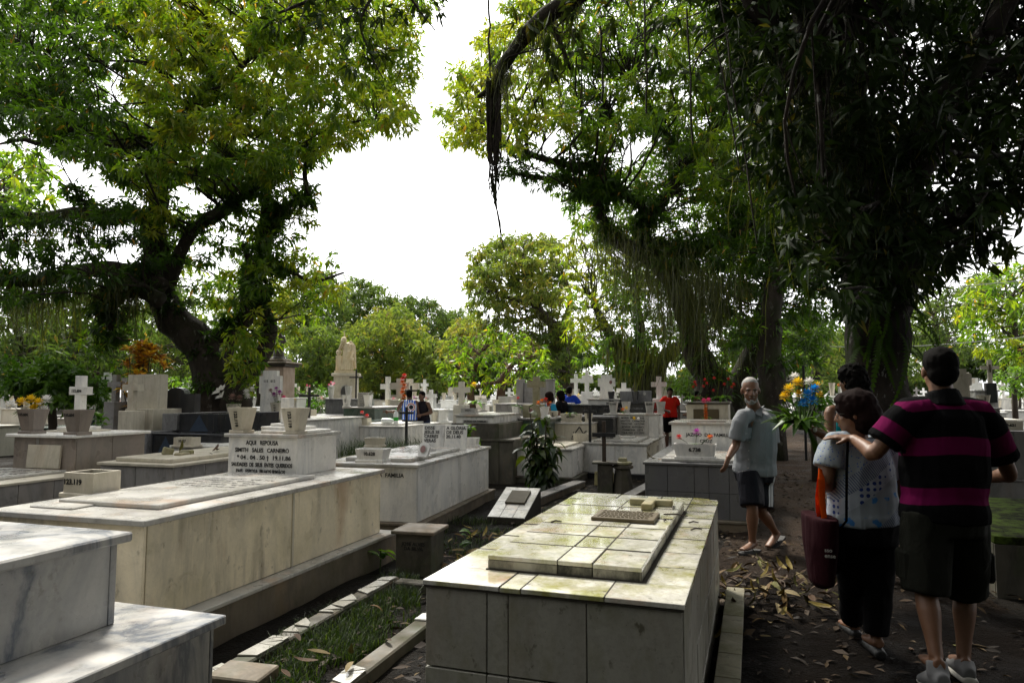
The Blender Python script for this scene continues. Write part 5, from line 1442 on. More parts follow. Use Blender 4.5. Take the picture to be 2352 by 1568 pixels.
# ------------------------------------------------------------------ solid shapes grown together
def blob(mb, name, mat, parent, voxel=.01, smooth=4, off=(0, 0, 0), disp=None, fold=0.0):
    me = mb.mesh('tmp'); fix_normals(me)
    ob = bpy.data.objects.new('tmp', me)
    sc = bpy.data.scenes.new('tmp')
    sc.collection.objects.link(ob)
    m = ob.modifiers.new('r', 'REMESH'); m.mode = 'VOXEL'; m.voxel_size = voxel; m.use_smooth_shade = True
    if smooth:
        q = ob.modifiers.new('s', 'SMOOTH'); q.factor = .5; q.iterations = smooth
    with bpy.context.temp_override(scene=sc, view_layer=sc.view_layers[0]):
        dg = bpy.context.evaluated_depsgraph_get()
        dg.update()
    nm = bpy.data.meshes.new_from_object(ob.evaluated_get(dg))
    bpy.data.scenes.remove(sc)
    bpy.data.objects.remove(ob)
    bpy.data.meshes.remove(me)
    n = len(nm.vertices)
    co = np.empty(n * 3, dtype=np.float32); nm.vertices.foreach_get('co', co); co = co.reshape(-1, 3)
    if disp: co = disp(co)
    if fold:
        nr = np.empty(n * 3, dtype=np.float32); nm.vertices.foreach_get('normal', nr); nr = nr.reshape(-1, 3)
        h_ = np.empty(n, np.float32)
        for i_ in range(n):
            x_, y_, z_ = float(co[i_, 0]), float(co[i_, 1]), float(co[i_, 2])
            w_ = mnoise.noise(Vector((x_ * 3, y_ * 3, z_ * 2.2))) * .8
            a_ = mnoise.noise(Vector((x_ * 9 + w_, y_ * 9 + w_, z_ * 3.2 + 2 * w_)))
            b_ = mnoise.noise(Vector((x_ * 6 + z_ * 9, y_ * 6, z_ * 14 + w_ * 2)))
            h_[i_] = (1 - abs(a_) * 2.2) * .6 + b_ * .45
        co = co + nr * (h_ * fold)[:, None]
    co = co - np.array(tuple(off), dtype=np.float32)
    nm.vertices.foreach_set('co', np.ascontiguousarray(co, dtype=np.float32).ravel())
    nm.update()
    nm.name = name
    nm.materials.clear(); nm.materials.append(mat)
    o = bpy.data.objects.new(name, nm)
    C.objects.link(o)
    o.parent = parent
    return o

# ------------------------------------------------------------------ statues
STONE_ST = marble('statue_stone', (.72, .62, .44), (.4, .3, .16), 2, .4, .6, .2, .7, staincol=(.50, .30, .08), grime=.2)
BRONZE_D = plain('bronze_dark', (.045, .036, .028), .5, .4, 30)
PINKST = marble('pedestal_plaster', (.50, .38, .30), (.25, .15, .1), 2, .6, .6, .2, .8, staincol=(.30, .14, .07))
r_ = empty('mourner_statue', P(796, 851, 28) - Vector((0, 0, 0)), math.radians(8)); tag(r_, 'pale stone statue of a hooded mourner leaning on an urn pillar', 'statue')
mb = MB()
mb.tube([(0, 0, 0), (0, 0, .35), (.0, 0, .75), (-.01, 0, 1.0), (-.03, -.03, 1.14)], [(.25, .2), (.2, .17), (.17, .14), (.2, .14), (.12, .1)], 14, ell=(1, 0, 0))
mb.ball((-.12, -.07, 1.25), (.12, .13, .14)); mb.ball((-.17, -.12, 1.2), (.08, .09, .1))
mb.tube([(.15, 0, 1.1), (.22, .02, .85), (.2, -.1, .6), (.17, -.16, .5)], [.075, .065, .05, .045], 8)
mb.tube([(-.2, 0, 1.08), (-.29, -.06, .85), (-.24, -.12, .98), (-.2, -.14, 1.12)], [.07, .055, .05, .05], 8)
mb.tube([(.08, .1, 1.2), (.22, .1, 1.0), (.27, .08, .6), (.27, .05, .1)], [(.1, .05), (.12, .06), (.1, .06), (.12, .07)], 8, ell=(1, 0, 0))
for k in range(7):
    x = -.15 + k * .06
    mb.tube([(x * .7, -.13, .8), (x, -.16, .4), (x * 1.3, -.2, .02)], [.025, .03, .035], 6)
mb.tube([(.22, -.18, .52), (.24, -.2, .45), (.2, -.2, .4)], [.06, .08, .05], 8)
blob(mb, 'figure', STONE_ST, r_, .018, 2)
mb = MB(); mb.box(-.42, -.2, -.14, .12, 0, .62, .01); mb.build('urn_pillar', STONE_ST, r_)
MB().lathe([(.06, .6202), (.11, .7), (.12, .78), (.08, .84), (.09, .87)], 12, (-.31, 0, 0)).build('urn', STONE_ST, r_)
MB().tube([(-.1, .12, 1.3), (-.14, .14, 1.62)], [.03, .015], 8).build('cross_tip', STONE_ST, r_)
MB().box(-.45, .40, -.32, .3, -.1, -.0005, .01).build('statue_base', STONE_ST, r_)
loc = P(796, 851, 28)
r_ = empty('pedestal', (loc.x, loc.y, 0), math.radians(8)); tag(r_, 'stone pedestal of the hooded statue with an oval portrait', 'pedestal')
zt = loc.z - .1
MB().box(-.46, .46, -.4, .4, -.05, zt - .12, .01).build('shaft', MARBLE_CREAM, r_)
MB().box(-.55, .55, -.48, .48, zt - .1195, zt - .001, .02).build('cap', MARBLE_CREAM, r_)
oval(r_, (0, -.402, zt - .75), .22, .3, MARBLE_TOP, .01, 'portrait_rim'); oval(r_, (0, -.413, zt - .75), .17, .25, plain('portrait_dark', (.05, .05, .05), .4), .008, 'portrait')
loc = P(640, 824, 22)
r_ = empty('bronze_statue', loc, math.radians(-10)); tag(r_, 'dark bronze statue of a robed figure on the tall stained pedestal', 'statue')
mb = MB()
mb.tube([(0, 0, 0), (0, 0, .3), (.02, 0, .6), (.03, 0, .78)], [(.2, .17), (.15, .13), (.16, .12), (.08, .07)], 12, ell=(1, 0, 0)); mb.ball((.05, -.02, .9), (.075, .085, .1))
mb.tube([(.14, 0, .72), (.22, -.03, .55), (.1, -.14, .5)], [.06, .05, .045], 8); mb.tube([(-.12, 0, .72), (-.24, -.03, .55), (-.28, -.1, .62)], [.06, .05, .04], 8); mb.box(-.2, .2, -.18, .18, -.02, .05)
blob(mb, 'figure', BRONZE_D, r_, .018, 2)
r_ = empty('pedestal', (loc.x, loc.y, 0), math.radians(-10)); tag(r_, 'tall stained pinkish pedestal under the bronze statue', 'pedestal')
MB().box(-.38, .38, -.38, .38, -.05, loc.z - .25, .015).build('shaft', PINKST, r_)
MB().box(-.48, .48, -.48, .48, loc.z - .2495, loc.z - .17, .02).build('cap', BRONZE_D, r_); MB().box(-.55, .55, -.55, .55, loc.z - .1695, loc.z - .1, .02).build('cap', CONCRETE, r_); MB().box(-.3, .3, -.3, .3, loc.z - .0995, loc.z - .001, .02).build('cap', CONCRETE, r_)
mb = MB(); cz = loc.z - 1.75
mb.tube([(.38 + .14 * math.cos(k * math.pi / 8), -.42, cz + .2 * math.sin(k * math.pi / 8)) for k in range(17)], .045, 6, False); mb.build('wreath', BRONZE_D, r_)

# ------------------------------------------------------------------ crowded graves further back
WHITE_FAR = marble('limewash', (.84, .84, .82), (.5, .5, .5), 1.2, .3, .12, .06, .5, grime=.15)
CREAM_FAR = marble('limewash_cream', (.66, .62, .54), (.4, .36, .3), 1.2, .3, .2, .12, .55, grime=.3)
FARM = [WHITE_FAR, WHITE_FAR, WHITE_FAR, CREAM_FAR, MARBLE_WHITE, MARBLE_GREY]
_cache = {}
def shared(key, fn, mat):
    k_ = (key, mat.name)
    if k_ not in _cache:
        mb = MB(); fn(mb); me = mb.mesh(key); fix_normals(me); me.materials.append(mat); _cache[k_] = me
    return _cache[k_]
def f_body(mb): mb.box(-.5, .5, 0, 2.1, -.1, .62, .01)
def f_lid(mb): mb.box(-.54, .54, -.04, 2.14, .6205, .66, .008)
def f_head(mb): mb.box(-.42, .42, 1.4, 2.05, .6605, .98, .008)
def f_hslab(mb): mb.box(-.46, .46, 1.36, 2.09, .9805, 1.01, .006)
def f_cross(mb): mb.m = Matrix.Translation((0, 1.7, 1.0105)); mb.prism(cross_pts(.34, .55, .1, .38), -.05, .05)
def f_cross2(mb): mb.m = Matrix.Translation((0, 1.7, .6605)); mb.prism(cross_pts(.5, .85, .13, .6), -.06, .06)
def f_step(mb): mb.m = Matrix.Translation((0, 1.65, .6605)); mb.prism(stepped(.6, .8, .38, .12, .44, .6), 0, .1)
def f_vase(mb): mb.lathe([(.05, 0), (.055, .02), (.09, .22), (.075, .22), (.04, .05)], 6)
def f_plaque(mb): mb.box(-.3, .3, 1.5, 1.54, .6605, 1.02, .006)
def f_arch(mb):
    mb.m = Matrix.Translation((0, 1.7, .6605)); mb.prism([(-.35, 0), (.35, 0), (.35, .45)] + [(.25 * math.cos(a_), .5 + .25 * math.sin(a_)) for a_ in (0, .5, 1.05, 1.57, 2.1, 2.64, 3.14)] + [(-.35, .45)], 0, .1)
occ = [(o.location.x, o.location.y) for o in C.objects if o.parent is None and o.get('category') in ('tomb', 'tree', 'pedestal', 'headstone')]
KINDS = [('tomb with a head block and small cross', ['body', 'lid', 'head', 'hslab', 'cross', 'vases']), ('tomb with a plain tall cross', ['body', 'lid', 'cross2', 'vase1']), ('tomb with a notched headstone', ['body', 'lid', 'step', 'vases']),
         ('tomb with an upright plaque and vases', ['body', 'lid', 'plaque', 'vases']), ('tomb with a bare head block', ['body', 'lid', 'head', 'hslab', 'vases2']), ('tomb with an arched headstone', ['body', 'lid', 'arch', 'vase1'])]
FN = dict(body=('tomb_body', f_body), lid=('top_slab', f_lid), head=('head_block', f_head), hslab=('head_slab', f_hslab), cross=('cross', f_cross), cross2=('cross', f_cross2), step=('headstone', f_step), plaque=('plaque', f_plaque), arch=('headstone', f_arch))
r9 = random.Random(99)
ca, sa = math.cos(math.radians(A0)), math.sin(math.radians(A0))
far_tops = []
nf = 0
for it in range(0, 26):
    for js in range(-34, 34):
        if nf >= 285: break
        tt_, ss_ = 11.5 + it * 2.75 * (1 + it * .012), js * 1.5 + r9.uniform(-.15, .15)
        x, y = ss_ * ca + tt_ * sa, -ss_ * sa + tt_ * ca
        if y < 12.2 or y > 62 or abs(x) > .76 * y + 1.2: continue
        if abs(x - (2.15 + (y - 4) * .352)) < 2.0 and y < 34: continue
        if r9.random() < (.30 if y < 30 else .52): continue
        if any((x - a_) ** 2 + (y - b_) ** 2 < (1.75 if y < 24 else 1.3) ** 2 for a_, b_ in occ): continue
        kd = r9.choices(range(6), (4, 2.2, 2, 2, 3, 1))[0]
        dark = r9.random() < .13
        m_ = r9.choice((GRANITE_BLACK, GRANITE_GREY, GRANITE_GREEN)) if dark else r9.choice(FARM)
        tone = 'dark' if dark else ('grey' if m_ is MARBLE_GREY else 'cream' if m_ is CREAM_FAR else 'white')
        near = 'in the middle rows' if y < 22 else 'in the far rows'
        root = empty('tomb', (x, y, 0), -math.radians(A0 + r9.uniform(-3, 3)))
        tag(root, f'{tone} {KINDS[kd][0]} {near}', 'tomb', f'{tone} tombs {near}, {KINDS[kd][0]}')
        sc_ = r9.uniform(.9, 1.12); hz = r9.uniform(.85, 1.5)
        if y < 16: hz = min(hz, 1.15)
        root.scale = (sc_, sc_, hz)
        occ.append((x, y)); nf += 1
        for p_ in KINDS[kd][1]:
            if p_.startswith('vase'):
                for vx, vy, vz in {'vases': ((-.3, 1.3, .66), (.32, 1.3, .66)), 'vase1': ((.3, 1.2, .66),), 'vases2': ((-.3, 1.5, 1.01), (.3, 1.5, 1.01))}[p_]:
                    if y < 40:
                        o = inst('vase', shared('vase', f_vase, MARBLE_CREAM if not dark else MARBLE_WHITE), root, (vx, vy, vz), (0, 0, r9.uniform(0, 1)), (1.2, 1.2, 1.3))
                        far_tops.append((x, y, root, (vx, vy, vz + .25), sc_, hz))
            else:
                nm_, fn_ = FN[p_]
                inst(nm_, shared(nm_ + p_, fn_, m_ if p_ not in ('plaque',) else (MARBLE_TOP if not dark else GRANITE_GREY)), root)
# ------------------------------------------------------------------ flowers, shrubs, weeds
def petal_mat(name, col, trans=.35):
    t = NT(name)
    t.base(t.mix(t.noise(30, 2), [c * .75 for c in col], [min(1, c * 1.15) for c in col])); t.rough(.6)
    tr = t.n('ShaderNodeBsdfTranslucent'); tr.inputs['Color'].default_value = (*col, 1)
    mx = t.n('ShaderNodeMixShader'); mx.inputs[0].default_value = trans
    t.t.links.new(t.bsdf.outputs[0], mx.inputs[1]); t.t.links.new(tr.outputs[0], mx.inputs[2]); t.t.links.new(mx.outputs[0], t.out.inputs['Surface'])
    return t.mat
PET = dict(red=petal_mat('petal_red', (.52, .02, .015)), orange=petal_mat('petal_orange', (.72, .20, .02)), yellow=petal_mat('petal_yellow', (.80, .55, .02)), white=petal_mat('petal_white', (.82, .80, .76)),
           pink=petal_mat('petal_pink', (.72, .08, .22)), purple=petal_mat('petal_purple', (.36, .04, .30)), blue=petal_mat('petal_blue', (.02, .30, .72)), dusty=petal_mat('petal_dusty', (.38, .24, .2)))
GREENL = leaf_mat('garden_leaf', [(0, (.02, .05, .01)), (.5, (.05, .115, .016)), (1, (.11, .19, .03))], trans=.4, tboost=2.0)
STEM = plain('stem_green', (.04, .07, .015), .7)

def mum(mb, c, R, n=60, seed=0):
    r = random.Random(seed)
    for k in range(n):
        z = 1 - 1.5 * (k + .5) / n
        a = k * 2.399963
        rr = math.sqrt(max(0, 1 - z * z))
        d = Vector((rr * math.cos(a), rr * math.sin(a), z + r.uniform(-.1, .1))).normalized()
        s = d.cross(Vector((0, 0, 1)) if abs(d.z) < .95 else Vector((1, 0, 0))).normalized() * R * .17
        c_ = Vector(c)
        mb.add([c_ + d * R * .15, c_ + d * R * .7 + s, c_ + d * R * r.uniform(.9, 1.1), c_ + d * R * .7 - s], [(0, 1, 2), (0, 2, 3)])
def lily(mb, c, R, axis, n=6):
    c = Vector(c); ax = Vector(axis).normalized(); u = ax.orthogonal().normalized(); w = ax.cross(u)
    for k in range(n):
        a = 2 * math.pi * k / n
        o = u * math.cos(a) + w * math.sin(a); s = ax.cross(o) * R * .22
        p1 = c + ax * R * .6 + o * R * .45; p2 = c + ax * R * .7 + o * R * 1.1
        mb.add([c, p1 + s, p2, p1 - s], [(0, 1, 2), (0, 2, 3)])
def leaf_strip(L_=.3, Wd=.06, bend=.5, n=5, fold=.25):
    vs, fs = [], []
    for k in range(n + 1):
        u = k / n
        w = Wd / 2 * math.sin(math.pi * min(1, (u * .92 + .06))) ** .8 if k < n else .001
        a = bend * u * u
        x, z = L_ * u * math.cos(a * .6), -L_ * u * math.sin(a)
        vs += [(x, -w, z + w * fold), (x, 0, z), (x, w, z + w * fold)]
    for k in range(n):
        b = k * 3
        fs += [(b, b + 1, b + 4, b + 3), (b + 1, b + 2, b + 5, b + 4)]
    return vs, fs
def leaf_me(name, L_, Wd, bend, mat, n=5, tint=.5, fold=.25):
    vs, fs = leaf_strip(L_, Wd, bend, n, fold)
    me = bpy.data.meshes.new(name); me.from_pydata(vs, [], fs); me.update(); me.materials.append(mat)
    at = me.attributes.new('tint', 'FLOAT', 'POINT'); at.data.foreach_set('value', np.full(len(vs), tint, dtype=np.float32))
    return me
def put_leaves(mb, c, n, L_, Wd, seed, up=.6, bend=.7):
    r = random.Random(seed)
    for k in range(n):
        vs, fs = leaf_strip(L_ * r.uniform(.7, 1.2), Wd, bend, 3)
        mb.m = Matrix.Translation(c) @ Matrix.Rotation(r.uniform(0, 6.28), 4, 'Z') @ Matrix.Rotation(-up * r.uniform(.4, 1.4), 4, 'Y')
        mb.add(vs, fs)
    mb.m = None
def tinted(o, lo=.2, hi=.9, seed=0):
    me = o.data; n = len(me.vertices)
    g = np.random.default_rng(seed)
    at = me.attributes.new('tint', 'FLOAT', 'POINT'); at.data.foreach_set('value', np.repeat(g.uniform(lo, hi, n // 6 + 1), 6)[:n].astype(np.float32))
    return o
def bouquet(label, pos, blooms, leafn=14, leafL=.12, seed=0, group=None, stem=True, name='bouquet', cat='flowers'):
    root = empty(name, pos); tag(root, label, cat, group)
    mb = MB(); put_leaves(mb, (0, 0, 0), leafn, leafL, leafL * .3, seed)
    if leafn: tinted(mb.build('leaves', GREENL, root, fix=False), seed=seed)
    if stem:
        ms = MB()
        for (x, y, z, R, col, kind) in blooms: ms.tube([(x * .15, y * .15, -.04), (x * .6, y * .6, z * .5), (x, y, z)], .004, 4, False)
        ms.build('stems', STEM, root, fix=False)
    for i, (x, y, z, R, col, kind) in enumerate(blooms):
        mb = MB()
        if kind == 'mum': mum(mb, (x, y, z), R, 46, i)
        else: lily(mb, (x, y, z), R, (x * 1.5, y * 1.5 - .3, .5))
        mb.build('bloom', PET[col], root, fix=False)
    return root
# on named vases
def vp(lbl):
    for o in C.objects:
        if o.get('label') == lbl: return o.location.copy()
p = vp('cream vase marked 115 612 holding purple flowers') + Vector((0, 0, .30))
bouquet('purple and lilac artificial flowers in the vase marked 115 612', p, [(-.08, 0, .16, .07, 'purple', 'mum'), (.05, -.05, .20, .075, 'purple', 'mum'), (-.14, -.02, .24, .06, 'dusty', 'mum'), (.12, 0, .10, .065, 'pink', 'mum'), (-.02, -.05, .28, .06, 'purple', 'mum'), (.15, .0, .05, .05, 'purple', 'mum')], 12, .13, 1)
p = vp('cream vase holding white lilies left of the notched headstone') + Vector((0, 0, .30))
bouquet('white lilies and faded pink blooms in the vase left of the notched headstone', p, [(-.24, 0, .14, .12, 'white', 'lily'), (-.3, .0, .24, .13, 'white', 'lily'), (-.2, -.05, .3, .1, 'white', 'lily'), (.25, 0, .24, .09, 'white', 'mum'), (.36, 0, .30, .08, 'white', 'mum'), (.3, -.05, .16, .08, 'white', 'mum'), (-.02, -.04, .14, .1, 'dusty', 'mum'), (.12, -.03, .12, .09, 'dusty', 'mum')], 14, .14, 2)
p = vp('white flared planter marked 6.738 with three artificial flowers') + Vector((0, 0, .15))
bouquet('red rose, purple daisy and orange rose in the planter marked 6.738', p, [(-.19, 0, .09, .048, 'red', 'mum'), (.02, 0, .15, .06, 'purple', 'mum'), (.17, 0, .09, .042, 'orange', 'mum'), (.2, .02, .10, .028, 'red', 'mum')], 10, .09, 3)
p = vp('cream planter with two red flowers on the white tiled tomb') + Vector((0, 0, .12))
bouquet('two red flowers in the cream planter beside the bottles', p, [(-.04, 0, .16, .06, 'red', 'mum'), (.07, 0, .08, .07, 'red', 'mum')], 8, .12, 4)
p = vp('vase with a blue-green and red posy left of the portrait block') + Vector((0, 0, .2))
bouquet('blue-green sprays and a red bloom left of the portrait block', p, [(.03, 0, .17, .045, 'red', 'mum')], 20, .14, 5)
p = vp('vase with red and orange flowers right of the portrait block') + Vector((0, 0, .2))
bouquet('red and orange flowers right of the portrait block', p, [(-.12, 0, .08, .06, 'orange', 'mum'), (-.05, 0, .12, .06, 'orange', 'mum'), (.02, 0, .14, .065, 'red', 'mum'), (.1, 0, .07, .06, 'orange', 'mum'), (.06, -.03, .05, .05, 'red', 'mum')], 8, .1, 6)
p = vp('white vase with mixed flowers beside the head block of the dark grey tomb') + Vector((0, 0, .3))
bouquet('yellow, pink and blue flowers in the vase beside the family head block', p, [(-.02, 0, .16, .05, 'yellow', 'mum'), (.02, 0, .08, .055, 'pink', 'mum'), (-.07, 0, .05, .05, 'blue', 'mum'), (.06, .0, .03, .045, 'blue', 'mum')], 26, .2, 7)
p = vp('planter marked 64.057 with green sprigs between two matching vases') + Vector((0, 0, .14))
bouquet('pale green sprig in the planter on the compass tomb', p, [(-.1, 0, .03, .03, 'yellow', 'mum')], 26, .16, 8)
# orange garland on the cream wall, flowers on M7 ledge
p = Pp(706, 418, 11.6)
bouquet('hanging garland of orange lilies topped with pink in front of the bronze plate', p, [(0, 0, -.02 + .055 * k, .05, 'orange', 'mum') for k in range(5)] + [(-.03, 0, .29, .06, 'pink', 'mum'), (.05, 0, .30, .06, 'pink', 'mum')], 6, .1, 9)
for k, (px_, py_, lb) in enumerate(((693, 399, 'red spiky flowers at the left end of the mossy cream tomb'), (722, 399, 'red spiky flowers at the right end of the mossy cream tomb'))):
    r4 = random.Random(k)
    bouquet(lb, Pp(px_, py_, 12.5), [(r4.uniform(-.2, .3), 0, r4.uniform(.15, .42), .04, 'red', 'mum') for _ in range(6)], 16, .22, 20 + k)
bouquet('yellow and white flowers behind the left brown vase', Pp(30, 413, 10.5), [(x, 0, z, .1, c, 'mum') for x, z, c in ((-.14, .16, 'yellow'), (0, .2, 'yellow'), (.12, .15, 'yellow'), (.05, .06, 'yellow'), (.24, .2, 'white'), (-.08, .02, 'white'), (.2, .04, 'white'), (-.3, .12, 'white'))], 40, .22, 10)
bouquet('orange lilies in front of the cream double cross', Pp(403, 400, 20), [(0.03 * math.sin(k * 2), 0, .1 * k, .1, 'orange' if k < 6 else 'red', 'mum') for k in range(8)], 10, .2, 12)
bouquet('single tall yellow flower in the middle graves', Pp(474, 404, 15), [(0, 0, .42, .085, 'yellow', 'mum')], 8, .35, 13)
bouquet('yellow and orange flowers left of the tablet tomb vases', Pp(624, 412, 13.8), [(-.02, 0, .05, .055, 'orange', 'mum'), (.05, 0, .08, .05, 'yellow', 'mum'), (.2, 0, -.12, .05, 'yellow', 'mum'), (.28, 0, -.13, .05, 'white', 'mum')], 8, .1, 14)
# small posies on the crowded graves
r8 = random.Random(4)
sel = r8.sample(far_tops, min(70, len(far_tops)))
cols = ['red', 'orange', 'yellow', 'white', 'pink', 'purple']
for (x, y, root, lv, sc_, hz) in sel:
    a_ = root.rotation_euler[2]
    c = r8.choice(cols)
    px3 = Vector((x + (lv[0] * math.cos(a_) - lv[1] * math.sin(a_)) * sc_, y + (lv[0] * math.sin(a_) + lv[1] * math.cos(a_)) * sc_, lv[2] * hz))
    rr_ = empty('posy', px3); tag(rr_, f'small {c} posy in a vase among the crowded graves', 'flowers', f'{c} posies among the crowded graves')
    mb = MB()
    for q in range(4): mum(mb, (r8.uniform(-.09, .09), r8.uniform(-.05, .05), r8.uniform(.03, .16)), .065, 14, q)
    mb.build('blooms', PET[c], rr_, fix=False)
    mb = MB(); put_leaves(mb, (0, 0, -.03), 7, .16, .05, int(x * 10)); tinted(mb.build('leaves', GREENL, rr_, fix=False))

# dark shrub by the kerb, each leaf a part
SHRUB = leaf_mat('shrub_leaf', [(0, (.010, .022, .006)), (.55, (.024, .048, .010)), (1, (.07, .085, .015))], trans=.3, tboost=2.0, rough=.3)
sp0 = Gp(541, 490, 0)
sh = empty('shrub', sp0); tag(sh, 'dark leafy shrub growing from the kerb in the middle', 'shrub')
lm = [leaf_me('leaf', .25, .10, .7, SHRUB, 5, t_) for t_ in (.2, .45, .75, .95)]
r3_ = random.Random(12)
stems = MB()
tips = []
for k in range(20):
    h = r3_.uniform(.35, 1.22) if k else 1.3
    a = r3_.uniform(0, 6.28); sx = r3_.uniform(.04, .26)
    pts = [Vector((r3_.uniform(-.05, .05), r3_.uniform(-.05, .05), -.05)), Vector((math.cos(a) * sx * .5, math.sin(a) * sx * .5, h * .5)), Vector((math.cos(a) * sx, math.sin(a) * sx, h))]
    stems.tube(pts, [.016, .012, .006], 6)
    for q in range(12):
        u = .25 + .75 * q / 11
        p = pts[0].lerp(pts[1], u * 2) if u < .5 else pts[1].lerp(pts[2], u * 2 - 1)
        tips.append((p, u))
stems.build('stem', WOODD, sh, fix=False)
for p, u in tips:
    s = r3_.uniform(.7, 1.15)
    inst('leaf', lm[min(3, int(r3_.random() * 2.2 + (u > .8) * 1.3))], sh, p, (r3_.uniform(-.4, .4), r3_.uniform(-.5, .5) + (-.3 if u > .9 else .15), r3_.uniform(0, 6.28)), (s, s, s))
# croton
CRO = leaf_mat('croton_leaf', [(0, (.13, .05, .05)), (.25, (.35, .14, .05)), (.5, (.70, .34, .04)), (.8, (.85, .55, .06)), (1, (.45, .50, .08))], trans=.4, tboost=1.15)
cp = Gp(142, 470, 0); cp = Vector((P(330, 850, 13.2).x, 13.2, 0))
cr = empty('croton', cp); tag(cr, 'orange and yellow croton bush behind the pale crosses', 'shrub')
mb = MB(); st = MB(); r4 = random.Random(6)
for k in range(46):
    a, rad, h = r4.uniform(0, 6.28), r4.uniform(.05, .62), r4.uniform(1.2, 2.6)
    rad *= 1 - .55 * max(0, (h - 1.9))
    c = Vector((math.cos(a) * rad, math.sin(a) * rad * .7, h))
    st.tube([(0, 0, 0), c * .5 + Vector((0, 0, -.1)), c], [.02, .014, .008], 5, False)
    put_leaves(mb, c, 15, .27, .075, k, up=.9, bend=.6)
tinted(mb.build('crown', CRO, cr, fix=False), 0, 1, 4); st.build('stems', WOODD, cr, fix=False); cr.scale = (.85, .85, .93)
# green bush far left
cl = []
r4 = random.Random(16)
for k in range(46):
    x, y_ = r4.uniform(10, 240), r4.uniform(835, 935)
    if y_ < 845 + abs(x - 120) * .25 - 10: continue
    cl.append((*P(x, y_, r4.uniform(12.8, 14.2)), r4.uniform(.22, .36), 1.0, r4.uniform(.4, .8)))
tree('bush', 'glossy dark green bush behind the marble cross', [[(120, 1060, 13.5, 10), (120, 960, 13.5, 9), (118, 900, 13.5, 6)]], cl, 150, .17, mat if False else GREENL, WOODD, 15, wr=.42, droop=.1, twigs=2, k=7, cat='shrub')
# far bushes between rows
for k, (dx, dy, Y, rr_, tt_, lb) in enumerate(((470, 880, 22, 60, .8, 'light green bush right of the orange croton'), (1240, 880, 24, 44, .9, 'bright green bush behind the grey marble monument'), (690, 905, 30, 50, .5, 'low bush below the bronze statue'), (2330, 870, 22, 50, .85, 'pale green bush right of the crucifix cross'), (1600, 880, 24, 46, .8, 'sunny bush behind the red shirt'), (1870, 930, 12, 40, .3, 'dark bush beside the path behind the bouquet'))):
    r4 = random.Random(k)
    cl = [(*P(dx + r4.uniform(-rr_, rr_), dy + r4.uniform(-.5, .9) * rr_ * .8, Y + r4.uniform(-1, 1)), rr_ * .4 * PX / FPX * Y, 1, tt_ + r4.uniform(-.1, .1)) for _ in range(14)]
    tree('bush', lb, [[(dx, dy + 60, Y, 6), (dx, dy + 20, Y, 5), (dx, dy, Y, 3)]], cl, 110, .18, GREENL, WOODD, 30 + k, wr=.4, droop=.15, twigs=1, k=6, cat='shrub')

# ---- grass and weeds
GRASS = leaf_mat('grass_blade', [(0, (.009, .020, .004)), (.6, (.022, .044, .007)), (1, (.07, .10, .015))], trans=.35, tboost=1.5)
def grass(label, patches, seed):
    g = np.random.default_rng(seed)
    Ps, Hs = [], []
    for (poly, n, h0, h1, z0) in patches:
        xs = [p[0] for p in poly]; ys = [p[1] for p in poly]
        r_ = random.Random(seed + n)
        c_ = 0
        while c_ < n:
            x, y = r_.uniform(min(xs), max(xs)), r_.uniform(min(ys), max(ys))
            if in_poly(x, y, poly) and mnoise.noise(Vector((x * 2.2, y * 2.2, 5))) > -.12 + r_.uniform(-.2, .15):
                Ps.append((x, y, gh(x, y) - .02 + z0)); Hs.append(r_.uniform(h0, h1)); c_ += 1
            else: c_ += .15
    p = np.array(Ps); h = np.array(Hs); n = len(p)
    a = g.uniform(0, 6.28, n); s = np.stack([np.cos(a), np.sin(a), np.zeros(n)], 1); b = np.stack([-np.sin(a), np.cos(a), np.zeros(n)], 1)
    b = b * g.uniform(.2, 1.0, n)[:, None] * h[:, None]
    w = (g.uniform(.0014, .0034, n))[:, None]
    up = np.array([0, 0, 1.0]) * h[:, None]
    V = np.stack([p - s * w, p + s * w, p + up * .6 + b * .3 + s * w * .8, p + up * .6 + b * .3 - s * w * .8, p + up * .85 + b], 1).reshape(-1, 3)
    i = np.arange(n)[:, None] * 5
    F = np.concatenate([i + np.array([0, 1, 2]), i + np.array([0, 2, 3]), i + np.array([3, 2, 4])], 1).reshape(-1, 3)
    o = np_mesh('grass', V, F, GRASS, None, {'tint': np.repeat(g.uniform(0, 1, n), 5)})
    return tag(o, label, 'grass', kind='stuff')
def q2(*pts): return [(Gp(a, b, .03).x, Gp(a, b, .03).y) for a, b in pts]
grass('short grass filling the broken-tile kerb between the foreground tombs', [(q2((250, 655), (300, 620), (360, 588), (398, 568), (420, 575), (420, 615), (380, 640), (330, 668), (300, 690), (240, 690)), 8500, .02, .11, 0)], 1)
grass('grass and weeds between the pale book tomb and the tiled tomb', [(q2((380, 520), (395, 508), (440, 510), (500, 517), (500, 530), (470, 550), (440, 560), (385, 528)), 2600, .03, .10, 0), (q2((455, 560), (500, 522), (560, 500), (575, 500), (540, 512)), 900, .02, .07, 0)], 2)
grass('tall weeds on the overgrown plot behind the mossy ledges', [([(-2.9, 10.6), (-1.2, 10.4), (-.9, 12.2), (-2.7, 12.6)], 2600, .1, .4, .5), ([(-2.4, 9.2), (-1.2, 9.1), (-1.2, 9.6), (-2.4, 9.7)], 500, .03, .1, .45)], 3)
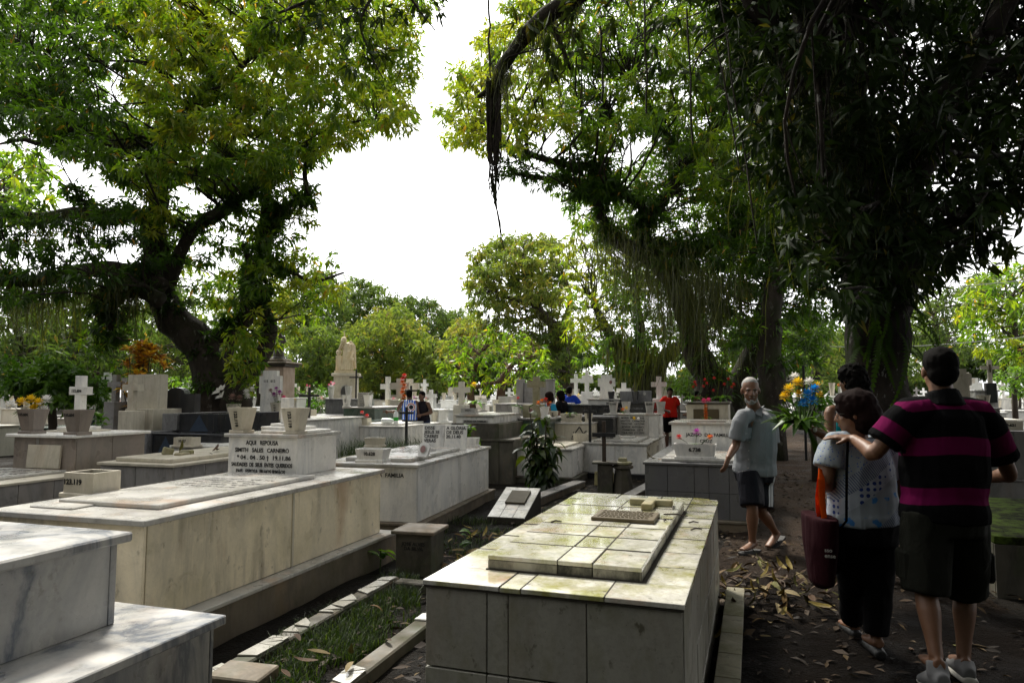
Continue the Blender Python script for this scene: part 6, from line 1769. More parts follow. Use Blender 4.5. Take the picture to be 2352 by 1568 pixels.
# broad-leaved weeds
WEED = [leaf_me('leaf', .14, .07, .5, GREENL, 4, t_) for t_ in (.4, .8, 1.0)]
for k, (px_, py_, n, s, lb) in enumerate(((421, 524, 7, 1.1, 'young bright-leaved seedling behind the stone box'), (380, 568, 6, 1.0, 'seedling with drooping leaves left of the stone box'), (470, 545, 5, .8, 'small leafy sprout right of the stone box'), (603, 490, 9, .6, 'small weed in front of the stone tablet'), (628, 505, 5, .4, 'tuft of weed behind the lying cross'), (468, 444, 16, 1.9, 'leafy weed clump behind the pale book tomb'), (100, 432, 14, 1.4, 'leafy weed growing behind the white head slab'), (412, 452, 8, .8, 'weed beside the white tomb with bottles'))):
    z = {5: .75, 6: .9}.get(k, 0.0)
    loc = Gp(px_, py_, 0) if not z else Pp(px_, py_, 11.3 if k == 5 else 10.5)
    rr_ = empty('weed', loc); tag(rr_, lb, 'weed')
    r4 = random.Random(k + 40)
    for q in range(n):
        s_ = s * r4.uniform(.7, 1.2)
        inst('leaf', WEED[r4.randint(0, 2)], rr_, (r4.uniform(-.02, .02) * s, r4.uniform(-.02, .02) * s, r4.uniform(.03, .16) * s), (r4.uniform(-.4, .4), r4.uniform(-1.1, .2), r4.uniform(0, 6.28)), (s_, s_, s_))
    MB().tube([(0, 0, -.03), (.005, 0, .08 * s), (0, .005, .17 * s)], .006, 5).build('stem', STEM, rr_)

# ---- fallen leaves
DRYC = [(.11, .065, .02), (.15, .11, .02), (.06, .033, .016), (.09, .085, .018), (.17, .13, .06), (.045, .026, .014)]
DRY = [plain('dry_leaf', c, .7, .3, 30, .2) for c in DRYC]
DM = []
for i, c in enumerate(DRY):
    DM.append(leaf_me('fallen_leaf', .20, .055, r4.uniform(-.5, .8), c, 5, .5, .3)); DM.append(leaf_me('fallen_leaf', .16, .05, r4.uniform(-1.0, .4), c, 5, .5, .6))
r4 = random.Random(31)
def drop(label, group, pts, s0=.8, s1=1.4, lift=.0, tilt=.35):
    for (x, y, z) in pts:
        s = r4.uniform(s0, s1)
        o = inst('fallen_leaf', r4.choice(DM), None, (x, y, z + r4.uniform(0, lift)), (r4.uniform(-tilt, tilt), r4.uniform(-tilt, tilt), r4.uniform(0, 6.28)), (s, s, s))
        tag(o, label, 'leaf', group)
pts = []
for k in range(120):
    px_, py_ = min(838, max(726, r4.gauss(775, 32))), r4.gauss(588, 16)
    if py_ < 562 or py_ > 620: continue
    p = Gp(px_, py_, .05); pts.append((p.x, p.y, gh(p.x, p.y) * .8 + .03 + .05 * math.exp(-((px_ - 770) / 40) ** 2)))
drop('dry yellow-brown leaf in the heap beside the tiled tomb', 'leaves in the heap beside the tiled tomb', pts, .5, .9, .04, .5)
pts = []
for k in range(45):
    y = r4.uniform(3.3, 12); x = 2.15 + (y - 4) * .352 + r4.uniform(-1.1, .9)
    pts.append((x, y, gh(x, y) * .8 + .012))
drop('dry leaf scattered on the earth path', 'leaves scattered on the path', pts, .3, .65, .01, .3)
pts = []
for k in range(60):
    px_, py_ = r4.uniform(440, 500), r4.uniform(528, 566)
    p = Gp(px_, py_, .03)
    if (p.x - CT.loc.x) * .94 - (p.y - CT.loc.y) * .33 > -.58: continue
    pts.append((p.x, p.y, gh(p.x, p.y) + .015))
drop('curled brown leaf on the soil behind the stone box', 'leaves on the soil behind the stone box', pts, .5, .9, .02, .4)
pts = [tuple(Gp(a, b, .08)) for a, b in ((330, 655), (352, 652), (391, 641), (318, 660), (300, 640), (370, 606), (290, 676), (346, 672))]
drop('pale fallen leaf lying in the grass-filled kerb', 'leaves in the grass-filled kerb', pts, .5, .9, .01, .25)
drop('dead leaf among the stones on the littered tomb', 'leaves on the littered tomb', [tuple(W(N2, x, y, .735)) for x, y in ((.25, 1.0), (.3, 1.3), (.1, 1.25), (.36, .8), (-.2, .9), (.2, 1.5), (.38, 1.6))], .7, 1.2, .02, .5)
drop('curled yellow leaf on top of the tiled tomb', 'leaves on top of the tiled tomb', [tuple(W(CT, x, y, ztop + .004)) for x, y in ((.10, 1.58), (.0, 1.66))], .35, .6, .0, .4)
drop('dry leaf on the lid of the dark grey tiled tomb', 'leaves on the dark grey tiled tomb', [tuple(W(M6, x, y, .722)) for x, y in ((-.47, .35), (-.5, .42), (-.38, 1.3))], .7, 1.0, .0, .2)
TWIG = plain('twig', (.03, .02, .013), .8)
for k, (x, y, l, a) in enumerate(((.27, 1.50, .14, -.5), (.30, 1.72, .08, 1.2), (.40, 1.62, .06, .1), (.43, 1.40, .07, .3), (-.28, 1.05, .06, .2), (.3, 1.28, .03, 1.))):
    o = MB().tube([(0, 0, .006), (l * .5, .008, .011), (l, 0, .006)], [.004, .005, .003], 5).build('twig', TWIG)
    o.location = W(CT, x, y, ztop if x < .335 else zt1); o.rotation_euler[2] = a
    tag(o, 'short dark twig on top of the tiled tomb', 'twig', 'twigs on top of the tiled tomb')

# fine litter of leaf scraps on the ground
g5 = np.random.default_rng(8)
n5 = 4200
yy = 2.8 + 11 * g5.uniform(0, 1, n5) ** 1.5; xx = g5.uniform(-1.0, 1.0, n5) * 2.6 + .9 + (yy - 3) * .33
zz = np.array([gh(float(a), float(b)) * .8 + .010 for a, b in zip(xx, yy)])
an = g5.uniform(0, 6.28, n5); ln = g5.uniform(.012, .055, n5); wd = ln * g5.uniform(.2, .5, n5)
d_ = np.stack([np.cos(an), np.sin(an), g5.normal(0, .2, n5)], 1); s_ = np.stack([-np.sin(an), np.cos(an), g5.normal(0, .25, n5)], 1)
c_ = np.stack([xx, yy, zz], 1)
V = np.stack([c_ - d_ * ln[:, None], c_ + s_ * wd[:, None] + np.array([0, 0, .006]), c_ + d_ * ln[:, None], c_ - s_ * wd[:, None] + np.array([0, 0, .006])], 1).reshape(-1, 3)
b = np.arange(n5)[:, None] * 4
F = np.concatenate([b + np.array([0, 1, 2]), b + np.array([0, 2, 3])], 1).reshape(-1, 3)
LITT = leaf_mat('leaf_scrap', [(0, (.012, .008, .005)), (.6, (.04, .024, .012)), (.9, (.065, .042, .016)), (1, (.12, .085, .035))], trans=.1, tboost=1, rough=.7, spec=.2)
tag(np_mesh('leaf_litter', V, F, LITT, None, {'tint': np.repeat(g5.uniform(0, 1, n5) ** 1.6, 4)}), 'fine scraps of dead leaves strewn over the earth path and soil', 'leaf litter', kind='stuff')
# ------------------------------------------------------------------ people
def skin_mat(name, col):
    t = NT(name)
    t.base(t.mix(t.noise(14, 4), [c * .78 for c in col], [c * 1.12 for c in col])); t.rough(.5); t.spec(.35)
    t.bump(t.noise(160, 3), .15, .002)
    return t.mat
def cloth_mat(name, col, rough=.85, wr=.5, scale=7):
    t = NT(name)
    t.base(t.mix(t.noise(60, 3), [c * .85 for c in col], [c * 1.08 for c in col])); t.rough(rough); t.spec(.06)
    fold = t.noise(scale, 3, .5, t.map(t.co(False), (1, 1, .45)), .8)
    t.bump(t.math('ADD', fold, t.math('MULTIPLY', t.noise(220, 2), .04)), wr, .05)
    return t.mat
SK1, SK2, SK3 = skin_mat('skin_tan', (.155, .075, .04)), skin_mat('skin_brown', (.17, .082, .046)), skin_mat('skin_dark', (.11, .055, .035))
BLACKC = cloth_mat('cloth_black', (.005, .005, .0055)); HAIRB = plain('hair_black', (.004, .0035, .003), .85, .5, 90, .05); HAIRR = plain('hair_dark_red', (.009, .004, .0035), .8, .5, 90, .06); HAIRG = plain('hair_grey', (.26, .25, .235), .6, .9, 120)
EYEW = plain('eye_white', (.3, .28, .26), .4); LIP = plain('lip', (.16, .06, .045), .5); EYED = plain('eye_dark', (.012, .009, .008), .3); SOLE = plain('sole_rubber', (.45, .43, .38), .7); SHOEB = plain('shoe_dark', (.02, .02, .02), .6); METAL = plain('watch_metal', (.55, .55, .53), .25); GOLD = plain('ring_gold', (.5, .35, .12), .3)

def along(pts, rads, k=3):
    c = catmull([(*p, r) for p, r in zip(pts, rads)], k)
    return [Vector(q[:3]) for q in c], [q[3] for q in c]

def hand(mb, wrist, fdir, nrm, side=1, curl=.35, s=1.0, spread=.12):
    f = Vector(fdir).normalized(); n = Vector(nrm); n = (n - f * n.dot(f)).normalized(); sd = f.cross(n) * side
    w = Vector(wrist)
    mb.tube([w - f * .02, w + f * .02 * s, w + f * .055 * s, w + f * .088 * s], [(.026 * s, .020 * s), (.032 * s, .019 * s), (.040 * s, .018 * s), (.038 * s, .014 * s)], 12, ell=sd)
    for i, (o, L_) in enumerate(((.030, .070), (.010, .080), (-.010, .074), (-.029, .058))):
        p = w + f * .080 * s + sd * o * s
        d = (f + sd * o * spread * 20 * .05).normalized()
        pts, rr = [p - d * .012 * s], [.0095 * s]
        pts.append(p); rr.append(.0095 * s)
        ang = 0
        for j, fr in enumerate((.45, .32, .25)):
            ang += curl * (1.0 if j else .7)
            dd = d * math.cos(ang) - n * math.sin(ang)
            p = p + dd * L_ * fr * s
            pts.append(p); rr.append((.0088, .0082, .0062)[j] * s)
        mb.tube(pts, rr, 8)
    p = w + f * .025 * s + sd * .030 * s
    t1 = (f * .55 + sd * .8 - n * .25).normalized()
    t2 = (f * .85 + sd * .4 - n * .35).normalized()
    mb.tube([p - t1 * .02 * s, p + t1 * .03 * s, p + t1 * .03 * s + t2 * .028 * s, p + t1 * .03 * s + t2 * .05 * s], [.014 * s, .0125 * s, .0105 * s, .008 * s], 8)

def head_m(c, yaw, pitch=0.0, roll=0.0):          # yaw: 0 looks along +Y, positive to the left of it
    return Matrix.Translation(c) @ Matrix.Rotation(yaw, 4, 'Z') @ Matrix.Rotation(pitch, 4, 'X') @ Matrix.Rotation(roll, 4, 'Y')

def head(mb, M, s=1.0, ears=True):
    mb.m = M @ Matrix.Scale(s, 4)
    mb.ball((0, -.012, .035), (.076, .094, .092), 16, 12)
    mb.ball((0, .022, -.03), (.062, .072, .085), 14, 10)
    mb.ball((0, .05, -.085), (.036, .034, .030), 10, 8)
    mb.ball((0, .072, .022), (.055, .020, .014), 10, 6)
    mb.tube([(0, .082, .018), (0, .100, -.015), (0, .104, -.028), (0, .088, -.038)], [.010, .013, .017, .013], 8)
    for q in (-1, 1):
        mb.ball((q * .040, .062, -.025), (.022, .018, .016), 8, 6)
        mb.ball((q * .014, .093, -.032), (.010, .010, .008), 8, 6)
        if ears: mb.ball((q * .080, -.008, -.005), (.010, .020, .032), 8, 6)
    mb.ball((0, .084, -.060), (.022, .010, .006), 8, 5); mb.ball((0, .082, -.069), (.019, .010, .006), 8, 5)
    mb.m = None

def face_parts(root, M, s=1.0, brow=None, off=None):
    off = Vector(off)
    def P_(mb, nm, mt):
        o = mb.build(nm, mt, root, smooth=True); o.location = -off; return o
    S = M @ Matrix.Scale(s, 4)
    for q in (-1, 1):
        mb = MB(); mb.m = S; mb.ball((q * .031, .072, .003), (.0115, .007, .0042), 8, 6); P_(mb, 'eye', EYEW)
        mb = MB(); mb.m = S; mb.ball((q * .031, .0778, .003), (.0055, .0042, .0052), 8, 6); P_(mb, 'pupil', EYED)
        mb = MB(); mb.m = S; mb.tube([(q * .012, .090, .018), (q * .030, .089, .025), (q * .050, .074, .019)], [.004, .005, .003], 6); P_(mb, 'eyebrow', brow or HAIRB)
    mb = MB(); mb.m = S; mb.tube([(-.024, .080, -.064), (0, .0935, -.063), (.024, .080, -.064)], [.0025, .0045, .0025], 6); P_(mb, 'mouth', LIP)

def human(name, label, J, dims, skin, voxel=.009, hands=True, root_loc=None, face=False, group=None, brow=None):
    """J: joints in the place. dims: torso half sizes. returns root, head matrix"""
    a = .5 * (J['anL'] + J['anR']) if root_loc is None else root_loc
    root = empty(name, (a.x, a.y, 0)); off = Vector((a.x, a.y, 0))
    tag(root, label, 'person', group)
    r = Vector((math.cos(J['yaw']), math.sin(J['yaw']), 0))
    mb = MB()
    pel, neck = J['pelvis'], J['neck']
    sp = [pel + Vector((0, 0, -.06)), pel.lerp(neck, .12), pel.lerp(neck, .36), pel.lerp(neck, .62), pel.lerp(neck, .86), neck]
    rad = [dims['hip'], dims['hip'], dims['waist'], dims['chest'], (dims['chest'][0] * .88, dims['chest'][1] * .8), (.06, .06)]
    rad = [(max(.03, p - .022), max(.03, q - .022)) for p, q in rad]
    mb.tube(sp, rad, 16, ell=r)
    hs = J.get('hs', 1.0)
    M = head_m(J['head'], J['hyaw'], J.get('hpitch', 0), J.get('hroll', 0))
    mb.tube([neck + Vector((0, 0, -.04)), J['head'] + Vector((0, 0, -.06)), J['head']], [.062 * hs, .056 * hs, .05 * hs], 12)
    head(mb, M, hs)
    f = dims.get('limb', 1.0)
    for q in 'LR':
        sh, el, wr = J['sh' + q], J['el' + q], J['wr' + q]
        inn = neck.lerp(sh, .55) + Vector((0, 0, -.04))
        p_, r_ = along([inn, sh, sh.lerp(el, .45), el, el.lerp(wr, .3), wr], [.03, .046 * f, .046 * f, .040 * f, .041 * f, .027 * f])
        mb.tube(p_, r_, 12)
        if hands:
            hd = J.get('hd' + q, (wr - el))
            hand(mb, wr, hd, J.get('hn' + q, r * (1 if q == 'L' else -1)), J.get('hside' + q, 1 if q == 'L' else -1), J.get('curl' + q, .3), J.get('hands_s', 1.0))
        hp, kn, an = J['hp' + q], J['kn' + q], J['an' + q]
        p_, r_ = along([hp, hp.lerp(kn, .4), kn, kn.lerp(an, .33), kn.lerp(an, .75), an], [.078 * f, .074 * f, .054 * f, .056 * f, .038 * f, .034 * f])
        mb.tube(p_, r_, 12)
        td = Vector(J['toe' + q])
        mb.tube([an - td * .05 + Vector((0, 0, -.02)), an + Vector((0, 0, -.035)) + td * .02, an + td * .10 + Vector((0, 0, -.05)), an + td * .17 + Vector((0, 0, -.055))], [(.03, .03), (.036, .036), (.042, .024), (.034, .014)], 10, ell=(-td.y, td.x, 0))
    o = blob(mb, 'body', skin, root, voxel, 3, off)
    if face: face_parts(root, M, hs, brow, off)
    return root, off, M, r

def garment(root, off, name, mat, parts, voxel=.011, smooth=5, disp=None, fold=.0075):
    mb = MB()
    for (pts, rads, ell) in parts: mb.tube(pts, rads, 16, ell=ell)
    return blob(mb, name, mat, root, voxel, smooth, off, disp, fold)

def torso_parts(J, dims, hem, grow=.012, neck_r=.075, top=.98):
    r = Vector((math.cos(J['yaw']), math.sin(J['yaw']), 0)); pel, neck = J['pelvis'], J['neck']
    L_ = (neck - pel).length
    ax = (neck - pel).normalized()
    sp = [pel + ax * hem, pel + ax * (hem + .06), pel.lerp(neck, .16), pel.lerp(neck, .38), pel.lerp(neck, .62), pel.lerp(neck, .84), pel.lerp(neck, .95), pel.lerp(neck, top)]
    def G_(d, k=1.0): return (d[0] * k + grow, d[1] * k + grow)
    return [(sp, [G_(dims['hem']), G_(dims['hem']), G_(dims['hip']), G_(dims['waist']), G_(dims['chest']), G_(dims['chest'], .86), (neck_r + .05, neck_r + .015), (neck_r, neck_r)], r)]
def sleeve(J, q, frac, r0=.078, r1=.082, end=None):
    sh, el, neck = J['sh' + q], J['el' + q], J['neck']
    e = sh.lerp(el, frac)
    inn = neck.lerp(sh, .45) + Vector((0, 0, -.02))
    return ([inn, neck.lerp(sh, .85), sh.lerp(el, .18), sh.lerp(el, frac * .6), e], [.075, r0, r0, (r0 + r1) / 2, r1], None)
def leg(J, q, frac, r0=.10, r1=.085, low=False):
    hp, kn, an = J['hp' + q], J['kn' + q], J['an' + q]
    if not low:
        return ([hp + Vector((0, 0, .04)), hp.lerp(kn, .35), hp.lerp(kn, .7), hp.lerp(kn, frac)], [r0, r0, (r0 + r1) / 2, r1], None)
    return ([hp + Vector((0, 0, .04)), hp.lerp(kn, .5), kn, kn.lerp(an, .5), kn.lerp(an, frac)], [r0, r0 * .95, r1 * 1.05, r1, r1 * .92], None)
def pelvis_part(J, dims, z0=-.06, z1=.14, grow=.018):
    r = Vector((math.cos(J['yaw']), math.sin(J['yaw']), 0))
    p = J['pelvis']
    d = dims['hip']
    return ([p + Vector((0, 0, z0)), p + Vector((0, 0, (z0 + z1) / 2)), p + Vector((0, 0, z1))], [(d[0] * .9 + grow, d[1] * .9 + grow), (d[0] + grow, d[1] + grow), (d[0] * .95 + grow, d[1] * .95 + grow)], r)

from mathutils.bvhtree import BVHTree
def strip_on(ob, off, root, name, mat, origins, direction, half, lift=.003, thick=.004):
    me = ob.data
    bv = BVHTree.FromPolygons([v.co for v in me.vertices], [tuple(p.vertices) for p in me.polygons])
    d = Vector(direction).normalized()
    A_, B_ = [], []
    for o_ in origins:
        for sgn, lst in ((-1, A_), (1, B_)):
            h, n_, i_, dd_ = bv.ray_cast(o_ - off + half * sgn, -d)
            if h is not None: lst.append(h + d * lift)
    n_ = min(len(A_), len(B_))
    if n_ < 2: return None
    mb = MB(); vs = []
    for k in range(n_): vs += [A_[k], B_[k], A_[k] - d * thick * 2, B_[k] - d * thick * 2]
    fs = []
    for k in range(n_ - 1):
        b = k * 4; fs += [(b, b + 1, b + 5, b + 4), (b, b + 4, b + 6, b + 2), (b + 1, b + 3, b + 7, b + 5), (b + 2, b + 6, b + 7, b + 3)]
    fs += [(0, 2, 3, 1), (n_ * 4 - 4, n_ * 4 - 3, n_ * 4 - 1, n_ * 4 - 2)]
    return mb.add(vs, fs).build(name, mat, root)

# ---- man in the striped shirt
J = dict(yaw=math.radians(-10), hyaw=math.radians(-14), head=P(2158, 853, 3.72), neck=P(2166, 915, 3.7), pelvis=P(2168, 1180, 3.7),
         shL=P(2080, 952, 3.68), elL=P(2008, 1040, 3.72), wrL=P(1958, 1005, 3.93), shR=P(2256, 955, 3.72), elR=P(2318, 1085, 3.78), wrR=P(2272, 1098, 3.98),
         hpL=P(2128, 1195, 3.7), hpR=P(2210, 1195, 3.7), knL=P(2126, 1352, 3.66), knR=P(2216, 1350, 3.82), anL=P(2150, 1508, 3.52), anR=P(2213, 1508, 3.74),
         toeL=(.22, .97, 0), toeR=(.3, .95, 0), hdL=(-.9, .45, .05), hnL=(.1, -.25, 1), hsideL=-1, curlL=.16, hs=1.03, curlR=.6)
dims = dict(chest=(.205, .135), waist=(.205, .15), hip=(.19, .145), hem=(.205, .155))
root, off, M, rv = human('person', 'man in a black and pink striped polo shirt walking with a hand on her shoulder', J, dims, SK1, .008)
POLO = NT('polo_stripes')
at = POLO.n('ShaderNodeAttribute', attribute_name='band')
POLO.base(POLO.mix(POLO.ramp(at.outputs['Fac'], [(.45, 0.0), (.55, 1.0)]), (.0045, .0045, .005), (.095, .0045, .04))); POLO.rough(.95); POLO.spec(.03)
POLO.bump(POLO.noise(6, 3, .5, POLO.map(POLO.co(False), (1, 1, .4)), .8), .5, .05); POLO = POLO.mat
sh_o = garment(root, off, 'polo_shirt', POLO, torso_parts(J, dims, -.03) + [sleeve(J, 'L', .72, .085, .085), sleeve(J, 'R', .74, .085, .088)], .0085)
me = sh_o.data; n = len(me.vertices); co = np.empty(n * 3, np.float32); me.vertices.foreach_get('co', co); co = co.reshape(-1, 3) + np.array(tuple(off), np.float32)
lat = (co - np.array(tuple(J['neck']), np.float32)) @ np.array(tuple(rv), np.float32)
band = np.zeros(n, np.float32)
z = co[:, 2] + .10 * np.clip(np.abs(lat) - .04, 0, .2)
sdz = np.full(n, -1.0, np.float32)
for a_, b_ in ((1.425, 1.482), (1.195, 1.285), (.945, 1.03)): sdz = np.maximum(sdz, (b_ - a_) / 2 - np.abs(z - (a_ + b_) / 2))
band = np.clip(.5 + sdz / .03, 0, 1)
for q in 'LR':
    s0, s1 = np.array(tuple(J['sh' + q]), np.float32), np.array(tuple(J['el' + q]), np.float32)
    d = s1 - s0; tt_ = ((co - s0) @ d) / (d @ d)
    dist_ = np.linalg.norm(co - s0 - np.clip(tt_, 0, 1)[:, None] * d, axis=1)
    m = (np.abs(lat) > .175) & ((lat < 0) == (q == 'L')) & (tt_ > -.05) & (tt_ < .95) & (dist_ < .115)
    band[m] = np.clip(.5 + (.15 - np.abs(tt_[m] - .43)) * .28 / .03, 0, 1)
a__ = me.attributes.new('band', 'FLOAT', 'POINT'); a__.data.foreach_set('value', band)
garment(root, off, 'collar', BLACKC, [([J['neck'] + Vector((0, 0, -.035)), J['neck'] + Vector((0, 0, .0)), J['neck'] + Vector((0, .01, .035))], [.108, .088, .078], None)], .009, 2)
CARGO = cloth_mat('cargo_cloth', (.012, .0125, .009), wr=.7)
sho = garment(root, off, 'cargo_shorts', CARGO, [pelvis_part(J, dims, -.1, .1), leg(J, 'L', 1.05, .122, .112), leg(J, 'R', 1.05, .122, .112)], .0105)
for q, sx in (('L', -1), ('R', 1)):
    c = J['hp' + q].lerp(J['kn' + q], .62) + rv * sx * .105
    mb = MB(); mb.box(-.022, .022, -.06, .06, -.09, .07, .015); o = mb.build('cargo_pocket', CARGO, root); o.location = c - off
def hair_cap(root, off, M, mat, shapes, name='hair', voxel=.008, jitter=.0, s=1.0, smooth=2):
    mb = MB(); mb.m = M @ Matrix.Scale(s, 4)
    for c, r_ in shapes: mb.ball(c, r_, 16, 10)
    mb.m = None
    def dj(co):
        if not jitter: return co
        o = np.array([tuple(mnoise.noise_vector(Vector((float(p[0]), float(p[1]), float(p[2]))) * 34)) for p in co], np.float32)
        return co + o * jitter
    return blob(mb, name, mat, root, voxel, smooth, off, dj if jitter else None)
hair_cap(root, off, M, HAIRB, [((0, -.022, .045), (.083, .094, .090)), ((0, -.052, -.005), (.074, .062, .072)), ((0, .02, .085), (.066, .07, .045))], s=1.03, jitter=.004)
for q, lift in (('L', .075), ('R', .02)):
    an = J['an' + q]; td = Vector(J['toe' + q]); 
    base = Vector((an.x, an.y, 0))
    mb = MB(); mb.tube([base - td * .09 + Vector((0, 0, .045 + lift)), base - td * .04 + Vector((0, 0, .06 + lift * .8)), base + td * .06 + Vector((0, 0, .06 + lift * .3)), base + td * .16 + Vector((0, 0, .042)), base + td * .20 + Vector((0, 0, .035))], [(.032, .04), (.042, .05), (.047, .045), (.046, .03), (.03, .02)], 12, ell=(-td.y, td.x, 0))
    mb.tube([base - td * .02 + Vector((0, 0, .05 + lift)), an + Vector((0, 0, -.015))], [.052, .047], 10)
    so = blob(mb, 'shoe', plain('shoe_grey', (.15, .15, .15), .8) if q == 'L' else MATS['shoe_grey'], root, .008, 3, off)
    mb = MB(); mb.tube([base - td * .105 + Vector((0, 0, .018 + lift)), base - td * .04 + Vector((0, 0, .02 + lift * .7)), base + td * .06 + Vector((0, 0, .018 + lift * .2)), base + td * .21 + Vector((0, 0, .016))], [(.038, .02), (.048, .022), (.052, .02), (.034, .016)], 12, ell=(-td.y, td.x, 0))
    o = blob(mb, 'sole', SOLE, None, .008, 2, off); o.parent = so

# ---- woman in the patterned blouse
J = dict(yaw=math.radians(4), hyaw=math.radians(62), head=P(1962, 950, 4.07), neck=P(1972, 1000, 4.07), pelvis=P(1985, 1205, 4.1),
         shL=P(1912, 1020, 4.05), elL=P(1898, 1105, 4.02), wrL=P(1912, 1128, 4.24), shR=P(2038, 1024, 4.1), elR=P(2068, 1110, 4.14), wrR=P(2063, 1178, 4.2),
         hpL=P(1956, 1225, 4.1), hpR=P(2018, 1225, 4.1), knL=P(1957, 1338, 4.22), knR=P(2018, 1345, 4.1), anL=P(1958, 1424, 4.42), anR=P(2012, 1460, 4.1), toeL=(.1, .99, 0), toeR=(.15, .98, 0), hs=.97, curlR=.5, curlL=.8, hpitch=-.08)
dims = dict(chest=(.175, .13), waist=(.18, .14), hip=(.19, .15), hem=(.195, .155), limb=1.0)
root, off, M, rv = human('person', 'woman in a white blouse with blue flowers and black trousers carrying a tote bag', J, dims, SK1, .008, face=True)
BL = NT('blouse_print')
co_ = BL.co(False)
def vor(sc, rnd=1.0, vec=None):
    v = BL.n('ShaderNodeTexVoronoi'); BL.set(v.inputs['Vector'], vec if vec is not None else co_); v.inputs['Scale'].default_value = sc; v.inputs['Randomness'].default_value = rnd
    return v
white = (.24, .27, .29)
v1 = vor(60); v2 = vor(28, .1); v3 = vor(17)
sx = BL.n('ShaderNodeSeparateXYZ'); BL.set(sx.inputs[0], co_)
dg = BL.math('ADD', BL.math('MULTIPLY', sx.outputs['X'], .75), BL.math('MULTIPLY', sx.outputs['Z'], -1.0))      # diagonal bands
dots = BL.mix(BL.ramp(v1.outputs['Distance'], [(.22, 1.0), (.28, 0.0)]), white, (.05, .10, .30))
circ = BL.mix(BL.ramp(v2.outputs['Distance'], [(.30, 1.0), (.34, 0.0)]), (.30, .33, .37), (.015, .035, .16))
flw = BL.mix(BL.ramp(BL.math('MULTIPLY', v3.outputs['Distance'], BL.noise(40, 2)), [(.12, 1.0), (.16, 0.0)]), white, (.04, .16, .38))
wv = BL.n('ShaderNodeTexWave'); BL.set(wv.inputs['Vector'], BL.map(co_, (1, 1, 1), (0, .6, 0))); wv.inputs['Scale'].default_value = 26; wv.inputs['Distortion'].default_value = .6
strp = BL.mix(BL.ramp(wv.outputs['Fac'], [(.68, 0.0), (.75, 1.0)]), white, (.05, .07, .16))
c = BL.mix(BL.ramp(dg, [(.0, 0.0), (.001, 1.0)]), dots, dots)
m1 = BL.math('GREATER_THAN', dg, -1.18); m2 = BL.math('GREATER_THAN', dg, -1.08); m3 = BL.math('GREATER_THAN', dg, -.99); m4 = BL.math('GREATER_THAN', dg, -.80)
c = BL.mix(m1, dots, strp); c = BL.mix(m2, c, circ); c = BL.mix(m3, c, flw); c = BL.mix(m4, c, strp)
BL.base(c); BL.rough(.75); BL.spec(.25); BL.bump(BL.noise(6, 3, .5, BL.map(co_, (1, 1, .4)), .8), .45, .05); BL = BL.mat
garment(root, off, 'blouse', BL, torso_parts(J, dims, .02, .014, .082, .97) + [sleeve(J, 'L', .62, .075, .088), sleeve(J, 'R', .72, .075, .095)], .009)
garment(root, off, 'trousers', BLACKC, [pelvis_part(J, dims, -.1, .1, .012), leg(J, 'L', .95, .105, .072, True), leg(J, 'R', .95, .105, .072, True)], .0105)
hair_cap(root, off, M, HAIRR, [((0, -.02, .05), (.112, .125, .108)), ((0, -.065, -.015), (.11, .095, .11)), ((.0, -.055, -.07), (.09, .08, .06)), ((0, .04, .09), (.085, .065, .05))], jitter=.007, s=.95)
mb = MB(); mb.m = M @ Matrix.Scale(.97, 4)
for q in (-1, 1):
    mb.tube([(q * .033 + .026 * math.cos(k * math.pi / 6), .098 - .012 * abs(math.cos(k * math.pi / 6)), .002 + .021 * math.sin(k * math.pi / 6)) for k in range(13)], .0022, 5, False)
    mb.tube([(q * .06, .088, .008), (q * .082, .03, .008), (q * .086, -.012, .006)], .0022, 5)
mb.tube([(-.008, .102, .004), (.008, .102, .004)], .002, 5)
o = mb.build('glasses', EYED, root); o.location = -off
mb = MB(); mb.m = M; mb.ball((.085, .0, -.045), (.004, .004, .007), 6, 5); o = mb.build('earring', GOLD, root); o.location = -off
for q in 'LR':
    an = J['an' + q]; td = Vector(J['toe' + q]); b_ = Vector((an.x, an.y, 0))
    mb = MB(); mb.tube([b_ - td * .08 + Vector((0, 0, .03)), b_ + Vector((0, 0, .035)), b_ + td * .12 + Vector((0, 0, .03)), b_ + td * .17 + Vector((0, 0, .02))], [(.032, .028), (.04, .034), (.044, .03), (.028, .018)], 12, ell=(-td.y, td.x, 0)); blob(mb, 'shoe', SHOEB, root, .009, 2, off)
# her tote bag
ORANGE = cloth_mat('strap_orange', (.75, .09, .006), wr=.2); MAROON = cloth_mat('bag_maroon', (.020, .004, .006), wr=.4)
bl = P(1884, 1264, 4.0)
bag = empty('tote_bag', (bl.x, bl.y, bl.z)); tag(bag, 'maroon tote bag with bright orange straps hanging from her arm', 'bag')
mb = MB(); mb.tube([(0, 0, -.20), (0, 0, -.17), (0, 0, .05), (0, 0, .20)], [(.035, .05), (.055, .12), (.075, .17), (.072, .19)], 14, ell=(1, 0, 0)); blob(mb, 'bag_body', MAROON, bag, .01, 4)
for dy, dx in ((-.12, -.012), (.1, .035)):
    for ex_ in (-1, 1):
        mb = MB()
        pts = [Vector((dx, dy * (.8 if ex_ < 0 else .2), .18)), Vector((dx * .6 + .0, dy * .5, .30)), Vector((dx * .4 + .012, dy * .25, .40)), Vector((.03, .02, .455))]
        mb.tube(pts, [(.004, .02)] * 4, 8, ell=(0, 1, 0)) if False else mb.tube(pts, [(.022, .004), (.024, .004), (.026, .004), (.02, .004)], 8, ell=(.9, .4, 0)); mb.build('strap', ORANGE, bag)
o = lettering('sso\nense', .03, bag, (-.045, -.155, .03), mat=MARBLE_TOP, align='LEFT'); o.rotation_euler = (math.pi / 2, 0, -.35)
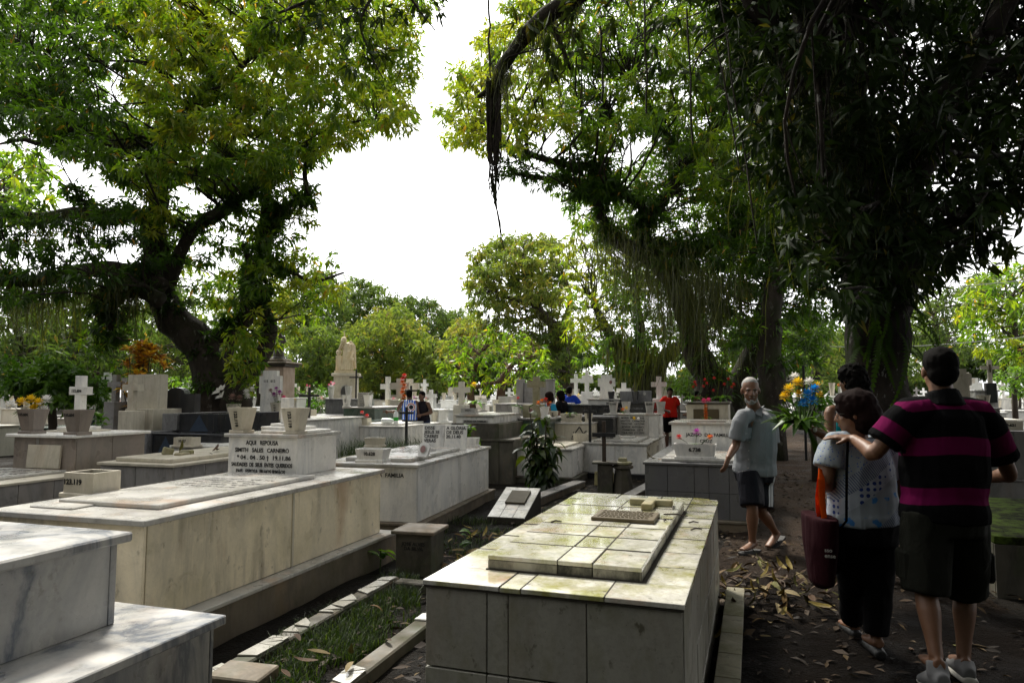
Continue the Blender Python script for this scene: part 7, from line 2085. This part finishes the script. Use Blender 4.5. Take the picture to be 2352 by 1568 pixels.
mb = MB(); mb.tube([J['shL'] + Vector((.05, -.09, .06)), J['shL'].lerp(J['pelvis'], .3) + Vector((-.05, -.16, 0)), J['pelvis'] + Vector((-.17, -.14, .05)), J['pelvis'] + Vector((-.2, -.05, -.05))], [(.008, .003)] * 4, 6, ell=(1, 0, 0)); o = mb.build('shoulder_strap', BLACKC, root); o.location = -off
mb = MB(); mb.ball((0, 0, 0), (.05, .12, .15), 10, 8); o = tag(mb.build('handbag', BLACKC), 'black handbag on the hip of the woman in the flowered blouse', 'bag'); o.location = J['pelvis'] + Vector((-.19, .0, -.13))

# ---- woman in the turquoise top with the flowers
TURQ = cloth_mat('turquoise_cloth', (.01, .36, .42)); PINKS = cloth_mat('strap_pink', (.72, .03, .2), wr=.2)
J = dict(yaw=math.radians(8), hyaw=math.radians(25), head=P(1954, 874, 5.8), neck=P(1960, 916, 5.8), pelvis=P(1962, 1075, 5.85),
         shL=P(1908, 942, 5.75), elL=P(1906, 1004, 5.68), wrL=P(1862, 983, 5.58), shR=P(2008, 945, 5.85), elR=P(2022, 1010, 5.9), wrR=P(2005, 1040, 6.1),
         hpL=P(1942, 1090, 5.85), hpR=P(1984, 1090, 5.85), knL=P(1935, 1185, 5.95), knR=P(1985, 1190, 5.85), anL=P(1922, 1272, 6.05), anR=P(1985, 1285, 5.8), toeL=(.1, .99, 0), toeR=(.1, .99, 0), hs=.97, hdL=(-.9, -.25, .35), hnL=(.2, -.6, .6), curlL=.75)
dims = dict(chest=(.17, .125), waist=(.165, .13), hip=(.185, .15), hem=(.19, .15))
root, off, M, rv = human('person', 'woman with long dark curls and a turquoise top holding out flowers', J, dims, SK1, .009, face=True)
garment(root, off, 'top', TURQ, torso_parts(J, dims, -.02, .012, .085, .92), .011)
garment(root, off, 'trousers', BLACKC, [pelvis_part(J, dims, -.1, .1, .01), leg(J, 'L', .9, .11, .08, True), leg(J, 'R', .9, .11, .08, True)], .012)
hair_cap(root, off, M, HAIRB, [((0, -.02, .05), (.105, .118, .105)), ((0, -.07, -.03), (.11, .09, .12)), ((0, -.09, -.14), (.125, .08, .13)), ((.05, -.09, -.22), (.10, .07, .10)), ((0, .035, .09), (.08, .06, .045))], jitter=.022, voxel=.011, s=.98)
mb = MB(); mb.tube([J['neck'] + Vector((.12, -.02, .0)), J['shR'] + Vector((-.02, -.10, .02)), J['shR'] + Vector((.03, -.13, -.18)), J['shR'] + Vector((.04, -.1, -.3))], [(.022, .004)] * 4, 8, ell=(1, 0, .3)); o = mb.build('bag_strap', PINKS, root); o.location = -off
mb = MB(); mb.tube([J['wrL'] + (J['elL'] - J['wrL']).normalized() * .03 + Vector((.0, .027 * math.cos(k * .524), .027 * math.sin(k * .524))) for k in range(13)], .006, 6, False); o = mb.build('watch_strap', SHOEB, root); o.location = -off
mb = MB(); mb.ball(J['wrL'] + (J['elL'] - J['wrL']).normalized() * .03 + Vector((0, -.034, .0)), (.018, .008, .018), 10, 6); o = mb.build('watch', METAL, root); o.location = -off
fp = J['wrL'] + Vector((-.09, -.05, .03))
bl_ = [(-.10, -.02, .28, .06, 'yellow', 'mum'), (-.04, -.04, .33, .06, 'yellow', 'mum'), (-.13, 0, .22, .055, 'yellow', 'mum'), (.03, -.05, .24, .06, 'blue', 'mum'), (.09, -.04, .28, .055, 'blue', 'mum'), (.07, -.05, .19, .06, 'blue', 'mum'), (.0, -.05, .17, .055, 'blue', 'mum'), (.13, 0, .31, .045, 'yellow', 'mum'), (.08, .03, .34, .05, 'white', 'mum'), (-.03, .04, .38, .05, 'white', 'mum'), (-.03, -.04, .24, .05, 'yellow', 'mum'), (.15, 0, .24, .04, 'yellow', 'mum')]
bq = bouquet('bouquet of yellow, blue and white chrysanthemums held out by the woman in turquoise', fp, bl_, 46, .22, 55)
PALM = [frond_mesh('palm_frond', 26, .75, .07, .5), frond_mesh('palm_frond', 24, .62, .06, .8)]
for m_ in PALM: m_.materials.append(FERN)
for k in range(9):
    o = inst('palm_frond', PALM[k % 2], bq, (-.05, .02, .02), (r7.uniform(-.5, .5), -1.0 + .2 * (k % 5), 2.2 + k * .28), (.6, .6, .6))
o = inst('palm_frond', PALM[0], bq, (.02, -.02, -.02), (0, .9, -.3)); o = inst('palm_frond', PALM[0], bq, (.04, -.02, -.02), (.4, 1.1, -.5))

# ---- white-haired man walking
SHIRTG = NT('shirt_grey'); SHIRTG.base(SHIRTG.mix(SHIRTG.noise(80, 2, .5, SHIRTG.map(SHIRTG.co(False), (6, 6, .2))), (.15, .158, .165), (.225, .235, .245))); SHIRTG.rough(.8); SHIRTG.spec(.2)
SHIRTG.bump(SHIRTG.noise(6, 4, .55, SHIRTG.map(SHIRTG.co(False), (1, 1, .5)), .8), .5, .05); SHIRTG = SHIRTG.mat
yb = math.radians(142)
J = dict(yaw=yb, hyaw=math.radians(168), head=P(1724, 897, 6.72), neck=P(1737, 940, 6.82), pelvis=P(1733, 1080, 6.9),
         shL=P(1768, 958, 6.93), elL=P(1772, 1030, 6.95), wrL=P(1758, 1078, 6.85), shR=P(1702, 958, 6.68), elR=P(1690, 1020, 6.72), wrR=P(1672, 1052, 6.62),
         hpL=P(1748, 1092, 6.95), hpR=P(1722, 1092, 6.82), knL=P(1748, 1170, 6.85), knR=P(1728, 1165, 6.72), anL=P(1782, 1222, 7.0), anR=P(1728, 1242, 6.75), toeL=(-.72, -.58, -.35), toeR=(-.8, -.6, 0), hs=1.04, hpitch=-.08,
         hdL=(-.12, -.15, -1), hdR=(-.35, -.1, -.9), curlL=.4, curlR=.35)
dims = dict(chest=(.19, .145), waist=(.195, .165), hip=(.185, .16), hem=(.20, .17))
root, off, M, rv = human('person', 'white-haired bearded man in a grey short-sleeved shirt walking in flip-flops', J, dims, SK2, .008, face=True, brow=plain('brow_grey', (.06, .055, .05), .7))
shirt4 = garment(root, off, 'shirt', SHIRTG, torso_parts(J, dims, -.02, .014, .07, .95) + [sleeve(J, 'L', .80, .076, .082), sleeve(J, 'R', .80, .076, .082)], .0095, fold=.0045)
fw = Vector((-rv.y, rv.x, 0))
for q in (-1, 1):                                              # collar wings, skin shows between them
    mb = MB(); c0 = J['neck'] + fw * .055 + rv * q * .03
    mb.add([J['neck'] + rv * q * .08 + Vector((0, 0, .045)), J['neck'] + rv * q * .085 + fw * .05 + Vector((0, 0, .03)), J['neck'] + rv * q * .09 + fw * .13 + Vector((0, 0, -.06)), J['neck'] + rv * q * .03 + fw * .135 + Vector((0, 0, -.03)), J['neck'] + rv * q * .045 + fw * .07 + Vector((0, 0, .02))], [(0, 1, 2, 3, 4)])
    o = mb.build('collar', SHIRTG, root); o.location = -off
    m_ = o.modifiers.new('solid', 'SOLIDIFY'); m_.thickness = .012
mb = MB(); mb.tube([J['neck'] + fw * .09 + Vector((0, 0, .0)), J['neck'] + fw * .135 + Vector((0, 0, -.09)), J['neck'] + fw * .145 + Vector((0, 0, -.16))], [(.04, .03), (.03, .02), (.006, .012)], 8, ell=rv); blob(mb, 'open_chest', SK2, root, .009, 2, off)
pc = [J['neck'].lerp(J['pelvis'], u) + fw * .5 for u in np.linspace(.28, 1.02, 14)]
strip_on(shirt4, off, root, 'placket', SHIRTG, pc, fw, rv * .016, .004)
for u in (.36, .5, .64, .78, .92):
    strip_on(shirt4, off, root, 'button', MARBLE_TOP, [J['neck'].lerp(J['pelvis'], u + e_) + fw * .5 for e_ in (0, .018)], fw, rv * .005, .007)
pv_ = (fw - rv * .6).normalized()
strip_on(shirt4, off, root, 'chest_pocket', SHIRTG, [J['neck'].lerp(J['pelvis'], u) - rv * .07 + pv_ * .5 for u in (.34, .40, .46, .52, .57)], pv_, Vector((0, 0, 1)).cross(pv_) * .055, .005)
SHORTB = cloth_mat('shorts_black', (.012, .012, .016), rough=.5, wr=.6); WHITEC = cloth_mat('stripe_white', (.6, .6, .6), wr=.1)
shorts4 = garment(root, off, 'shorts', SHORTB, [pelvis_part(J, dims, -.1, .08, .015), leg(J, 'L', .95, .118, .115), leg(J, 'R', .95, .118, .115)], .0105)
hl, kl = J['hpL'], J['knL']
sd = Vector((.42, -.9, 0)).normalized()
tv = Vector((0, 0, 1)).cross(sd)
for k in (-1, 0, 1):
    strip_on(shorts4, off, root, 'side_stripe', WHITEC, [hl.lerp(kl, u) + sd * .5 + tv * (k * .022 + .01) for u in (-.05, .1, .25, .4, .55, .7, .85, .93)], sd, tv * .006, .003)
hair_cap(root, off, M, HAIRG, [((0, -.03, .048), (.079, .086, .083)), ((0, -.06, .0), (.07, .05, .06)), ((0, .0, .075), (.064, .066, .05))], s=1.04, jitter=.003)
hair_cap(root, off, M, HAIRG, [((0, .052, -.098), (.036, .030, .026)), ((.042, .030, -.075), (.016, .028, .036)), ((-.042, .030, -.075), (.016, .028, .036)), ((.016, .089, -.050), (.016, .008, .006)), ((-.016, .089, -.050), (.016, .008, .006)), ((0, .082, -.083), (.018, .012, .012))], 'beard', s=1.04, jitter=.003, voxel=.006)
FLIP = plain('flip_flop', (.03, .028, .028), .7)
for q in 'LR':
    an = J['an' + q]; td = Vector(J['toe' + q]).normalized()
    u_ = Vector((0, 0, 1)); sdv = td.cross(u_).normalized(); nn = sdv.cross(td)
    mb = MB(); pts2 = [(-.10, .030), (-.06, .040), (.02, .042), (.10, .050), (.15, .048), (.185, .030)]
    cc = an - nn * .085
    vs = [cc + td * a_ + sdv * b_ for a_, b_ in pts2] + [cc + td * a_ - sdv * b_ for a_, b_ in reversed(pts2)]
    n_ = len(vs); mb.add(vs + [v - nn * .018 for v in vs], [tuple(range(n_)), tuple(range(2 * n_ - 1, n_ - 1, -1))] + [(i, (i + 1) % n_, (i + 1) % n_ + n_, i + n_) for i in range(n_)])
    o = mb.build('flip_flop', FLIP, root); o.location = -off
    mb = MB(); mb.tube([cc + td * .03 + sdv * .042, cc + td * .07 + nn * .05 + sdv * .02, cc + td * .125 + nn * .012, cc + td * .07 + nn * .05 - sdv * .02, cc + td * .03 - sdv * .042], .006, 6); o = mb.build('thong_strap', FLIP, root); o.location = -off
wl0 = J['wrL'] + (J['elL'] - J['wrL']).normalized() * .02
mb = MB(); mb.tube([wl0 + Vector((.033 * math.cos(k * .524), .033 * math.sin(k * .524), 0)) for k in range(13)], (.010), 6, False); o = mb.build('watch_strap', METAL, root); o.location = -off
mb = MB(); mb.ball(wl0 + Vector((.0, -.038, 0)), (.020, .010, .022), 10, 6); o = mb.build('watch', METAL, root); o.location = -off

# ---- people further off
def simple_person(label, px_, Y, feet_z, H, yaw, skin, topm, botm, hairm, hair='short', arms=('down', 'down'), sleeves=.6, lean=0.0, longdress=False, female=False, vox=.016, hyaw=None):
    base = Pp(px_, 400, Y); b = Vector((base.x, base.y, feet_z))
    r = Vector((math.cos(yaw), math.sin(yaw), 0)); f = Vector((-r.y, r.x, 0)); k = H / 1.7
    def q(x, y, z):
        y += lean * max(0, z - .9); return b + r * x * k + f * y * k + Vector((0, 0, z * k))
    J = dict(yaw=yaw, hyaw=yaw if hyaw is None else hyaw, head=q(0, .02, 1.575), neck=q(0, 0, 1.455), pelvis=q(0, 0, .92), hs=k,
             shL=q(-.18, 0, 1.39), shR=q(.18, 0, 1.39), hpL=q(-.09, 0, .9), hpR=q(.09, 0, .9), knL=q(-.1, .02, .48), knR=q(.1, .0, .48), anL=q(-.1, -.02, .08), anR=q(.1, .02, .08), toeL=f, toeR=f)
    for s_, nm, md in ((-1, 'L', arms[0]), (1, 'R', arms[1])):
        if md == 'down': J['el' + nm], J['wr' + nm] = q(s_ * .23, -.02, 1.12), q(s_ * .23, .05, .87)
        elif md == 'bent': J['el' + nm], J['wr' + nm] = q(s_ * .26, -.03, 1.14), q(s_ * .10, .2, 1.08)
        elif md == 'out': J['el' + nm], J['wr' + nm] = q(s_ * .34, .05, 1.14), q(s_ * .5, .18, 1.14)
        elif md == 'fwd': J['el' + nm], J['wr' + nm] = q(s_ * .24, .1, 1.15), q(s_ * .18, .34, 1.1)
    w = .165 if female else .185
    dims = dict(chest=(w * k, .12 * k), waist=(.15 * k if female else .165 * k, .12 * k), hip=(.18 * k, .14 * k), hem=(.185 * k, .145 * k))
    root, off, M, rv = human('person', label, J, dims, skin, vox, root_loc=b)
    root.location.z = 0
    garment(root, off, 'top', topm, torso_parts(J, dims, -.5 * k if longdress else -.02, .012, .08, .95) + ([sleeve(J, 'L', sleeves, .07, .075), sleeve(J, 'R', sleeves, .07, .075)] if sleeves else []), vox)
    garment(root, off, 'trousers' if not female else 'shorts', botm, [pelvis_part(J, dims, -.1, .08, .012), leg(J, 'L', .95, .105, .085), leg(J, 'R', .95, .105, .085)], vox)
    sh = [((0, -.02, .045), (.085, .10, .095)), ((0, -.05, -.0), (.08, .065, .08))]
    if hair == 'bun': sh.append(((0, -.1, .06), (.05, .05, .05)))
    if hair == 'bob': sh += [((0, -.04, -.03), (.1, .085, .1)), ((0, -.01, .05), (.1, .105, .1))]
    if hair == 'cap': sh = [((0, -.0, .055), (.088, .105, .08)), ((0, .1, .045), (.06, .07, .012))]
    hair_cap(root, off, M, hairm, sh, 'cap' if hair == 'cap' else 'hair', voxel=.014, s=k)
    return root, off, J, rv
JERS = NT('jersey_blue_white')
cj = JERS.co(False); wj = JERS.n('ShaderNodeTexWave', wave_type='BANDS', bands_direction='X'); JERS.set(wj.inputs['Vector'], cj); wj.inputs['Scale'].default_value = 5.5
JERS.base(JERS.mix(JERS.ramp(wj.outputs['Fac'], [(.62, 0.0), (.68, 1.0)]), (.015, .10, .52), (.62, .66, .72))); JERS.rough(.7); JERS = JERS.mat
YB = math.radians(0)
root, off, J, rv = simple_person('man in a blue and white sleeveless jersey bending at the white tomb', 410, 17.0, 0, 1.62, math.radians(25), SK3, JERS, cloth_mat('trousers_khaki', (.045, .04, .03)), HAIRB, arms=('out', 'down'), sleeves=0, lean=.12)
mb = MB(); cz_ = J['pelvis'].lerp(J['neck'], .62) - off
RIM = cloth_mat('badge_rim', (.55, .57, .6), wr=.1); BADGE = cloth_mat('badge_red', (.35, .03, .04), wr=.1); BADGE2 = cloth_mat('badge_dark', (.02, .02, .03), wr=.1)
for rr_, mt, dd in ((.115, RIM, .136), (.095, BADGE, .1385), (.075, RIM, .141), (.055, BADGE2, .1435)):
    mb = MB(); fb = Vector((rv.y, -rv.x, 0))
    for z0 in (0,):
        vs = [cz_ + fb * (dd + .0) + rv * rr_ * math.cos(k * .314) + Vector((0, 0, rr_ * math.sin(k * .314))) for k in range(20)]
        mb.add(vs + [v - fb * .012 for v in vs], [tuple(range(20)), tuple(range(39, 19, -1))] + [(i, (i + 1) % 20, (i + 1) % 20 + 20, i + 20) for i in range(20)])
    mb.build('badge', mt, root)
simple_person('woman in a dark strappy top beside the man in the jersey', 423.5, 17.2, 0, 1.58, math.radians(150), SK3, cloth_mat('top_dark', (.014, .012, .016)), cloth_mat('shorts_denim', (.02, .026, .05)), HAIRB, 'bun', ('bent', 'bent'), 0, .1, False, True)
simple_person('woman in a turquoise print top behind the compass tomb', 553, 14.6, 0, 1.55, math.radians(70), SK1, cloth_mat('top_turquoise', (.02, .20, .34)), BLACKC, HAIRR, 'bob', ('down', 'bent'), 0, .12, False, True)
simple_person('woman in a black blouse behind the woman in turquoise print', 563, 15.2, 0, 1.58, math.radians(60), SK1, BLACKC, BLACKC, HAIRB, 'bob', ('down', 'bent'), .6, .08, False, True)
simple_person('man in a royal blue T-shirt behind the black granite box', 569, 19.0, 0, 1.72, math.radians(-25), SK3, cloth_mat('tshirt_blue', (.012, .04, .30)), BLACKC, HAIRB, 'short', ('down', 'out'), .6, .06)
simple_person('man in a red polo shirt standing between the tombs', 670, 18.6, 0, 1.68, math.radians(175), SK3, cloth_mat('polo_red', (.55, .02, .012)), BLACKC, HAIRB, 'short', ('down', 'bent'), .6)
simple_person('person in a black cap stooping behind the cream walled tomb', 703, 17.0, 0, 1.58, math.radians(80), SK2, BLACKC, BLACKC, HAIRB, 'cap', ('fwd', 'fwd'), .9, .2)
simple_person('woman in a blue print dress further along the path edge', 734, 22.0, 0, 1.56, math.radians(5), SK2, cloth_mat('dress_blue', (.014, .05, .26)), cloth_mat('dress_blue_skirt', (.014, .05, .26)), HAIRB, 'bun', ('down', 'bent'), .5, 0, True, True)
simple_person('person in brown beside the woman in the blue dress', 741, 23.0, 0, 1.66, math.radians(-10), SK2, cloth_mat('top_brown', (.10, .05, .035)), BLACKC, HAIRB, 'short', ('down', 'down'), .5)
# path sign, wires, bottles, iron crosses
sg = empty('sign_post', Gp(784, 441, 0)); tag(sg, 'small blank sign on a thin post beside the far path', 'sign')
MB().tube([(-.22, 0, -.1), (-.22, 0, 2.25)], .03, 8).build('post', IRON, sg)
MB().box(-.18, .42, -.02, .02, 1.86, 2.22, .01).build('frame', IRON, sg); MB().box(-.14, .38, -.026, -.0205, 1.92, 2.17).build('panel', plain('sign_panel', (.20, .19, .17), .5), sg)
for k, (ya, yb_) in enumerate(((772, 757), (640, 628))):
    a_, b_ = P(1700, ya + 8, 34), P(2520, yb_ - 4, 24)
    o = MB().tube([a_.lerp(b_, u / 10) + Vector((0, 0, -.5 * math.sin(math.pi * u / 10))) for u in range(11)], .014, 5, False).build('overhead_wire', plain('wire', (.25, .25, .25), .4), None, fix=False)
    tag(o, ['lower thin overhead wire crossing behind the big trunk', 'upper thin overhead wire crossing the right-hand trees'][k], 'wire')
PLG, PLW = plain('plastic_green', (.03, .32, .04), .25), plain('plastic_white', (.72, .74, .72), .3)
for k, (x, y, rot, mt, lb) in enumerate(((.02, .3, (0, math.pi / 2, .1), PLG, 'green plastic bottle lying behind the white one'), (.1, .15, (0, math.pi / 2, -.1), PLW, 'white plastic bottle lying on the white tiled tomb'), (.42, .22, (0, 0, 0), PLW, 'white plastic bottle standing on the white tiled tomb'))):
    o = empty('plastic_bottle', W(NB, x, y, .85 + (.055 if k < 2 else 0))); o.rotation_euler = rot; tag(o, lb, 'bottle')
    MB().lathe([(.05, 0), (.055, .02), (.055, .2), (.045, .24), (.018, .28), (.018, .31)], 14).build('bottle_body', mt, o, smooth=True)
    MB().lathe([(.02, .3105), (.02, .335)], 12).build('bottle_cap', PLG if mt is PLW else PLW, o)
    MB().lathe([(.0556, .06), (.0558, .14)], 14).build('bottle_label', PLG if k == 2 else PLW, o)
for k, (px_, py_, Y, h, w, lb) in enumerate(((309, 412, 15.0, .55, .45, 'wrought iron cross on the dark green step'), (406.5, 424, 14.2, .36, .3, 'black iron cross in front of the man in the jersey'), (411, 400, 19.5, .42, .36, 'black iron cross behind the cream double cross'), (590, 425, 12.8, .38, .24, 'thin iron post cross by the low dark granite tomb'), (804.5, 404, 16, .9, .7, 'tall black cross behind the bouquet'), (356, 392, 24, .8, .5, 'thin black cross in front of the statue pedestal'))):
    b = Pp(px_, py_, Y); o = empty('iron_cross', (b.x, b.y, 0), -.2); tag(o, lb, 'cross')
    MB().box(-.025, .025, -.025, .025, -.1, b.z + h, .004).build('post', IRON, o); MB().box(-w / 2, w / 2, -.02, .02, b.z + h * .66 - .025, b.z + h * .66 + .025, .004).build('arm', IRON, o)
for k, (px_, py_, Y, h, w, mt, lb) in enumerate(((107, 392, 14.5, .42, .34, WHITE_FAR, 'white notched headstone with a black cross behind the 115.604 cross'), (115.5, 401, 13.0, .5, .3, MARBLE_GREY, 'slim grey cross left of the tapered block'), (132, 410, 12.0, .62, .36, MARBLE_CREAM, 'pale cross on a stepped base in front of the croton'), (183.5, 404, 24, .7, .5, WHITE_FAR, 'bright white trefoil cross left of the forked trunk'), (461.5, 404, 20, .66, .5, CREAM_FAR, 'cream stone cross under the small spreading tree'), (624, 404, 17.5, .55, .36, WHITE_FAR, 'white cross between the granite plaques and the red shirt'), (587, 391, 19, .45, .34, WHITE_FAR, 'white cross on a low block right of the blue T-shirt'), (659, 398, 19.5, .62, .42, WHITE_FAR, 'white clover cross left of the red shirt'), (400, 399, 20.5, .62, .62, CREAM_FAR, 'left of the cream double crosses'), (409.5, 399, 20.8, .62, .6, CREAM_FAR, 'right of the cream double crosses'))):
    b = Pp(px_, py_, Y); o = empty('grave_cross', (b.x, b.y, 0), -math.radians(16)); tag(o, lb, 'cross')
    mb = MB(); mb.m = Matrix.Translation((0, 0, b.z)); mb.prism(cross_pts(w, h, w * .32, h * .64), -.05, .05).build('cross', mt, o)
    MB().box(-w * .4, w * .4, -.15, .15, -.1, b.z - .002, .008).build('base', mt, o)
    if k == 0: MB().box(-.02, .02, -.058, -.052, b.z + .1, b.z + .36).build('inset_cross_post', INK, o); MB().box(-.09, .09, -.0595, -.0585, b.z + .23, b.z + .27).build('inset_cross_arm', INK, o)
for k, (px_, py_, Y, wt, wb, h, mt, lb) in enumerate(((117 + 27, 402, 14.0, .34, .50, .36, CREAM_FAR, 'tapered cream headblock left of the croton'), (152, 408, 12.6, .44, .44, .62, MARBLE_CREAM, 'plain cream slab block in front of the croton'))):
    b = Pp(px_, py_, Y); o = empty('headstone', (b.x, b.y, 0), -math.radians(16)); tag(o, lb, 'headstone')
    mb = MB(); mb.m = Matrix.Translation((0, 0, b.z)); mb.prism([(-wb / 2, 0), (wb / 2, 0), (wt / 2, h), (-wt / 2, h)], -.12, .12).build('stone', mt, o)
    MB().box(-wb * .7, wb * .7, -.3, .6, -.1, b.z - .002, .008).build('base', mt, o)
b = Pp(178, 412, 13.0); o = empty('headstone', (b.x, b.y, 0), -.25); tag(o, 'black headstone with a rounded shoulder left of the brown blocks', 'headstone')
mb = MB(); mb.m = Matrix.Translation((0, 0, b.z - .1)); mb.prism([(-.42, 0), (.42, 0), (.42, .45), (.2, .45)] + [(.2 * math.cos(a_), .45 + .12 * math.sin(a_)) for a_ in (.5, 1.05, 1.57, 2.1, 2.64)] + [(-.2, .45), (-.42, .45)], -.08, .08).build('stone', GRANITE_BLACK, o); MB().box(-.5, .5, -.2, 1.4, -.1, b.z - .101).build('base', GRANITE_BLACK, o)
